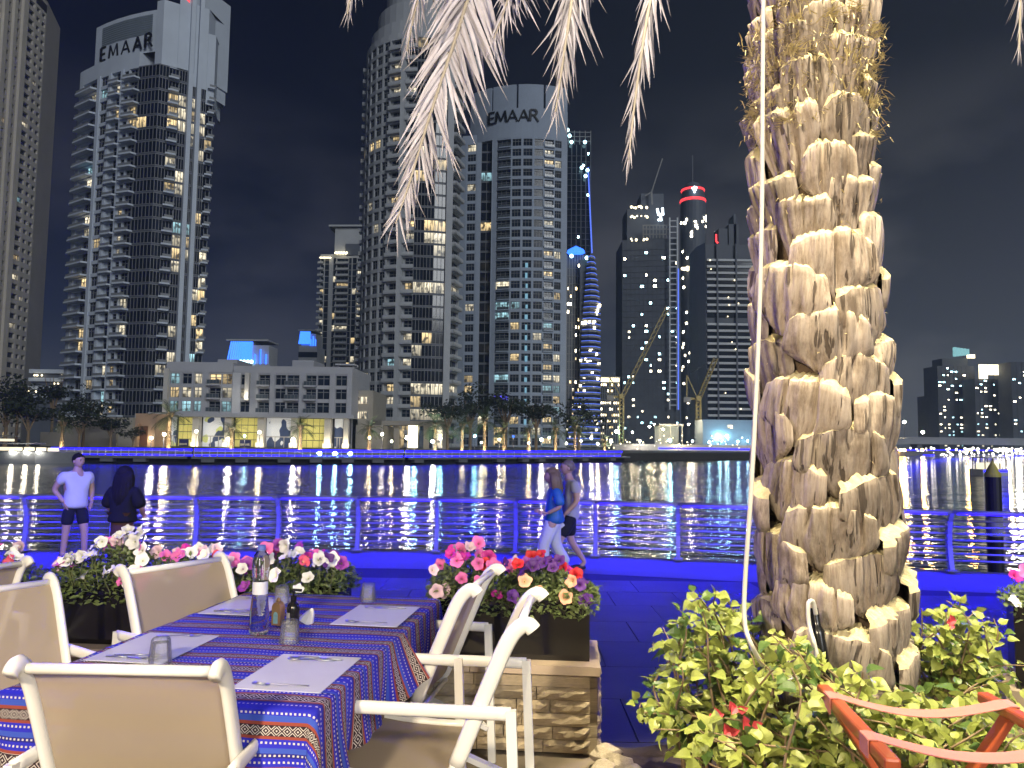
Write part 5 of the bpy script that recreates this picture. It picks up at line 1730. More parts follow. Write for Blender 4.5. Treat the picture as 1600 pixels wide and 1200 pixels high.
# woman in black with her back to us
J = body(pelvis=((0, 0, .90), (.17, .13)), waist=((0, 0, 1.03), (.14, .11)), chest=((0, .01, 1.25), (.15, .11)), neck=((0, -.0, 1.41), .05), skull=((0, -.01, 1.48), .06),
         shL=((.17, .01, 1.31), .06), shR=((-.17, .01, 1.31), .06), elL=((.27, -.02, 1.07), .045), elR=((-.27, -.02, 1.07), .045), wrL=((.21, -.17, .95), .028), wrR=((-.21, -.17, .95), .028))
sj, se = shirt(J, .045, 1.05, .90); sj['hem'] = ((0, .0, .84), (.26, .20)); sj['waist'] = ((0, 0, 1.05), (.23, .16)); sj['chest'] = ((0, .01, 1.25), (.20, .14)); sj['slL'] = (mid(J, 'shL', 'elL', 1.1), .10); sj['slR'] = (mid(J, 'shR', 'elR', 1.1), .10)
hj = dict(a=((0, 0, .98), (.13, .10)), b=((0, 0, .85), (.17, .13)), c=((0, 0, .5), (.19, .16)), d=((0, 0, .2), (.22, .18)))
p = at(195, 742, 11.2)
person('woman with long dark hair in a black top and brown skirt, seen from behind', (p.x, p.y, 0), R(172), J, BODYE,
       [('top', 'cloth_black', sj, se, 'chest'), ('skirt', 'cloth_brown', hj, [('a', 'b'), ('b', 'c'), ('c', 'd')], 'b')], (0, -.02, 1.525), R(-10), long_hair((0, -.02, 1.53), R(-10), 'hair_black', .36, wide=1.25), 'skin',
       hands=(((.21, -.17, .95), (-.3, -.7, -.2), (0, 0, 1), 0, .9, .4), ((-.21, -.17, .95), (.3, -.7, -.2), (0, 0, 1), 0, .9, .4)))
# couple walking to the left
J = body(chest=((0, .0, 1.36), (.165, .12)), knL=((.10, -.20, .52), .06), anL=((.10, -.20, .10), .04), footL=((.11, -.31, .045), .04), knR=((-.10, .03, .49), .06), anR=((-.10, .25, .13), .04), footR=((-.11, .18, .05), .04),
         neck=((0, -.03, 1.52), .056), skull=((0, -.05, 1.62), .06), elL=((.26, .02, 1.14), .046), wrL=((.24, -.16, .93), .031), elR=((-.25, -.02, 1.15), .046), wrR=((-.22, -.2, 1.0), .031))
sj, se = shirt(J, .03, .62, .78); hj, he = shorts(J, .022, .9)
p = at(892, 718, 12.6)
person('man in a grey T-shirt walking along the railing, a phone in his hand', (p.x, p.y, 0), R(-78), J, BODYE,
       [('t_shirt', 'cloth_grey', sj, se, 'chest'), ('shorts', 'cloth_navy', hj, he, 'pelvis')], (0, -.055, 1.665), R(-6), short_hair((0, -.05, 1.668), R(-6), 'hair_grey', low=.2), 'skin_light',
       hands=(((.24, -.16, .93), (-.05, -.45, -1), (0, 1, .2), 0, 1.0, .7), ((-.22, -.2, 1.0), (.05, -.6, -.8), (0, 1, .2), 0, 1.0, .5)), girth=1.12)
ph = MB(); ph.box((0, 0, 0), (.012, .075, .15), M=Matrix.Rotation(R(40), 3, 'X'))
pp = Vector((p.x, p.y, 0))+Matrix.Rotation(R(-78), 3, 'Z') @ Vector((.24, -.24, .80))
o = ph.build('phone', 'phone_white'); o.location = pp; o.rotation_euler = (0, 0, R(-78))
tag(o, 'pale phone held in the walking man\'s lowered hand', 'phone')
J = body(pelvis=((0, 0, .90), (.155, .12)), waist=((0, 0, 1.04), (.12, .10)), chest=((0, .0, 1.27), (.135, .11)), neck=((0, -.02, 1.42), .045), skull=((0, -.03, 1.50), .055), shL=((.15, .01, 1.33), .052), shR=((-.15, .01, 1.33), .052),
         elL=((.2, .05, 1.08), .038), wrL=((.16, -.12, .98), .026), elR=((-.2, .05, 1.08), .038), wrR=((-.16, -.12, .98), .026), knL=((.09, -.16, .49), .058), anL=((.09, -.15, .10), .038), footL=((.1, -.26, .045), .038), knR=((-.09, .04, .47), .058), anR=((-.09, .22, .12), .038), footR=((-.1, .15, .05), .038))
sj, se = shirt(J, .03, 1.0, .86); sj['hem'] = ((0, .02, .78), (.195, .165))
hj = fat(J, ['pelvis', 'hipL', 'knL', 'hipR', 'knR'], .03); hj['top'] = ((0, 0, .97), (.15, .12)); hj['aL'] = (mid(J, 'knL', 'anL', .9), .085); hj['aR'] = (mid(J, 'knR', 'anR', .9), .085)
p = at(866, 733, 12.2)
person('blonde woman in a blue top and white trousers walking beside the man', (p.x, p.y, 0), R(-82), J, BODYE,
       [('blouse', 'cloth_blue', sj, se, 'chest'), ('trousers', 'cloth_white', hj, [('top', 'pelvis'), ('pelvis', 'hipL'), ('hipL', 'knL'), ('knL', 'aL'), ('pelvis', 'hipR'), ('hipR', 'knR'), ('knR', 'aR')], 'pelvis')], (0, -.035, 1.545), R(-4), long_hair((0, -.035, 1.55), R(-4), 'hair_blonde', .22), 'skin_light',
       hands=(((.16, -.12, .98), (-.2, -.8, .1), (0, 0, 1), 0, .88, .5), ((-.16, -.12, .98), (.2, -.8, .1), (0, 0, 1), 0, .88, .5)), girth=1.15)

# blue lamp posts added out of view on either side for their blue light
def added_lamp_posts():
    for loc, pw, lab in (((-6.8, 7.6), POST_W, 'assumed tall promenade lamp post with a blue lamp head beyond the left picture edge'), ((7.8, 8.6), POST_W*.7, 'added tall promenade lamp post with a blue lamp head beyond the right picture edge')):
        o = thing('added_lamp_post', lab, 'lamp post', (*loc, 0))
        w = MB(); w.tube([(0, 0, 0), (0, 0, 5.3)], [.07, .045], 10); w.lathe([(.16, 0), (.14, .25), (.08, .3)], 10); w.build('pole', 'metal_dark', o)
        w = MB(); w.lathe([(.05, 5.3), (.22, 5.42), (.22, 5.5), (.05, 5.56)], 14); w.build('lamp_head', 'metal_dark', o)
        light('added_post_lamp', 'POINT', (*loc, 5.2), pw, (.022, .016, 1), shadow_soft_size=.12)
POST_W = 3500
added_lamp_posts()

# ================================================================== terrace
TZ = .45
mat('tile', (.46, .38, .27), .55, var=.12, vscale=4, bump=.1, bscale=30, rvar=.06)
mat('grout', (.22, .18, .13), .9, var=.1)
mat('wall_stone', (.46, .37, .25), .85, var=.22, vscale=7, bump=.5, bscale=25, rvar=.12, bdist=.02)
mat('wall_cap', (.50, .39, .29), .6, var=.10, vscale=6, bump=.15, bscale=30)
mat('wall_core', (.30, .24, .17), .9, var=.2, vscale=6)
WA = math.atan(-.085)
def wy(x): return 4.16-.085*x
def terrace():
    mb = MB()
    mb.quad((-5, -4, TZ-.02), (.56, -4, TZ-.02), (.56, 4.3, TZ-.02), (-5, 4.7, TZ-.02))
    mb.quad((.56, -4, TZ-.02), (4, -4, TZ-.02), (4, 2.35, TZ-.02), (.56, 2.35, TZ-.02))
    f = tag(mb.build('terrace_floor', 'grout'), kind='structure')
    tm = MB(); s = .6
    tm.box((0, 0, 0), (s-.006, s-.006, .02)); tme = tm.mesh('tile', ['tile'])
    for i in range(-6, 1):
        for j in range(2, 7):
            x, y = .26+i*s, 1.0+j*s-.05*i
            if y < 4.15-.085*x-.25 and x < .3: put('tile', tme, f, (x, y, TZ-.01), WA)
    # retaining wall with split-face stones and a smooth coping
    w = MB()
    L = 5.4
    w.box((-L/2+.43, .27, (.86)/2), (L-.03, .42, .84))
    core = w.mesh('wall_core', ['wall_core'])
    root = thing('terrace_wall', 'low terrace wall of split-face beige stone with a smooth coping', 'wall', (0, wy(0), 0), WA)
    put('core', core, root)
    rs = random.Random(8)
    var = []
    for k in range(6):
        m = MB(); nx, nz = 7, 3; g = {}
        for i in range(nx+1):
            for j in range(nz+1):
                e = 1 if i in (0, nx) or j in (0, nz) else 0
                dep = -.012 if e else -.018-.026*rs.random()
                g[i, j] = len(m.v); m.v.append((-.5+i/nx, dep, j/nz))
        for i in range(nx):
            for j in range(nz):
                m.f.append((g[i, j], g[i+1, j], g[i+1, j+1], g[i, j+1])); m.mi.append(0)
        for (a, b, c, d) in (((-.5, -.012, 1), (.5, -.012, 1), (.5, .06, 1), (-.5, .06, 1)), ((-.5, -.012, 0), (.5, -.012, 0), (.5, .06, 0), (-.5, .06, 0)),
                             ((-.5, -.012, 0), (-.5, .06, 0), (-.5, .06, 1), (-.5, -.012, 1)), ((.5, -.012, 0), (.5, .06, 0), (.5, .06, 1), (.5, -.012, 1))): m.quad(a, b, c, d)
        var.append(m.mesh('stone', ['wall_stone']))
    flat = MB(); flat.box((0, .02, .5), (1, .07, 1)); flatm = flat.mesh('stone', ['wall_stone'])
    ch = .0665
    for c in range(6):
        z = TZ+.002+c*ch
        x = .43
        while x > -1.5:
            l = rs.uniform(.17, .36)
            if x-l < -1.4: l = max(.1, x+1.5)
            o = put('stone', flatm if c == 5 else rs.choice(var), root, (x-l/2, 0 if c != 5 else -.002, z))
            o.scale = (l-.004, 1, ch-.004)
            x -= l
    for c in range(6):      # end face
        y = .02
        while y < .46:
            l = rs.uniform(.15, .28)
            o = put('stone', rs.choice(var), root, (.455, min(y+l/2, .42), TZ-.3+c*.125), math.pi/2)
            o.scale = (l-.006, 1, .12); y += l
    for i, (a, b) in enumerate(((-4.9, -3.6), (-3.6, -2.3), (-2.3, -1.0), (-1.0, -.2), (-.2, .48))):
        m = MB(); m.box(((a+b)/2, .23, .878), (b-a-.004, .56, .045)); put('coping_stone', m.mesh('coping_stone', ['wall_cap']), root)
terrace()

# ---------------------------------------------------------------- planters with petunias
def petunia_mat(name, edge, cen, vein=.4):
    m, nt, b, out = newmat(name)
    x, y, z = nt.sep(nt.coord('Object'))[0:3]
    r = nt.m('SQRT', nt.m('ADD', nt.m('MULTIPLY', x, x), nt.m('MULTIPLY', y, y)))
    ang = nt.m('ARCTAN2', y, x)
    v = nt.m('ABSOLUTE', nt.m('SINE', nt.m('MULTIPLY', ang, 7.5)))
    f = nt.m('ADD', nt.m('MULTIPLY', r, 1.5), nt.m('MULTIPLY', v, .18))
    c = nt.ramp(f, [(.18, cen), (.52, edge), (1, tuple(min(1, k*1.15) for k in edge))])
    inf = nt.n('ShaderNodeObjectInfo').outputs['Random']
    h = nt.n('ShaderNodeHueSaturation'); nt.set(h.inputs['Color'], c); nt.set(h.inputs['Value'], nt.m('MULTIPLY_ADD', inf, .4, .8))
    nt.set(b.inputs['Base Color'], h.outputs[0])
    b.inputs['Roughness'].default_value = .6
    b.inputs['Subsurface Weight'].default_value = 0
petunia_mat('petal_white', (.78, .77, .76), (.65, .66, .45))
petunia_mat('petal_blush', (.72, .50, .58), (.7, .62, .5))
petunia_mat('petal_pink', (.75, .16, .45), (.35, .03, .16))
petunia_mat('petal_magenta', (.55, .03, .30), (.12, .0, .07))
petunia_mat('petal_rose', (.70, .10, .16), (.7, .5, .35))
petunia_mat('petal_violet', (.09, .02, .20), (.02, .0, .05))
petunia_mat('petal_purple', (.30, .05, .36), (.08, .01, .12))
petunia_mat('petal_peach', (.80, .40, .26), (.75, .6, .3))
petunia_mat('petal_red', (.55, .02, .03), (.2, .0, .01))
def leafmat(name, c1, c2, trans=.35):
    m, nt, b, out = newmat(name)
    nz = nt.noise(nt.coord('Object'), 9, 3)
    inf = nt.n('ShaderNodeObjectInfo').outputs['Random']
    c = nt.mix(nt.m('MULTIPLY_ADD', nz, .6, nt.m('MULTIPLY', inf, .4)), c1, c2)
    nt.set(b.inputs['Base Color'], c)
    b.inputs['Roughness'].default_value = .42
    tr = nt.n('ShaderNodeBsdfTranslucent'); nt.set(tr.inputs[0], c)
    ms = nt.n('ShaderNodeMixShader'); ms.inputs[0].default_value = trans
    nt.t.links.new(b.outputs[0], ms.inputs[1]); nt.t.links.new(tr.outputs[0], ms.inputs[2]); nt.t.links.new(ms.outputs[0], out.inputs[0])
leafmat('petunia_leaf', (.09, .14, .04), (.30, .36, .14), .25)
leafmat('bush_leaf', (.16, .21, .035), (.42, .46, .12), .3)
leafmat('bush_leaf_dark', (.04, .09, .02), (.14, .22, .05), .3)
mat('bract', (.55, .06, .08), .6, var=.25, vscale=9)
mat('stem_green', (.14, .16, .06), .7, var=.2)
mat('stem_brown', (.20, .14, .08), .8, var=.3, vscale=12)
mat('planter_black', (.006, .006, .007), .10, var=.2, vscale=3, spec=.6)
mat('soil', (.05, .035, .022), .95, var=.4, vscale=12, bump=.6, bscale=30)

FLW = {}
def flower_mesh(matname, k):
    key = (matname, k)
    if key in FLW: return FLW[key]
    r = random.Random(hash(matname) % 1000 if False else len(matname)*7+k)
    mb = MB(); n = 25; rads = [.06, .16, .38, .7, 1.0]
    ph = r.random()*6
    rows = []
    for j, q in enumerate(rads):
        row = []
        for i in range(n):
            t = 2*math.pi*i/n
            lobe = 1-.16*abs(math.cos(2.5*t))**3*(1 if j > 2 else .3)
            rr = q*lobe*(1+.05*math.sin(3*t+ph)*(j > 2))
            z = -.75*(1-q)**2.2+(.10*math.sin(5*t+ph)+.07*math.sin(9*t))*(q**3)-.10*q*q
            row.append(len(mb.v)); mb.v.append((rr*math.cos(t), rr*math.sin(t), z))
        rows.append(row)
    for j in range(len(rads)-1):
        for i in range(n):
            a, b = rows[j][i], rows[j][(i+1) % n]; c, d = rows[j+1][(i+1) % n], rows[j+1][i]
            mb.f.append((a, b, c, d)); mb.mi.append(0)
    mb.tube([(0, 0, -.62), (0, 0, -1.3)], [.09, .05], 6, 1)
    FLW[key] = mb.mesh('flower', [matname, 'stem_green'], True)
    return FLW[key]
def leaf_quads(mb, p, d, n, L, W, m=0, fold=.25):
    # small ovate leaf, folded along the midrib
    d = d.normalized(); s = d.cross(n)
    if s.length < 1e-3: s = d.cross(Vector((1, 0, 0)))
    s.normalize(); n = s.cross(d)
    i = len(mb.v)
    mb.v += [tuple(p), tuple(p+d*L*.5-n*L*.03), tuple(p+d*L-n*L*.16), tuple(p+d*L*.36+s*W+n*W*fold), tuple(p+d*L*.36-s*W+n*W*fold), tuple(p+d*L*.7+s*W*.7+n*W*fold*.4), tuple(p+d*L*.7-s*W*.7+n*W*fold*.4)]
    mb.f += [(i, i+1, i+3), (i+1, i+5, i+3), (i+1, i+2, i+5), (i, i+4, i+1), (i+1, i+4, i+6), (i+1, i+6, i+2)]
    mb.mi += [m]*6
def planter(label, plabel, x0, x1, zb, h, depth, pal, seed, nfl, nleaf, org=None, ang=WA, mound=.17, spill=.04):
    r = random.Random(seed)
    L = x1-x0
    if org is None: org = Vector(((x0+x1)/2, wy((x0+x1)/2)+.05, zb))
    o = thing('planter_box', label, 'planter', org, ang)
    b = MB()
    th = .02
    b.box((0, th/2, h/2), (L, th, h)); b.box((0, depth-th/2, h/2), (L, th, h)); b.box((-L/2+th/2, depth/2, h/2), (th, depth-.042, h)); b.box((L/2-th/2, depth/2, h/2), (th, depth-.042, h))
    b.box((0, depth/2, .02), (L-.05, depth-.05, .03)); b.build('box', 'planter_black', o)
    b = MB(); b.box((0, depth/2, h-.05), (L-.045, depth-.045, .04)); b.build('soil', 'soil', o)
    pl = thing('petunia_plants', plabel, 'flowers', org+Vector((0, 0, h-.03)), ang)
    fo = MB()
    def top(x): return mound*(.86+.16*math.sin(x*5+seed)+.14*math.sin(x*13+seed*2))*(1-.25*abs(2*x/L)**4)
    for k in range(nleaf):
        x = r.uniform(-L/2-spill, L/2+spill); y = r.uniform(-.04, depth+.03)
        e = 1-abs(2*y/depth-1)**3*.6 if 0 < y < depth else .35
        z = top(x)*e*r.random()**.55
        if y < .01: z = r.uniform(-.06, top(x)*.5)
        d = Vector((r.gauss(0, 1), r.gauss(-.5, 1), r.gauss(.45, .5)))
        leaf_quads(fo, Vector((x, y, z)), d, Vector((r.gauss(0, .4), r.gauss(-.2, .4), 1)), r.uniform(.022, .046), r.uniform(.007, .013))
    fol = fo.build('foliage', 'petunia_leaf', pl); fol['kind'] = 'stuff'
    sm = MB()
    for k in range(nfl):
        x = lerp(-L/2, L/2, (k+r.uniform(.1, .9))/nfl)
        band = r.random()
        y = r.uniform(-.05, depth*.9); z = top(x)*(1.0+.35*r.random()) if band < .72 else top(x)*r.uniform(.3, .8)
        if band >= .72: y = r.uniform(-.07, .0)
        wx = x/L+.5
        names, wts = pal(wx)
        mt = r.choices(names, wts)[0]
        f = put('flower', flower_mesh(mt, r.randrange(3)), pl)
        s = r.uniform(.032, .047)
        nrm = Vector((r.gauss(0, .45), r.gauss(-.75, .4), r.gauss(.55, .35)))
        f.matrix_local = Matrix.Translation((x, y, z)) @ nrm.to_track_quat('Z', 'Y').to_matrix().to_4x4() @ Matrix.Rotation(r.random()*6, 4, 'Z') @ Matrix.Scale(s, 4)
        sm.tube([(x*.97, y*.7+.04, 0), (x, y+.02, z*.6), (x, y, z)-nrm.normalized()*.02 if False else tuple(Vector((x, y, z))-nrm.normalized()*s*1.1)], [.003, .0025, .002], 4)
    sm.build('stems', 'stem_green', pl)['kind'] = 'stuff'
    return o
CAPZ = .902
planter('long glossy black planter box behind the left chairs, full of white and pink petunias', 'white, pink and purple petunias in the long left planter', -2.62, -.95, CAPZ, .31, .30,
        lambda t: (('petal_white', 'petal_blush', 'petal_pink', 'petal_magenta', 'petal_violet', 'petal_rose', 'petal_purple'), (9, 4, 2.5, .5, .6, .5, .2) if t < .45 else (4, 3, 4, 1.5, .8, .8, .3) if t < .68 else (5, 1, 1.2, 2.6, .6, .3, 2.4)), 4, 108, 5800, mound=.225)
planter('glossy black planter box on the stone wall end, full of mixed petunias', 'magenta, violet, peach and red petunias in the planter on the wall end', -.42, .43, CAPZ, .31, .30,
        lambda t: (('petal_pink', 'petal_magenta', 'petal_blush', 'petal_violet', 'petal_peach', 'petal_red', 'petal_purple'), (6, 5, 2, .3, .0, .1, .4) if t < .52 else (.3, .4, .3, 6, 3, 1.3, 1.6)), 9, 56, 3900, mound=.205)
planter('black planter box at the far left behind the chairs', 'white and crimson petunias at the far left', -4.0, -2.86, CAPZ, .28, .30,
        lambda t: (('petal_white', 'petal_magenta', 'petal_rose', 'petal_blush'), (6, 1, 1.4, 4)), 13, 46, 1800, mound=.22)
p = at(1558, 1060, 4.0)
planter('tall black planter box at the right edge beyond the shrubs', 'white and magenta petunias in the planter at the right edge', 0, .9, .84, .41, .32,
        lambda t: (('petal_magenta', 'petal_pink', 'petal_white'), (4, 3, 3)), 15, 26, 1300, org=Vector((2.55+.43, 3.80, .84)), ang=R(-27), mound=.17)
def side_wall():
    m = MB(); m.box((0, .2, .42), (1.0, .5, .84)); o = m.build('planter_plinth', 'wall_core'); o.location = (2.98, 3.8, 0); o.rotation_euler = (0, 0, R(-27))
    tag(o, 'low plinth under the planter at the right edge', 'plinth')
side_wall()

# ---------------------------------------------------------------- tables and cloths
def cloth_mat():
    m, nt, b, out = newmat('woven_cloth')
    uvn = nt.n('ShaderNodeUVMap'); uvn.uv_map = 'UVMap'
    u, v = nt.sep(uvn.outputs[0])[0:2]
    f = nt.m('FRACT', nt.m('DIVIDE', v, .29))
    BL, DB, RU, BK, WH, LB = (.014, .018, .55), (.008, .010, .24), (.30, .055, .032), (.024, .008, .012), (.66, .62, .58), (.035, .09, .55)
    base = nt.ramp(f, [(0, BL), (.13, DB), (.17, RU), (.205, WH), (.211, BK), (.369, WH), (.375, RU), (.41, BL), (.50, DB), (.545, LB), (.60, BL), (.69, RU), (.72, BK), (.835, RU), (.87, LB), (.93, BL)], 'CONSTANT')
    # dotted rows
    dots = None
    cu = nt.m('FRACT', nt.m('DIVIDE', u, .0145))
    on = nt.m('LESS_THAN', cu, .46)
    for c0, hw in ((.085, .011), (.455, .011), (.525, .010), (.655, .011), (.955, .011)):
        k = nt.m('MULTIPLY', nt.m('LESS_THAN', nt.m('ABSOLUTE', nt.m('SUBTRACT', f, c0)), hw), on)
        dots = k if dots is None else nt.m('MAXIMUM', dots, k)
    def diamonds(c0, hw, per):
        a = nt.m('MULTIPLY', nt.m('ABSOLUTE', nt.m('SUBTRACT', nt.m('FRACT', nt.m('DIVIDE', u, per)), .5)), 2.0)
        bb = nt.m('DIVIDE', nt.m('ABSOLUTE', nt.m('SUBTRACT', f, c0)), hw)
        s = nt.m('ADD', a, bb)
        ring = nt.m('LESS_THAN', nt.m('ABSOLUTE', nt.m('SUBTRACT', s, .72)), .10)
        dot = nt.m('LESS_THAN', s, .22)
        x = nt.m('LESS_THAN', nt.m('ABSOLUTE', nt.m('SUBTRACT', s, 1.25)), .10)
        inb = nt.m('LESS_THAN', bb, .94)
        return nt.m('MULTIPLY', nt.m('MAXIMUM', ring, nt.m('MAXIMUM', dot, x)), inb)
    pat = nt.m('MAXIMUM', dots, nt.m('MAXIMUM', diamonds(.29, .072, .046), diamonds(.777, .054, .034)))
    c = nt.mix(pat, base, WH)
    wv = nt.n('ShaderNodeTexWave'); wv.inputs['Scale'].default_value = 420; nt.set(wv.inputs['Vector'], uvn.outputs[0]); wv.bands_direction = 'Y'
    wu = nt.n('ShaderNodeTexWave'); wu.inputs['Scale'].default_value = 420; nt.set(wu.inputs['Vector'], uvn.outputs[0]); wu.bands_direction = 'X'
    c = nt.mix(nt.m('MULTIPLY', nt.m('MULTIPLY', wv.outputs['Fac'], wu.outputs['Fac']), .3), c, (.06, .03, .08))
    nt.set(b.inputs['Base Color'], c)
    b.inputs['Roughness'].default_value = .82
    nt.set(b.inputs['Normal'], nt.bump(nt.m('ADD', wv.outputs['Fac'], wu.outputs['Fac']), .25, .001))
cloth_mat()
TAB_A = R(-7.2)       # long axis of the tables swings a little to the right
TCX, TCY = -1.02, 3.37
TW, TL = 1.04, 1.72
TOPZ = 1.218
mat('table_wood', (.10, .05, .03), .5, var=.2, vscale=5)
def tloc(u, v):        # table coordinates (across, along) -> world
    c, s = math.cos(TAB_A), math.sin(TAB_A)
    return Vector((TCX+u*c-v*s, TCY+u*s+v*c))
def tables():
    for lab, v0, v1 in (('near table of the joined pair, hidden by its striped cloth', -TL/2, -.02), ('far table of the joined pair, hidden by its striped cloth', .0, TL/2)):
        c = tloc(0, (v0+v1)/2)
        o = thing('dining_table', lab, 'table', (c.x, c.y, TZ), TAB_A)
        w = MB(); w.box((0, 0, TOPZ-TZ-.03), (TW, v1-v0, .04)); w.build('table_top', 'table_wood', o)
        for sx in (-1, 1):
            for sy in (-1, 1):
                w = MB(); w.bar((sx*(TW/2-.06), sy*((v1-v0)/2-.06), 0), (sx*(TW/2-.06), sy*((v1-v0)/2-.06), TOPZ-TZ-.05), .05, .05); w.build('leg', 'table_wood', o)
def cloth(label, va, vb, front, backend, dz, seed, over=.27):
    # va..vb: flat extent along the table; front/backend: does the cloth hang over that end?
    r = random.Random(seed)
    c = tloc(0, 0)
    s0, s1 = -TW/2-over, TW/2+over
    t0, t1 = va-(over if front else 0), vb+(over if backend else 0)
    nu, nv = 130, int((t1-t0)/.0125)
    V = []; UV = []
    p1, p2, p3 = r.random()*6, r.random()*6, r.random()*6
    for j in range(nv+1):
        t = lerp(t0, t1, j/nv)
        for i in range(nu+1):
            s = lerp(s0, s1, i/nu)
            cs = max(-TW/2, min(TW/2, s)); ct = max(va if front else -9, min(vb if backend else 9, t))
            ox, oy = s-cs, t-ct
            d = math.hypot(ox, oy)
            z = dz + .0022*math.sin(s*9+p1)*math.sin(t*7+p2)+.0012*math.sin(t*23+s*11+p3)
            x, y = cs, ct
            if d > 1e-6:
                ux, uy = ox/d, oy/d
                q = d/over
                per = (t if abs(ux) > .7 else s)
                k = .012+.006*q
                fold = (.020*math.sin(per*17+p1)+.014*math.sin(per*31+p2))*q*q
                out_ = min(d, .018)+k*q+fold+.008
                # free corner of the near cloth swings out
                if ux > .5 and not backend and t > vb-.32:
                    e = (t-(vb-.32))/.32
                    out_ += .11*e*e*q; y += .05*e*q*math.sin(e*3+.5)
                if abs(ux) > .15 and abs(uy) > .15: out_ += .05*q*abs(ux*uy)*2
                x += ux*out_; y += uy*out_
                drop = max(0, d-.012)
                z -= drop*(.985-.10*abs(fold)/.03*q*.3)
                if ux > .5 and not backend and t > vb-.32:
                    e = (t-(vb-.32))/.32; z += drop*.28*e*e
            V.append((x, y, z)); UV.append((s, t))
    me = bpy.data.meshes.new('tablecloth')
    F = [(j*(nu+1)+i, j*(nu+1)+i+1, (j+1)*(nu+1)+i+1, (j+1)*(nu+1)+i) for j in range(nv) for i in range(nu)]
    me.from_pydata(V, [], F)
    uv = me.uv_layers.new(name='UVMap')
    idx = [0]*len(me.loops); me.loops.foreach_get('vertex_index', idx)
    flat = [0.0]*(2*len(idx))
    for k, i in enumerate(idx): flat[2*k], flat[2*k+1] = UV[i]
    uv.data.foreach_set('uv', flat)
    me.polygons.foreach_set('use_smooth', [True]*len(F))
    me.materials.append(MATS['woven_cloth'])
    o = put('tablecloth', me, None, (c.x, c.y, TOPZ), TAB_A)
    tag(o, label, 'tablecloth', 'woven striped tablecloths')
tables()
cloth('blue and rust striped tablecloth on the near table, one corner swinging out', -TL/2, .12, True, False, .006, 3)
cloth('woven blue and rust striped tablecloth on the far table by the planters', -.05, TL/2, False, True, .001, 8)

# ---------------------------------------------------------------- chairs
mat('chair_white', (.84, .83, .80), .38, var=.03, vscale=6, coat=.15)
def sling_mat():
    m, nt, b, out = newmat('sling')
    co = nt.coord('Object')
    nz = nt.noise(co, 3, 3)
    wx = nt.n('ShaderNodeTexWave'); wx.inputs['Scale'].default_value = 150; nt.set(wx.inputs['Vector'], co)
    nt.set(b.inputs['Base Color'], nt.mix(nz, (.40, .33, .24), (.47, .39, .29)))
    b.inputs['Roughness'].default_value = .75
    tp = nt.n('ShaderNodeBsdfTransparent'); tl = nt.n('ShaderNodeBsdfTranslucent'); tl.inputs[0].default_value = (.40, .30, .12, 1)
    a = nt.n('ShaderNodeMixShader'); a.inputs[0].default_value = .15
    nt.t.links.new(b.outputs[0], a.inputs[1]); nt.t.links.new(tl.outputs[0], a.inputs[2])
    c = nt.n('ShaderNodeMixShader'); c.inputs[0].default_value = .14
    nt.t.links.new(a.outputs[0], c.inputs[1]); nt.t.links.new(tp.outputs[0], c.inputs[2]); nt.t.links.new(c.outputs[0], out.inputs[0])
sling_mat()
def smooth_path(P, n=6):
    P3 = [Vector(p) for p in P]; out = []
    for i in range(len(P3)-1):
        a, b, c, d = P3[max(i-1, 0)], P3[i], P3[i+1], P3[min(i+2, len(P3)-1)]
        for k in range(n):
            t = k/n
            out.append(.5*((2*b)+(c-a)*t+(2*a-5*b+4*c-d)*t*t+(3*b-a-3*c+d)*t**3))
    out.append(P3[-1]); return out
CH = {}
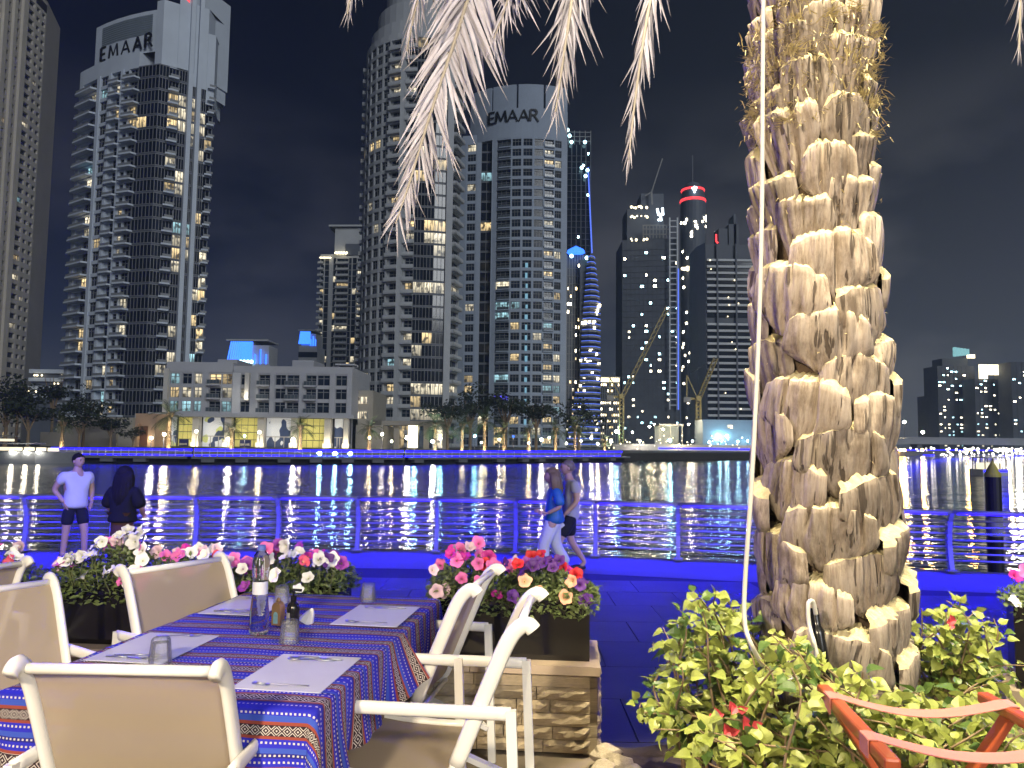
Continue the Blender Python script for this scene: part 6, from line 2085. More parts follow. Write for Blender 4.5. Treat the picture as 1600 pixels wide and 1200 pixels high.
def chair_parts():
    HW = .285
    back = [(-.505, .945), (-.487, .962), (-.455, .955), (-.415, .905), (-.36, .78), (-.235, .47)]
    seat = [(-.235, .47), (-.215, .43), (-.17, .405), (.05, .41), (.23, .43), (.275, .41)]
    for s, nm in ((-1, 'L'), (1, 'R')):
        m = MB()
        path = smooth_path([(s*HW, y, z) for y, z in back], 6)
        m.tube(path, .029, 10, flat=.62, up=(1, 0, 0)); 
        CH['back_rail'+nm] = m.mesh('back_rail', ['chair_white'], True)
        m = MB(); m.tube(smooth_path([(s*HW, y, z) for y, z in seat], 5), .022, 10, flat=.8, up=(1, 0, 0)); CH['seat_rail'+nm] = m.mesh('seat_rail', ['chair_white'], True)
        m = MB()   # armrest runs past the back
        m.tube(smooth_path([(s*(HW+.028), .245, .60), (s*(HW+.028), .225, .640), (s*(HW+.028), .16, .662), (s*(HW+.028), -.1, .664), (s*(HW+.028), -.43, .664)], 5), .024, 10, flat=.55, up=(1, 0, 0))
        CH['armrest'+nm] = m.mesh('armrest', ['chair_white'], True)
        m = MB(); m.tube(smooth_path([(s*(HW+.028), .245, .605), (s*(HW+.03), .262, .45), (s*(HW+.032), .28, .0)], 5), .0165, 8); CH['legF'+nm] = m.mesh('leg', ['chair_white'], True)
        m = MB(); m.bar((s*(HW+.028), -.43, .678), (s*(HW+.03), -.46, 0), .036, .026, 0, up=(1, 0, 0)); CH['legR'+nm] = m.mesh('leg', ['chair_white'])
        m = MB(); m.bar((s*(HW+.006), .15, .40), (s*(HW+.02), -.438, .17), .022, .04, 0, up=(1, 0, 0)); CH['brace'+nm] = m.mesh('brace', ['chair_white'])
        m = MB(); m.blob((s*(HW+.031), -.318, .664), (.004, .007, .007), 8, 4); CH['bolt'+nm] = m.mesh('bolt', ['metal_dark'])
    def sling(prof, sag, name):
        P = smooth_path([(0, y, z) for y, z in prof], 6); m = MB(); nx = 10
        g = []
        for k, p in enumerate(P):
            d = (P[min(k+1, len(P)-1)]-P[max(k-1, 0)]).normalized(); nrm = Vector((0, d.z, -d.y))
            row = []
            for i in range(nx+1):
                t = i/nx; x = lerp(-HW+.012, HW-.012, t)
                q = p+nrm*(sag*4*t*(1-t)*math.sin(math.pi*k/(len(P)-1)))
                row.append(len(m.v)); m.v.append((x, q.y, q.z))
            g.append(row)
        for k in range(len(g)-1):
            for i in range(nx):
                m.f.append((g[k][i], g[k][i+1], g[k+1][i+1], g[k+1][i])); m.mi.append(0)
        CH[name] = m.mesh(name, ['sling'], True)
    sling(back[2:], .012, 'backrest'); sling(seat, -.012, 'seat')
    m = MB(); m.tube([(-HW+.01, -.452, .949), (HW-.01, -.452, .949)], .0155, 10); CH['top_bar'] = m.mesh('top_bar', ['chair_white'], True)
    m = MB(); m.tube([(-HW, -.22, .40), (HW, -.22, .40)], .013, 8); m.tube([(-HW, .25, .405), (HW, .25, .405)], .013, 8); CH['crossbar'] = m.mesh('crossbar', ['chair_white'], True)
chair_parts()
def chair(label, x, y, th):
    o = thing('terrace_chair', label, 'chair', (x, y, TZ), th, 'white sling chairs on the terrace')
    for k, me in CH.items(): put(me.name.split('.')[0], me, o)
    return o
chair('white framed sling chair with its back to us at the near table end', -1.085, 2.68, R(-1))
chair('white sling chair pulled back at the table\'s long side nearest the shrubs', -.385, 3.10, R(84))
chair('white sling chair right of the table, before the planter on the wall end', -.585, 3.77, R(80))
chair('white sling chair across the table, before the long planter', -1.345, 3.80, R(-122))
chair('white sling chair at the left picture edge facing the table', -1.86, 3.06, R(-124))
chair('white sling chair turned away at the far left below the crimson petunias', -3.06, 4.02, R(62))

# ---------------------------------------------------------------- things on the tables
def glassmat(name, col=(1, 1, 1), rough=.02, ior=1.45, bump=0):
    m, nt, b, out = newmat(name)
    b.inputs['Base Color'].default_value = (*col, 1)
    b.inputs['Transmission Weight'].default_value = 1
    b.inputs['Roughness'].default_value = rough
    b.inputs['IOR'].default_value = ior
    if bump: nt.set(b.inputs['Normal'], nt.bump(nt.noise(nt.coord('Object'), 60, 2), bump, .004))
def thin_glass():
    m, nt, b, out = newmat('clear_glass')
    fr = nt.n('ShaderNodeFresnel'); fr.inputs[0].default_value = 1.55
    tp = nt.n('ShaderNodeBsdfTransparent'); tp.inputs[0].default_value = (.97, .98, .99, 1)
    gl = nt.n('ShaderNodeBsdfGlossy'); gl.inputs['Roughness'].default_value = .10
    ms = nt.n('ShaderNodeMixShader')
    nt.t.links.new(nt.m('MULTIPLY_ADD', fr.outputs[0], .7, .03, clamp=True), ms.inputs[0]); df = nt.n('ShaderNodeBsdfDiffuse'); df.inputs[0].default_value = (.8, .82, .86, 1); m2 = nt.n('ShaderNodeMixShader'); m2.inputs[0].default_value = .10; nt.t.links.new(tp.outputs[0], m2.inputs[1]); nt.t.links.new(df.outputs[0], m2.inputs[2])
    nt.t.links.new(m2.outputs[0], ms.inputs[1]); nt.t.links.new(gl.outputs[0], ms.inputs[2]); nt.t.links.new(ms.outputs[0], out.inputs[0])
thin_glass()
glassmat('bottle_plastic', (.97, .99, 1), .03, 1.30, .3)
mat('bottle_label', (.66, .68, .76), .5, var=.06, vscale=30)
mat('cap_blue', (.10, .16, .5), .4, var=0)
mat('black_plastic', (.008, .008, .009), .22, var=0)
mat('label_grey', (.25, .25, .26), .6, var=.15, vscale=60)
mat('wood_box', (.42, .24, .09), .5, var=.25, vscale=14, stretch=(1, 1, .2))
mat('box_print', (.35, .62, .62), .5, var=.25, vscale=30)
mat('paper_white', (.74, .73, .72), .8, var=.04, vscale=12)
mat('placemat_white', (.74, .76, .82), .22, var=.05, vscale=5)
mat('steel', (.7, .7, .72), .33, 1.0, var=.05)
def ontable(px, py, z=TOPZ+.008):
    d = ray(px, py); t = (z-CAMZ)/d.z
    return Vector((0, 0, CAMZ))+d*t
def bottle():
    p = ontable(404, 990)
    o = thing('water_bottle', 'clear plastic water bottle with a pale label standing on the table', 'bottle', p)
    w = MB()
    w.lathe([(.001, 0), (.034, 0), (.040, .008), (.041, .03), (.039, .05), (.041, .075), (.038, .11), (.034, .145), (.0315, .165), (.0315, .225), (.035, .25), (.0375, .28), (.036, .31), (.028, .335), (.016, .350), (.015, .362), (.001, .362)], 20)
    w.build('body', 'bottle_plastic', o, True)
    w = MB(); w.lathe([(.0325, .168), (.0325, .222)], 24); me = w; me.f = me.f[:-2]; me.mi = me.mi[:-2]; w.build('label_band', 'bottle_label', o, True)
    w = MB(); w.lathe([(.0175, .352), (.0175, .372), (.014, .375)], 16); w.build('cap', 'cap_blue', o)
bottle()
def tumbler(px, py, label):
    p = ontable(px, py)
    o = thing('upturned_tumbler', label, 'glass', p, rnd.random(), 'upturned water glasses')
    w = MB(); n = 14
    w.lathe([(.040, 0), (.0415, .004), (.041, .012), (.034, .085), (.030, .092), (.001, .092), (.001, .078), (.029, .076), (.037, .010), (.038, 0)], n)
    w.f = w.f[:-2]; w.mi = w.mi[:-2]
    # close the rim ring
    k = len(w.v)-n
    for j in range(n): w.f.append((j, (j+1) % n, k+(j+1) % n, k+j)); w.mi.append(0)
    w.build('bowl', 'clear_glass', o)
tumbler(452, 1004, 'upturned glass tumbler in front of the black pump bottle')
tumbler(575, 940, 'upturned glass tumbler at the far place setting near the planter gap')
tumbler(250, 1036, 'upturned glass tumbler just behind the nearest chair back')
tumbler(440, 944, 'upturned glass tumbler behind the wooden box')
def condiments():
    p = ontable(457, 985)
    o = thing('pump_bottle', 'black pump dispenser bottle on the table', 'bottle', p, .3)
    w = MB(); w.lathe([(.026, 0), (.028, .004), (.028, .095), (.024, .112), (.012, .122), (.012, .130)], 18); w.build('body', 'black_plastic', o, True)
    w = MB(); w.lathe([(.013, .130), (.013, .148), (.005, .150), (.004, .170)], 12); w.bar((-.004, 0, .174), (.034, 0, .170), .012, .010); w.build('pump', 'black_plastic', o)
    w = MB(); w.lathe([(.0284, .02), (.0284, .08)], 18); w.f = w.f[4:12]; w.mi = w.mi[4:12]; w.build('label_band', 'label_grey', o, True)
    p = ontable(434, 976)
    o = thing('wooden_box', 'small arched wooden condiment box with a pale blue window print', 'box', p, R(-18))
    w = MB(); P = [(-.022, 0), (.022, 0), (.022, .072)]+[(.022*math.cos(a), .072+.03*math.sin(a)) for a in [R(20*k) for k in range(1, 9)]]+[(-.022, .072)]
    w.poly([(x, -.018, z) for x, z in P]); w.poly([(x, .018, z) for x, z in reversed(P)])
    for k in range(len(P)):
        a, b = P[k], P[(k+1) % len(P)]; w.quad((a[0], -.018, a[1]), (b[0], -.018, b[1]), (b[0], .018, b[1]), (a[0], .018, a[1]))
    w.build('body', 'wood_box', o)
    w = MB(); P = [(-.012, .008), (.012, .008), (.012, .045)]+[(.012*math.cos(a), .045+.015*math.sin(a)) for a in [R(30*k) for k in range(1, 6)]]+[(-.012, .045)]
    w.poly([(x, -.0195, z) for x, z in P]); w.build('window_print', 'box_print', o)
    w = MB(); w.lathe([(.010, .10), (.012, .106), (.006, .118), (.001, .12)], 10); w.build('finial', 'wood_box', o)
    p = ontable(478, 972)
    w = MB(); w.lathe([(.036, 0), (.034, .012), (.02, .045), (.006, .066), (.001, .068)], 7)
    o = w.build('folded_napkin', 'paper_white'); o.location = p; o.rotation_euler = (R(8), R(24), .4)
    tag(o, 'white folded paper napkin beside the black pump bottle', 'napkin')
condiments()
def setting(u, v, rot, labs):
    c = tloc(u, v); z = TOPZ+.0105
    a = TAB_A+rot
    w = MB(); w.box((0, 0, 0), (.42, .31, .0025)); o = w.build('placemat', 'placemat_white'); o.location = (c.x, c.y, z); o.rotation_euler = (0, 0, a)
    tag(o, labs+' white placemat', 'placemat', 'white placemats')
    def item(name, mb, x, y, dr, lab):
        q = Matrix.Rotation(a, 3, 'Z') @ Vector((x, y, 0))
        o = mb.build(name, 'steel', None, True); o.location = (c.x+q.x, c.y+q.y, z+.004); o.rotation_euler = (0, 0, a+dr)
        tag(o, lab, name, 'steel cutlery on the placemats')
    f = MB(); f.tube([(0, -.095, .0), (0, -.02, .003), (0, .03, .004), (0, .05, .003)], [.005, .003, .0035, .010], 6, flat=.35)
    for k in range(4): f.tube([((k-1.5)*.0055, .05, .003), ((k-1.5)*.0055, .095, .007)], .0016, 5)
    item('fork', f, -.165, -.0, .1, 'steel fork on the '+labs.lower()+' placemat')
    k = MB(); k.tube([(0, -.10, 0), (0, -.01, .002)], .0055, 6, flat=.5); k.box((0, .05, .002), (.015, .12, .0015)); item('knife', k, .165, -.0, -.06, 'steel knife on the '+labs.lower()+' placemat')
    s = MB(); s.tube([(0, -.09, .001), (0, .05, .004)], .004, 6, flat=.5); s.blob((0, .07, .005), (.015, .026, .004), 10, 5); item('spoon', s, .135, .01, .05, 'steel spoon on the '+labs.lower()+' placemat')
setting(.345, -.52, R(90), 'Near right-hand')
setting(.345, .40, R(90), 'Far right-hand')
setting(-.345, .50, R(-90), 'Far left-hand')
setting(-.345, -.30, R(-90), 'Near left-hand')

# ================================================================== the date palm
def boot_mat():
    m, nt, b, out = newmat('boot')
    co = nt.coord('Object')
    inf = nt.n('ShaderNodeObjectInfo').outputs['Random']
    off = nt.n('ShaderNodeVectorMath', operation='ADD'); nt.set(off.inputs[0], co)
    cmb = nt.n('ShaderNodeCombineXYZ'); nt.set(cmb.inputs[0], nt.m('MULTIPLY', inf, 31.0)); nt.set(off.inputs[1], cmb.outputs[0])
    v = off.outputs[0]
    g = nt.noise(nt.mapping(v, (60, 60, 6)), 1.0, 6, .7)
    blot = nt.noise(v, 9, 4, .6)
    crack = nt.noise(nt.mapping(v, (34, 34, 2.2)), 1.0, 3, .6)
    c = nt.ramp(g, [(.28, (.085, .065, .05)), (.44, (.22, .175, .14)), (.62, (.34, .285, .235)), (.8, (.44, .385, .33))])
    c = nt.mix(nt.ramp(blot, [(.45, (0, 0, 0)), (.7, (.7, .7, .7))]), c, (.33, .28, .25))
    st = nt.noise(nt.mapping(v, (7, 7, 5), loc=(5, 2, 8)), 1.0, 5, .7)
    c = nt.mix(nt.ramp(st, [(.50, (0, 0, 0)), (.68, (.75, .75, .75))]), c, (.085, .058, .04))
    dk = nt.ramp(crack, [(0, (1, 1, 1)), (.36, (1, 1, 1)), (.40, (0, 0, 0))])
    c = nt.mix(nt.m('MULTIPLY', dk, .8), c, (.035, .022, .015))
    h = nt.n('ShaderNodeHueSaturation'); nt.set(h.inputs['Color'], c); nt.set(h.inputs['Value'], nt.m('MULTIPLY_ADD', inf, .6, .78))
    nt.set(b.inputs['Base Color'], h.outputs[0])
    b.inputs['Roughness'].default_value = .85
    hh = nt.m('SUBTRACT', nt.m('MULTIPLY', g, .8), nt.m('MULTIPLY', dk, .9))
    nt.set(b.inputs['Normal'], nt.bump(hh, 1.0, .009))
boot_mat()
mat('boot_cut', (.52, .45, .27), .85, var=.25, vscale=40, bump=.6, bscale=90)
mat('trunk_core', (.13, .09, .06), .95, var=.45, vscale=18, bump=.8, bscale=50)
mat('fibre', (.55, .46, .24), .9, var=.2, vscale=20)
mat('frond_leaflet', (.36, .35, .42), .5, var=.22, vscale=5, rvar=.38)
mat('frond_rachis', (.34, .31, .27), .6, var=.15, vscale=8)
def pc(z):     # centre line of the trunk
    t = (z-.3)/3.8
    return Vector((1.50-.10*t-.035*math.sin(t*3.0), 3.52, z))
def boot_mesh(seed, w, h, out_, tall):
    r = random.Random(seed)
    m = MB(); nu, nv = 40, 9
    cr = [(r.uniform(-.8, .8), r.uniform(.022, .042), r.uniform(.35, 1)) for _ in range(r.randrange(3, 7))]
    skew = r.uniform(-.12, .12); tslope = r.uniform(-.12, .12)
    g = []
    ph = [r.random()*6 for _ in range(4)]
    for j in range(nv+1):
        v = j/nv; row = []
        if tall: wid = lerp(.62, 1.0, min(1, v*1.5))
        else: wid = (.42+.58*math.sin(min(1, v/.42)*math.pi/2)) if v < .42 else 1-.10*(v-.42)/.58
        o = out_*(.30+.80*math.sin(math.pi*(.10+.50*v))) if not tall else out_*(.05+.95*v**.8)
        for i in range(nu+1):
            u = -1+2*i/nu
            x = u*w/2*wid+skew*h*v
            curve = 1-.50*u*u-.15*u**4
            y = o*curve+.008*math.sin(u*7+ph[0])*v-.004*math.sin(u*17+ph[1])
            for c, cw, cv in cr:
                if abs(u-c) < cw*2 and v > 1-cv: y -= .034*(1-abs(u-c)/(cw*2))*min(1, 3*(v-(1-cv)))
            if abs(u) > .98: y = min(y, .0)
            z = h*v+(.05*h*(1-u*u) if not tall else 0)*0-(1-u*u)*h*.22*(1-v)**2+tslope*u*h*.5*v
            if not tall: z -= h*.20*abs(u)**3*v
            if j == nv: z += .005*math.sin(u*5+ph[2])+.003*math.sin(u*19+ph[3])
            row.append(len(m.v)); m.v.append((x, -y, z))
        g.append(row)
    for j in range(nv):
        for i in range(nu):
            m.f.append((g[j][i], g[j][i+1], g[j+1][i+1], g[j+1][i])); m.mi.append(0)
    # cut face on top, leaning back to the trunk
    back = []
    for i in range(nu+1):
        x, y, z = m.v[g[nv][i]]
        back.append(len(m.v)); m.v.append((x*.86, .025, z+.042+r.uniform(-.008, .010)))
    mid_ = []
    for i in range(nu+1):
        x, y, z = m.v[g[nv][i]]
        mid_.append(len(m.v)); m.v.append((x*.93, y*.55, z+.022+r.uniform(-.006, .008)))
    for i in range(nu):
        m.f.append((g[nv][i], g[nv][i+1], mid_[i+1], mid_[i])); m.mi.append(1)
        m.f.append((mid_[i], mid_[i+1], back[i+1], back[i])); m.mi.append(1)
    bot = []
    for i in range(nu+1):
        x, y, z = m.v[g[0][i]]; bot.append(len(m.v)); m.v.append((x, .04, z+.015))
    for i in range(nu):
        m.f.append((g[0][i], bot[i], bot[i+1], g[0][i+1])); m.mi.append(0)
    me = m.mesh('leaf_base', ['boot', 'boot_cut'])
    me.polygons.foreach_set('use_smooth', [k == 0 for k in m.mi])
    return me
def palm():
    P0 = pc(TZ-.1)
    o = thing('date_palm', 'thick date palm trunk ringed with cut leaf bases, dry fronds hanging from above', 'palm', P0)
    r = random.Random(17)
    w = MB(); zs = [.2+.15*k for k in range(34)]
    w.tube([pc(z) for z in zs], [.235-.0*z+(.03 if z < .5 else 0)-.008*z for z in zs], 26)
    tr = w.build('trunk', 'trunk_core', o, True, off=P0)
    low = [boot_mesh(100+k, .375, .222, .078, False) for k in range(10)]
    mid_ = [boot_mesh(200+k, .335, .222, .074, False) for k in range(10)]
    up = [boot_mesh(300+k, .245, .235, .064, k % 3 > 0) for k in range(10)]
    z = .34; k = 0
    while z < 4.85:
        t = (z-.4)/3.8
        a = k*2.399963+.55+r.uniform(-.10, .10)
        zz = z+r.uniform(-.015, .015)
        c = pc(zz)
        rad = .243-.008*zz
        me = r.choice(low if t < .45 else (mid_ if t < .62 else up))
        n = Vector((math.sin(a), -math.cos(a), 0))
        b = put('leaf_base', me, tr)
        s = r.uniform(.93, 1.10)
        b.matrix_local = Matrix.Translation(c+n*rad-P0) @ Matrix.Rotation(a, 4, 'Z') @ Matrix.Rotation(R(r.uniform(-1, 3) if t < .62 else r.uniform(0, 6)), 4, 'X') @ Matrix.Rotation(R(r.gauss(0, 6)), 4, 'Y') @ Matrix.Diagonal((s*r.uniform(.95, 1.12), s*r.uniform(.85, 1.15), s*r.uniform(.92, 1.06), 1))
        z += .0400 if t < .45 else (.0385 if t < .62 else .0310); k += 1
    # fibre: straw strands, thick near the top of the view
    f = MB()
    for k in range(1500):
        z = 3.42+.55*r.random()**.7 if k < 1150 else r.uniform(.9, 3.6)
        a = r.uniform(-1.7, 1.7); c = pc(z); n = Vector((math.sin(a), -math.cos(a), 0)); tn = Vector((math.cos(a), math.sin(a), 0))
        rr = .225+.10*r.random() if k < 1150 else .24+.05*r.random()
        p = c+n*rr
        d = (n*r.gauss(.5, .4)+tn*r.gauss(0, .9)+Vector((0, 0, r.gauss(.15, .6)))).normalized()
        L = r.uniform(.02, .07) if k < 1150 else r.uniform(.02, .05); wd = r.uniform(.0012, .0035)
        q = p+d*L*.5+Vector((0, 0, r.uniform(-.01, .01))); e = p+d*L+Vector((0, 0, -.02*r.random()))
        s = d.cross(Vector((0, 0, 1))).normalized()*wd if abs(d.z) < .98 else tn*wd
        f.quad(p-s, p+s, q+s, q-s); f.quad(q-s, q+s, e+s*.2, e-s*.2)
    for k in range(46):   # ragged tufts of matted straw
        z = 3.44+.62*r.random(); a = r.uniform(-1.7, 1.7); c = pc(z); n = Vector((math.sin(a), -math.cos(a), 0)); tn = Vector((math.cos(a), math.sin(a), 0))
        o0 = c+n*(.25+.05*r.random()); ax = (n*.7+tn*r.gauss(0, .6)+Vector((0, 0, r.gauss(.2, .5)))).normalized()
        for q in range(34):
            p = o0+tn*r.gauss(0, .022)+Vector((0, 0, r.gauss(0, .014)))
            d = (ax+Vector((r.gauss(0, .5), r.gauss(0, .5), r.gauss(0, .5)))).normalized(); L = r.uniform(.012, .05); wd = r.uniform(.0015, .004)
            s = d.cross(Vector((.3, .2, 1))).normalized()*wd
            e = p+d*L; f.quad(p-s, p+s, e+s*.4, e-s*.4)
    fb = f.build('fibre', 'fibre', o, off=P0); fb['kind'] = 'stuff'
    # fronds
    LV = []
    for k in range(5):
        m = MB(); n = 7; cv = .12+.09*k; W = .026
        for i in range(n):
            pass
        rows = []
        for i in range(n+1):
            t = i/n
            wd = W*math.sin(math.pi*min(1, (t*.9+.1))**.75)*(1-.25*t)+.0008
            y = t; z = -cv*t*t
            rows.append([(-wd, y, z+wd*.55), (0, y, z-.0), (wd, y, z+wd*.55)])
        for i in range(n):
            for q in range(2):
                m.quad(rows[i][q], rows[i][q+1], rows[i+1][q+1], rows[i+1][q])
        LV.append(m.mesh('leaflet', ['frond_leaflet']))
    crown = pc(5.35)
    def frond(pix, dens, Lmax, spread, seed, tipscale=.6, t0=.0):
        rr = random.Random(seed)
        vis = [at(px, py, Y) for px, py, Y in pix]
        a = vis[0]
        pre = [crown, lerp(crown, a, .35)+Vector((0, 0, .55*(1-a.z/6))), lerp(crown, a, .72)+Vector((0, 0, .32))]
        path = smooth_path([*pre, *vis], 10)
        m = MB(); m.tube(path, [lerp(.016, .003, i/(len(path)-1)) for i in range(len(path))], 6)
        ra = m.build('frond', 'frond_rachis', o, True, off=P0)
        acc = 0; k = 0
        i0 = int(len(path)*t0)
        tot = sum((path[i+1]-path[i]).length for i in range(i0, len(path)-1)); run = 0
        for i in range(i0, len(path)-1):
            sl = (path[i+1]-path[i]).length
            acc += sl; run += sl
            while acc > dens:
                acc -= dens
                q = run/tot
                d = (path[i+1]-path[i]).normalized()
                sd = d.cross(Vector((0, -1, .15))).normalized()
                for sg in (-1, 1):
                    if rr.random() < .06: continue
                    L = Lmax*(.55+.45*math.sin(math.pi*min(1, q*.8+.18)))*(1-(1-tipscale)*q**3)*rr.uniform(.85, 1.12)
                    op = spread*(1-.50*q)*rr.uniform(.75, 1.2)*(1.0 if sg < 0 else .8)
                    dr = (d*math.cos(op)+sd*(sg*math.sin(op))+Vector((0, rr.uniform(-.25, .12), -.28))).normalized()
                    up = Vector((rr.gauss(0, .4), -1, rr.gauss(.3, .3)))
                    X = dr.cross(up).normalized(); Z = X.cross(dr)
                    M = Matrix((X, dr, Z)).transposed().to_4x4()
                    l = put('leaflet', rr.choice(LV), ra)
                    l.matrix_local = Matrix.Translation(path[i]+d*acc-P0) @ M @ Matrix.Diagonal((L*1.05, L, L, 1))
    frond([(800, -150, 3.25), (752, -60, 3.05), (712, 60, 2.95), (672, 180, 2.9), (640, 285, 2.9), (618, 350, 2.9)], .024, .44, .90, 1, .55, .22)
    frond([(700, -140, 3.5), (668, -50, 3.4), (648, 20, 3.4), (636, 80, 3.4)], .03, .29, .55, 2, .6, .4)
    frond([(600, -150, 3.3), (566, -60, 3.2), (548, -5, 3.2), (543, 22, 3.2)], .036, .2, .5, 3, .6, .5)
    frond([(860, -150, 3.1), (815, -70, 3.0), (790, 10, 2.95), (772, 60, 2.95)], .03, .28, .5, 7, .6, .4)
    frond([(945, -160, 3.0), (905, -60, 2.9), (888, 40, 2.85), (876, 120, 2.85), (868, 175, 2.85)], .03, .30, .55, 4, .6, .35)
    frond([(1045, -160, 2.95), (1025, -50, 2.85), (1006, 60, 2.8), (992, 160, 2.8), (982, 250, 2.8)], .03, .25, .45, 5, .6, .35)
    frond([(1560, -200, 3.2), (1592, -80, 3.1), (1594, 10, 3.1), (1592, 80, 3.1)], .04, .22, .4, 6, .6, .4)
palm()

# cable hanging down the trunk, conduit with its loop
def cables():
    w = MB(); w.tube(smooth_path([at(px, py, Y) for px, py, Y in ((1194, -120, 3.16), (1192, 100, 3.14), (1190, 350, 3.12), (1184, 560, 3.12), (1174, 760, 3.1), (1164, 910, 3.1), (1164, 975, 3.08), (1176, 1012, 3.05), (1192, 1040, 3.1))], 8), .0095, 8)
    o = w.build('white_cable', 'cable_white', None, True); tag(o, 'white cable hanging straight down beside the palm trunk', 'cable')
    o = thing('cable_conduit', 'black conduit with a white cable looping out of it at the trunk foot', 'conduit', at(1285, 1070, 3.1))
    w = MB(); w.tube(smooth_path([at(px, py, Y) for px, py, Y in ((1271, 950, 3.1), (1277, 985, 3.08), (1284, 1030, 3.06), (1288, 1075, 3.06), (1291, 1120, 3.1))], 6), [.018]*6+[.026]*19, 10); w.build('pipe', 'black_plastic', o, True, off=o.location)
    w = MB(); w.tube(smooth_path([at(px, py, Y) for px, py, Y in ((1275, 960, 3.06), (1270, 940, 3.05), (1263, 944, 3.04), (1264, 975, 3.03), (1272, 1005, 3.0), (1276, 1030, 2.99), (1262, 1053, 2.98), (1238, 1063, 2.98), (1214, 1063, 3.0))], 7), .0085, 8); w.build('cable_loop', 'cable_white', o, True, off=o.location)
mat('cable_white', (.5, .49, .45), .45, var=.05)
cables()

# ================================================================== planting bed and shrubs
mat('rock', (.42, .36, .27), .9, var=.3, vscale=9, bump=.6, bscale=22, bdist=.02)
def bed():
    m = MB(); nx, ny = 34, 26
    def hgt(x, y): return .47+.10*noise.noise(Vector((x*1.7, y*1.7, 3)))+.05*noise.noise(Vector((x*6, y*6, 1)))+.09*math.exp(-((x-1.48)**2+(y-3.5)**2)/.2)
    g = {}
    for i in range(nx+1):
        for j in range(ny+1):
            x, y = lerp(.52, 3.6, i/nx), lerp(2.3, 4.25, j/ny)
            g[i, j] = len(m.v); m.v.append((x, y, hgt(x, y) if j < ny else 0))
    for i in range(nx):
        for j in range(ny): m.f.append((g[i, j], g[i+1, j], g[i+1, j+1], g[i, j+1])); m.mi.append(0)
    tag(m.build('planting_bed', 'soil', None, True), kind='structure')
    r = random.Random(3)
    vs = []
    for k in range(4):
        b = bmesh.new(); bmesh.ops.create_icosphere(b, subdivisions=2, radius=1)
        for v in b.verts:
            v.co *= .8+.35*noise.noise(v.co*1.3+Vector((k*7, 0, 0)))
        me = bpy.data.meshes.new('rock'); b.to_mesh(me); b.free(); me.materials.append(MATS['rock']); vs.append(me)
    labs = ['beside the stone wall end', 'second from the stone wall', 'at the wall foot near the floor tiles', 'pale, half under the shrub leaves', 'low at the bed\'s front corner', 'small, in the soil by the wall', 'larger, against the shrub stems', 'at the bottom edge under the shrub', 'flat, next to the tiles']
    for k, (px, py, Y, s) in enumerate(((945, 1105, 4.0, .075), (968, 1128, 3.85, .08), (940, 1140, 3.8, .07), (985, 1120, 3.75, .07), (950, 1168, 3.5, .08), (990, 1150, 3.55, .055), (1010, 1160, 3.4, .07), (960, 1196, 3.25, .07), (925, 1185, 3.5, .06))):
        p = at(px, py, Y); z = .50
        o = put('edging_rock', r.choice(vs), None, (p.x, p.y, z)); o.scale = (s*1.3, s, s*.75); o.rotation_euler = (0, 0, r.random()*6)
        tag(o, 'rough beige edging rock '+labs[k], 'rock', 'rocks edging the planting bed')
bed()
def heart_leaf(seed):
    r = random.Random(seed)
    m = MB(); n = 6
    prof = [(0, .0), (.08, .30), (.25, .44), (.45, .42), (.68, .27), (.88, .10), (1.0, 0)]
    cup = r.uniform(.15, .4); droop = r.uniform(.1, .45)
    L = []; C = []; Rr = []
    for t, w in prof:
        z = -droop*t*t
        wob = .03*math.sin(t*9+seed)
        C.append((0, t, z)); L.append((-w, t-.06*(t < .1), z+w*cup+wob)); Rr.append((w, t-.06*(t < .1), z+w*cup-wob))
    for i in range(len(prof)-1):
        m.quad(L[i], C[i], C[i+1], L[i+1]); m.quad(C[i], Rr[i], Rr[i+1], C[i+1])
    return m
HL = [heart_leaf(k) for k in range(6)]
HLM = {(k, mt): HL[k].mesh('leaf', [mt], True) for k in range(6) for mt in ('bush_leaf', 'bush_leaf_dark')}
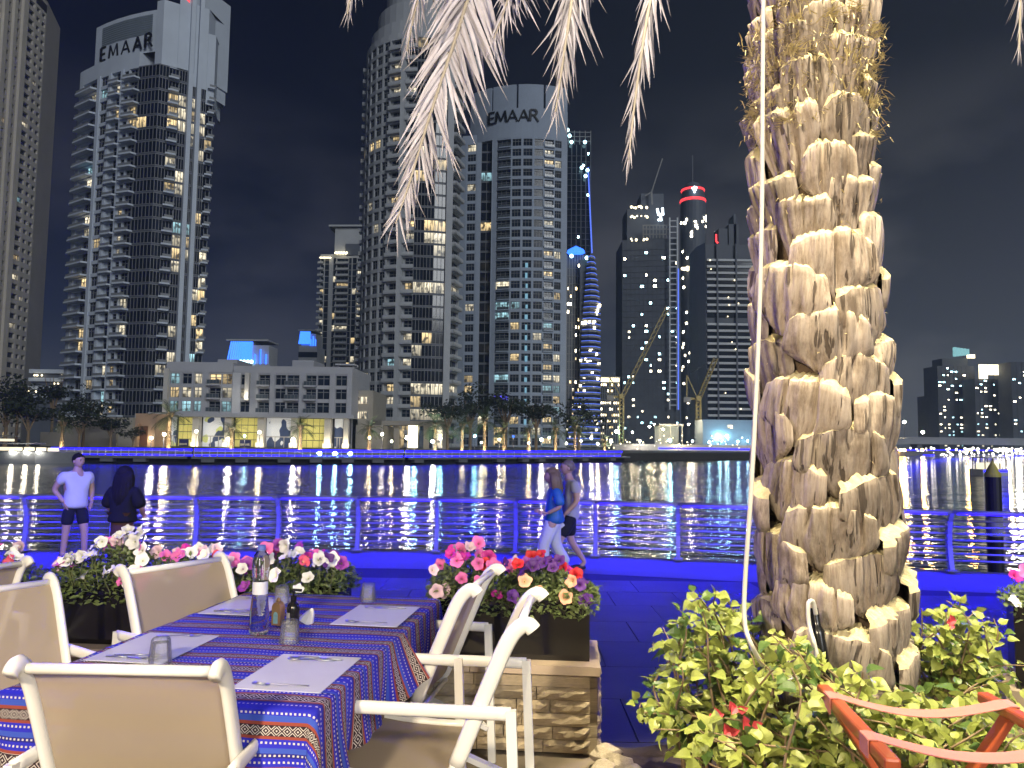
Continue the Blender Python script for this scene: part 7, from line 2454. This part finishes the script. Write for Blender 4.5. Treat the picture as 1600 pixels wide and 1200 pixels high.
def shrub(label, roots, tips, nper, seed, nobj, size=(.032, .080), bracts=()):
    r = random.Random(seed)
    base = Vector((sum(q[0] for q in roots)/len(roots), sum(q[1] for q in roots)/len(roots), .5))
    o = thing('leafy_shrub', label, 'shrub', base)
    st = MB(); leaves = []
    for tp in tips:
        rt = r.choice(roots)
        a = Vector((rt[0]+r.gauss(0, .06), rt[1]+r.gauss(0, .06), .48)); e = Vector(tp)
        mdl = lerp(a, e, .5)+Vector((r.gauss(0, .07), r.gauss(0, .07), .10+.1*r.random()))
        path = smooth_path([a, lerp(a, mdl, .5)+Vector((r.gauss(0, .03), r.gauss(0, .03), .02)), mdl, lerp(mdl, e, .6)+Vector((r.gauss(0, .03), r.gauss(0, .03), .03)), e], 5)
        st.tube(path, [lerp(.0085, .002, i/(len(path)-1)) for i in range(len(path))], 5)
        for k in range(nper):
            t = lerp(.30, 1.0, (k+r.random())/nper)
            i = min(len(path)-2, int(t*(len(path)-1)))
            d = (path[i+1]-path[i]).normalized()
            az = k*2.4+r.random()
            n1 = d.cross(Vector((0, 0, 1))); n1 = n1.normalized() if n1.length > .05 else Vector((1, 0, 0))
            n2 = d.cross(n1)
            dr = (n1*math.cos(az)+n2*math.sin(az))*.9+d*.5+Vector((0, -.25, r.uniform(-.25, .2)))
            p = path[i]+dr.normalized()*r.uniform(.01, .045)
            up = Vector((r.gauss(0, .45), r.gauss(-.35, .4), 1))
            L = r.uniform(*size)*(1.0 if t < .85 else .72)
            leaves.append((p, dr.normalized(), up, L, r.randrange(6), 'bush_leaf' if r.random() < .78 else 'bush_leaf_dark'))
    st.build('stems', 'stem_brown', o, True, off=base)['kind'] = 'stuff'
    def mtx(p, d, up, L):
        X = d.cross(up).normalized(); Z = X.cross(d)
        return Matrix.Translation(p-base) @ Matrix((X, d, Z)).transposed().to_4x4() @ Matrix.Scale(L, 4)
    leaves.sort(key=lambda q: q[0].y-.25*q[0].z)
    for q in leaves[:nobj]:
        l = put('leaf', HLM[q[4], q[5]], o); l.matrix_local = mtx(*q[:4])
    fm = MB()
    for q in leaves[nobj:]:
        M = mtx(*q[:4]); s = HL[q[4]]; i = len(fm.v)
        fm.v += [tuple(M @ Vector(v)) for v in s.v]; fm.f += [tuple(i+k for k in f) for f in s.f]; fm.mi += [0 if q[5] == 'bush_leaf' else 1]*len(s.f)
    x = fm.build('foliage', ['bush_leaf', 'bush_leaf_dark'], o, True); x['kind'] = 'stuff'
    for (px, py, Y) in bracts:
        for k in range(3):
            f = MB(); a = k*2.1
            d = Vector((math.cos(a)*.6, -.4, math.sin(a)*.6+.3)); leaf_quads(f, Vector((0, 0, 0)), d, Vector((0, -1, .3)), .042, .016, 0, .3)
            f.build('bract', 'bract', o).location = at(px+r.uniform(-7, 7), py+r.uniform(-6, 6), Y)-base
    return o
r = random.Random(50)
def cloud(n, x0, x1, y0, y1, Y0, Y1, topf=None):
    out = []
    while len(out) < n:
        px, py = r.uniform(x0, x1), r.uniform(y0, y1)
        if topf and py < topf(px): continue
        out.append(at(px, py, r.uniform(Y0, Y1)))
    return out
t1 = lambda px: 1070-(px-960)*1.25 if px < 1050 else 925+6*math.sin(px*.05)
shrub('bushy light green shrub left of the palm trunk with a few red bracts', [(.95, 3.45), (.80, 3.35), (1.05, 3.3)], cloud(44, 962, 1195, 905, 1120, 3.05, 3.75, t1), 20, 61, 150,
      bracts=((1118, 1118, 2.9), (1148, 1108, 2.9), (1170, 1130, 2.9), (1143, 1145, 2.9)))
shrub('open shrub right of the trunk with long shoots toward the corner planter', [(1.95, 3.7), (2.1, 3.6)], cloud(24, 1405, 1560, 935, 1080, 3.4, 3.9, lambda px: 930+abs(px-1500)*.25)+[at(1495, 962, 3.5), at(1535, 968, 3.5), at(1440, 950, 3.6), at(1600, 1040, 3.3), at(1590, 1065, 3.2)], 20, 62, 90, bracts=((1483, 978, 3.4),))
shrub('low yellow-green shrub spreading before the trunk foot and behind the tray stand', [(1.3, 2.95), (1.6, 2.9), (1.0, 2.85), (1.95, 2.95)], cloud(52, 1020, 1610, 1035, 1190, 2.6, 3.15, lambda px: 1040 if px > 1200 else 1090)+cloud(8, 1180, 1290, 985, 1060, 2.85, 3.05), 20, 63, 150)

# ---------------------------------------------------------------- red wooden tray stand
mat('stand_wood', (.27, .055, .02), .35, var=.25, vscale=7, stretch=(3, 1, 3), coat=.3)
mat('strap_pink', (.42, .15, .12), .75, var=.05, vscale=20)
def tray_stand():
    def pl(px, py, z):
        d = ray(px, py); return Vector((0, 0, CAMZ))+d*((z-CAMZ)/d.z)
    zt = 1.22
    A0, A1 = pl(1287, 1078, zt), pl(1392, 1192, zt)
    B0 = pl(1538, 1090, zt); B1 = B0+(A1-A0)*1.0+Vector((.04, 0, 0))
    o = thing('tray_stand', 'folding red-brown wooden tray stand with two pink straps', 'tray stand', ((A0.x+B0.x)/2, (A0.y+B1.y)/2, TZ))
    L = o.location
    for a, b in ((A0, A1), (B0, B1)):
        w = MB(); d = (b-a).normalized(); w.bar(a-d*.01, b+d*.02, .042, .036); me = w.build('top_rail', 'stand_wood', o, off=L)
        bv = me.modifiers.new('b', 'BEVEL'); bv.width = .008; bv.segments = 2
    for (a, b, f) in ((A0, A1, B0), (B0, B1, A0)):
        for t in (.22, .80):
            p = lerp(a, b, t)-Vector((0, 0, .018)); q = lerp(a, b, t)
            other = lerp(B0, B1, t) if a is A0 else lerp(A0, A1, t)
            foot = Vector((lerp(q.x, other.x, .92), lerp(q.y, other.y, .92)+(.03 if a is A0 else 0), TZ))
            w = MB(); w.bar(p, foot, .024, .05, 0, up=(0, 1, 0)); me = w.build('leg', 'stand_wood', o, off=L)
            bv = me.modifiers.new('b', 'BEVEL'); bv.width = .005; bv.segments = 2
    for t in (.20, .78):
        a, b = lerp(A0, A1, t), lerp(B0, B1, t); w = MB()
        d = (A1-A0).normalized(); hw = .036
        pts = []
        for k in range(13):
            q = k/12
            p = lerp(a, b, q)+Vector((0, 0, .021-.045*math.sin(math.pi*q)))
            pts.append(p)
        x = (b-a).normalized()
        pts = [a-x*.024+Vector((0, 0, -.03)), a-x*.024+Vector((0, 0, .021)), *pts, b+x*.024+Vector((0, 0, .021)), b+x*.024+Vector((0, 0, -.03))]
        for p, q in zip(pts, pts[1:]): w.quad(p-d*hw, p+d*hw, q+d*hw, q-d*hw)
        me = w.build('strap', 'strap_pink', o, False, off=L)
        sd = me.modifiers.new('s', 'SOLIDIFY'); sd.thickness = .003; sd.offset = 0
tray_stand()

# ================================================================== lamps added out of view around the terrace
def lamps():
    # two floodlights on the arm of a mast added out of view, shining down on the palm foot
    o = thing('added_floodlight_mast', 'added unseen mast beside the terrace carrying two warm floodlights on its arm', 'mast', (4.2, 1.4, TZ))
    w = MB(); w.tube([(0, 0, 0), (0, 0, 8.3)], [.08, .05], 10); w.build('pole', 'metal_dark', o)
    w = MB(); w.bar((0, 0, 8.25), (-3.8, .5, 8.25), .05, .07); w.build('arm', 'metal_dark', o)
    for loc, aim, pw in (((.62, 1.9, 8.6), (.105, .20, -1), FLOOD_W), ((2.45, 1.85, 8.6), (-.07, .20, -1), FLOOD_W*.8)):
        d = Vector(aim).normalized()
        w = MB(); w.tube([Vector(loc)-d*.14, Vector(loc)-d*.03, Vector(loc)-d*.01], [.04, .09, .10], 14); w.build('floodlight', 'metal_dark', o, off=o.location)
        light('flood_lamp', 'SPOT', Vector(loc)+d*.02, pw, (1, .86, .56), spot_size=R(27), spot_blend=.7, shadow_soft_size=.08, aim=d)
    # globe lamps added behind the viewer, assumed from the warm light on the terrace
    for i, (loc, pw, lab) in enumerate((((-1.5, -1.0, 3.3), LAMP_W, 'terrace globe lamp hanging behind the viewer'), ((1.7, -1.4, 3.5), LAMP_W*.40, 'added second globe lamp of the terrace hanging behind the viewer'))):
        o = thing('added_terrace_lamp', lab, 'lamp', loc)
        w = MB(); w.tube([(0, 0, .22), (0, 0, 1.2)], .01, 6); w.lathe([(.03, .2), (.10, .17), (.1, .15)], 14); w.build('fitting', 'metal_dark', o)
        light('added_terrace_light', 'POINT', loc, pw, (1, .82, .56), shadow_soft_size=.16)
FLOOD_W, LAMP_W = 5000, 980
lamps()

# ================================================================== night haze over the harbour
def haze():
    m = bpy.data.materials.new('haze'); m.use_nodes = True
    t = m.node_tree; t.nodes.clear(); nt = NT(t)
    out = nt.n('ShaderNodeOutputMaterial'); v = nt.n('ShaderNodeVolumePrincipled')
    v.inputs['Color'].default_value = (.52, .70, 1, 1); v.inputs['Density'].default_value = HAZE_D; v.inputs['Anisotropy'].default_value = .2
    t.links.new(v.outputs[0], out.inputs['Volume'])
    MATS['haze'] = m
    mb = MB(); mb.box((500, 1480, 92), (4100, 3100, 196))
    tag(mb.build('haze', 'haze'), kind='stuff')
HAZE_D = .00036
haze()
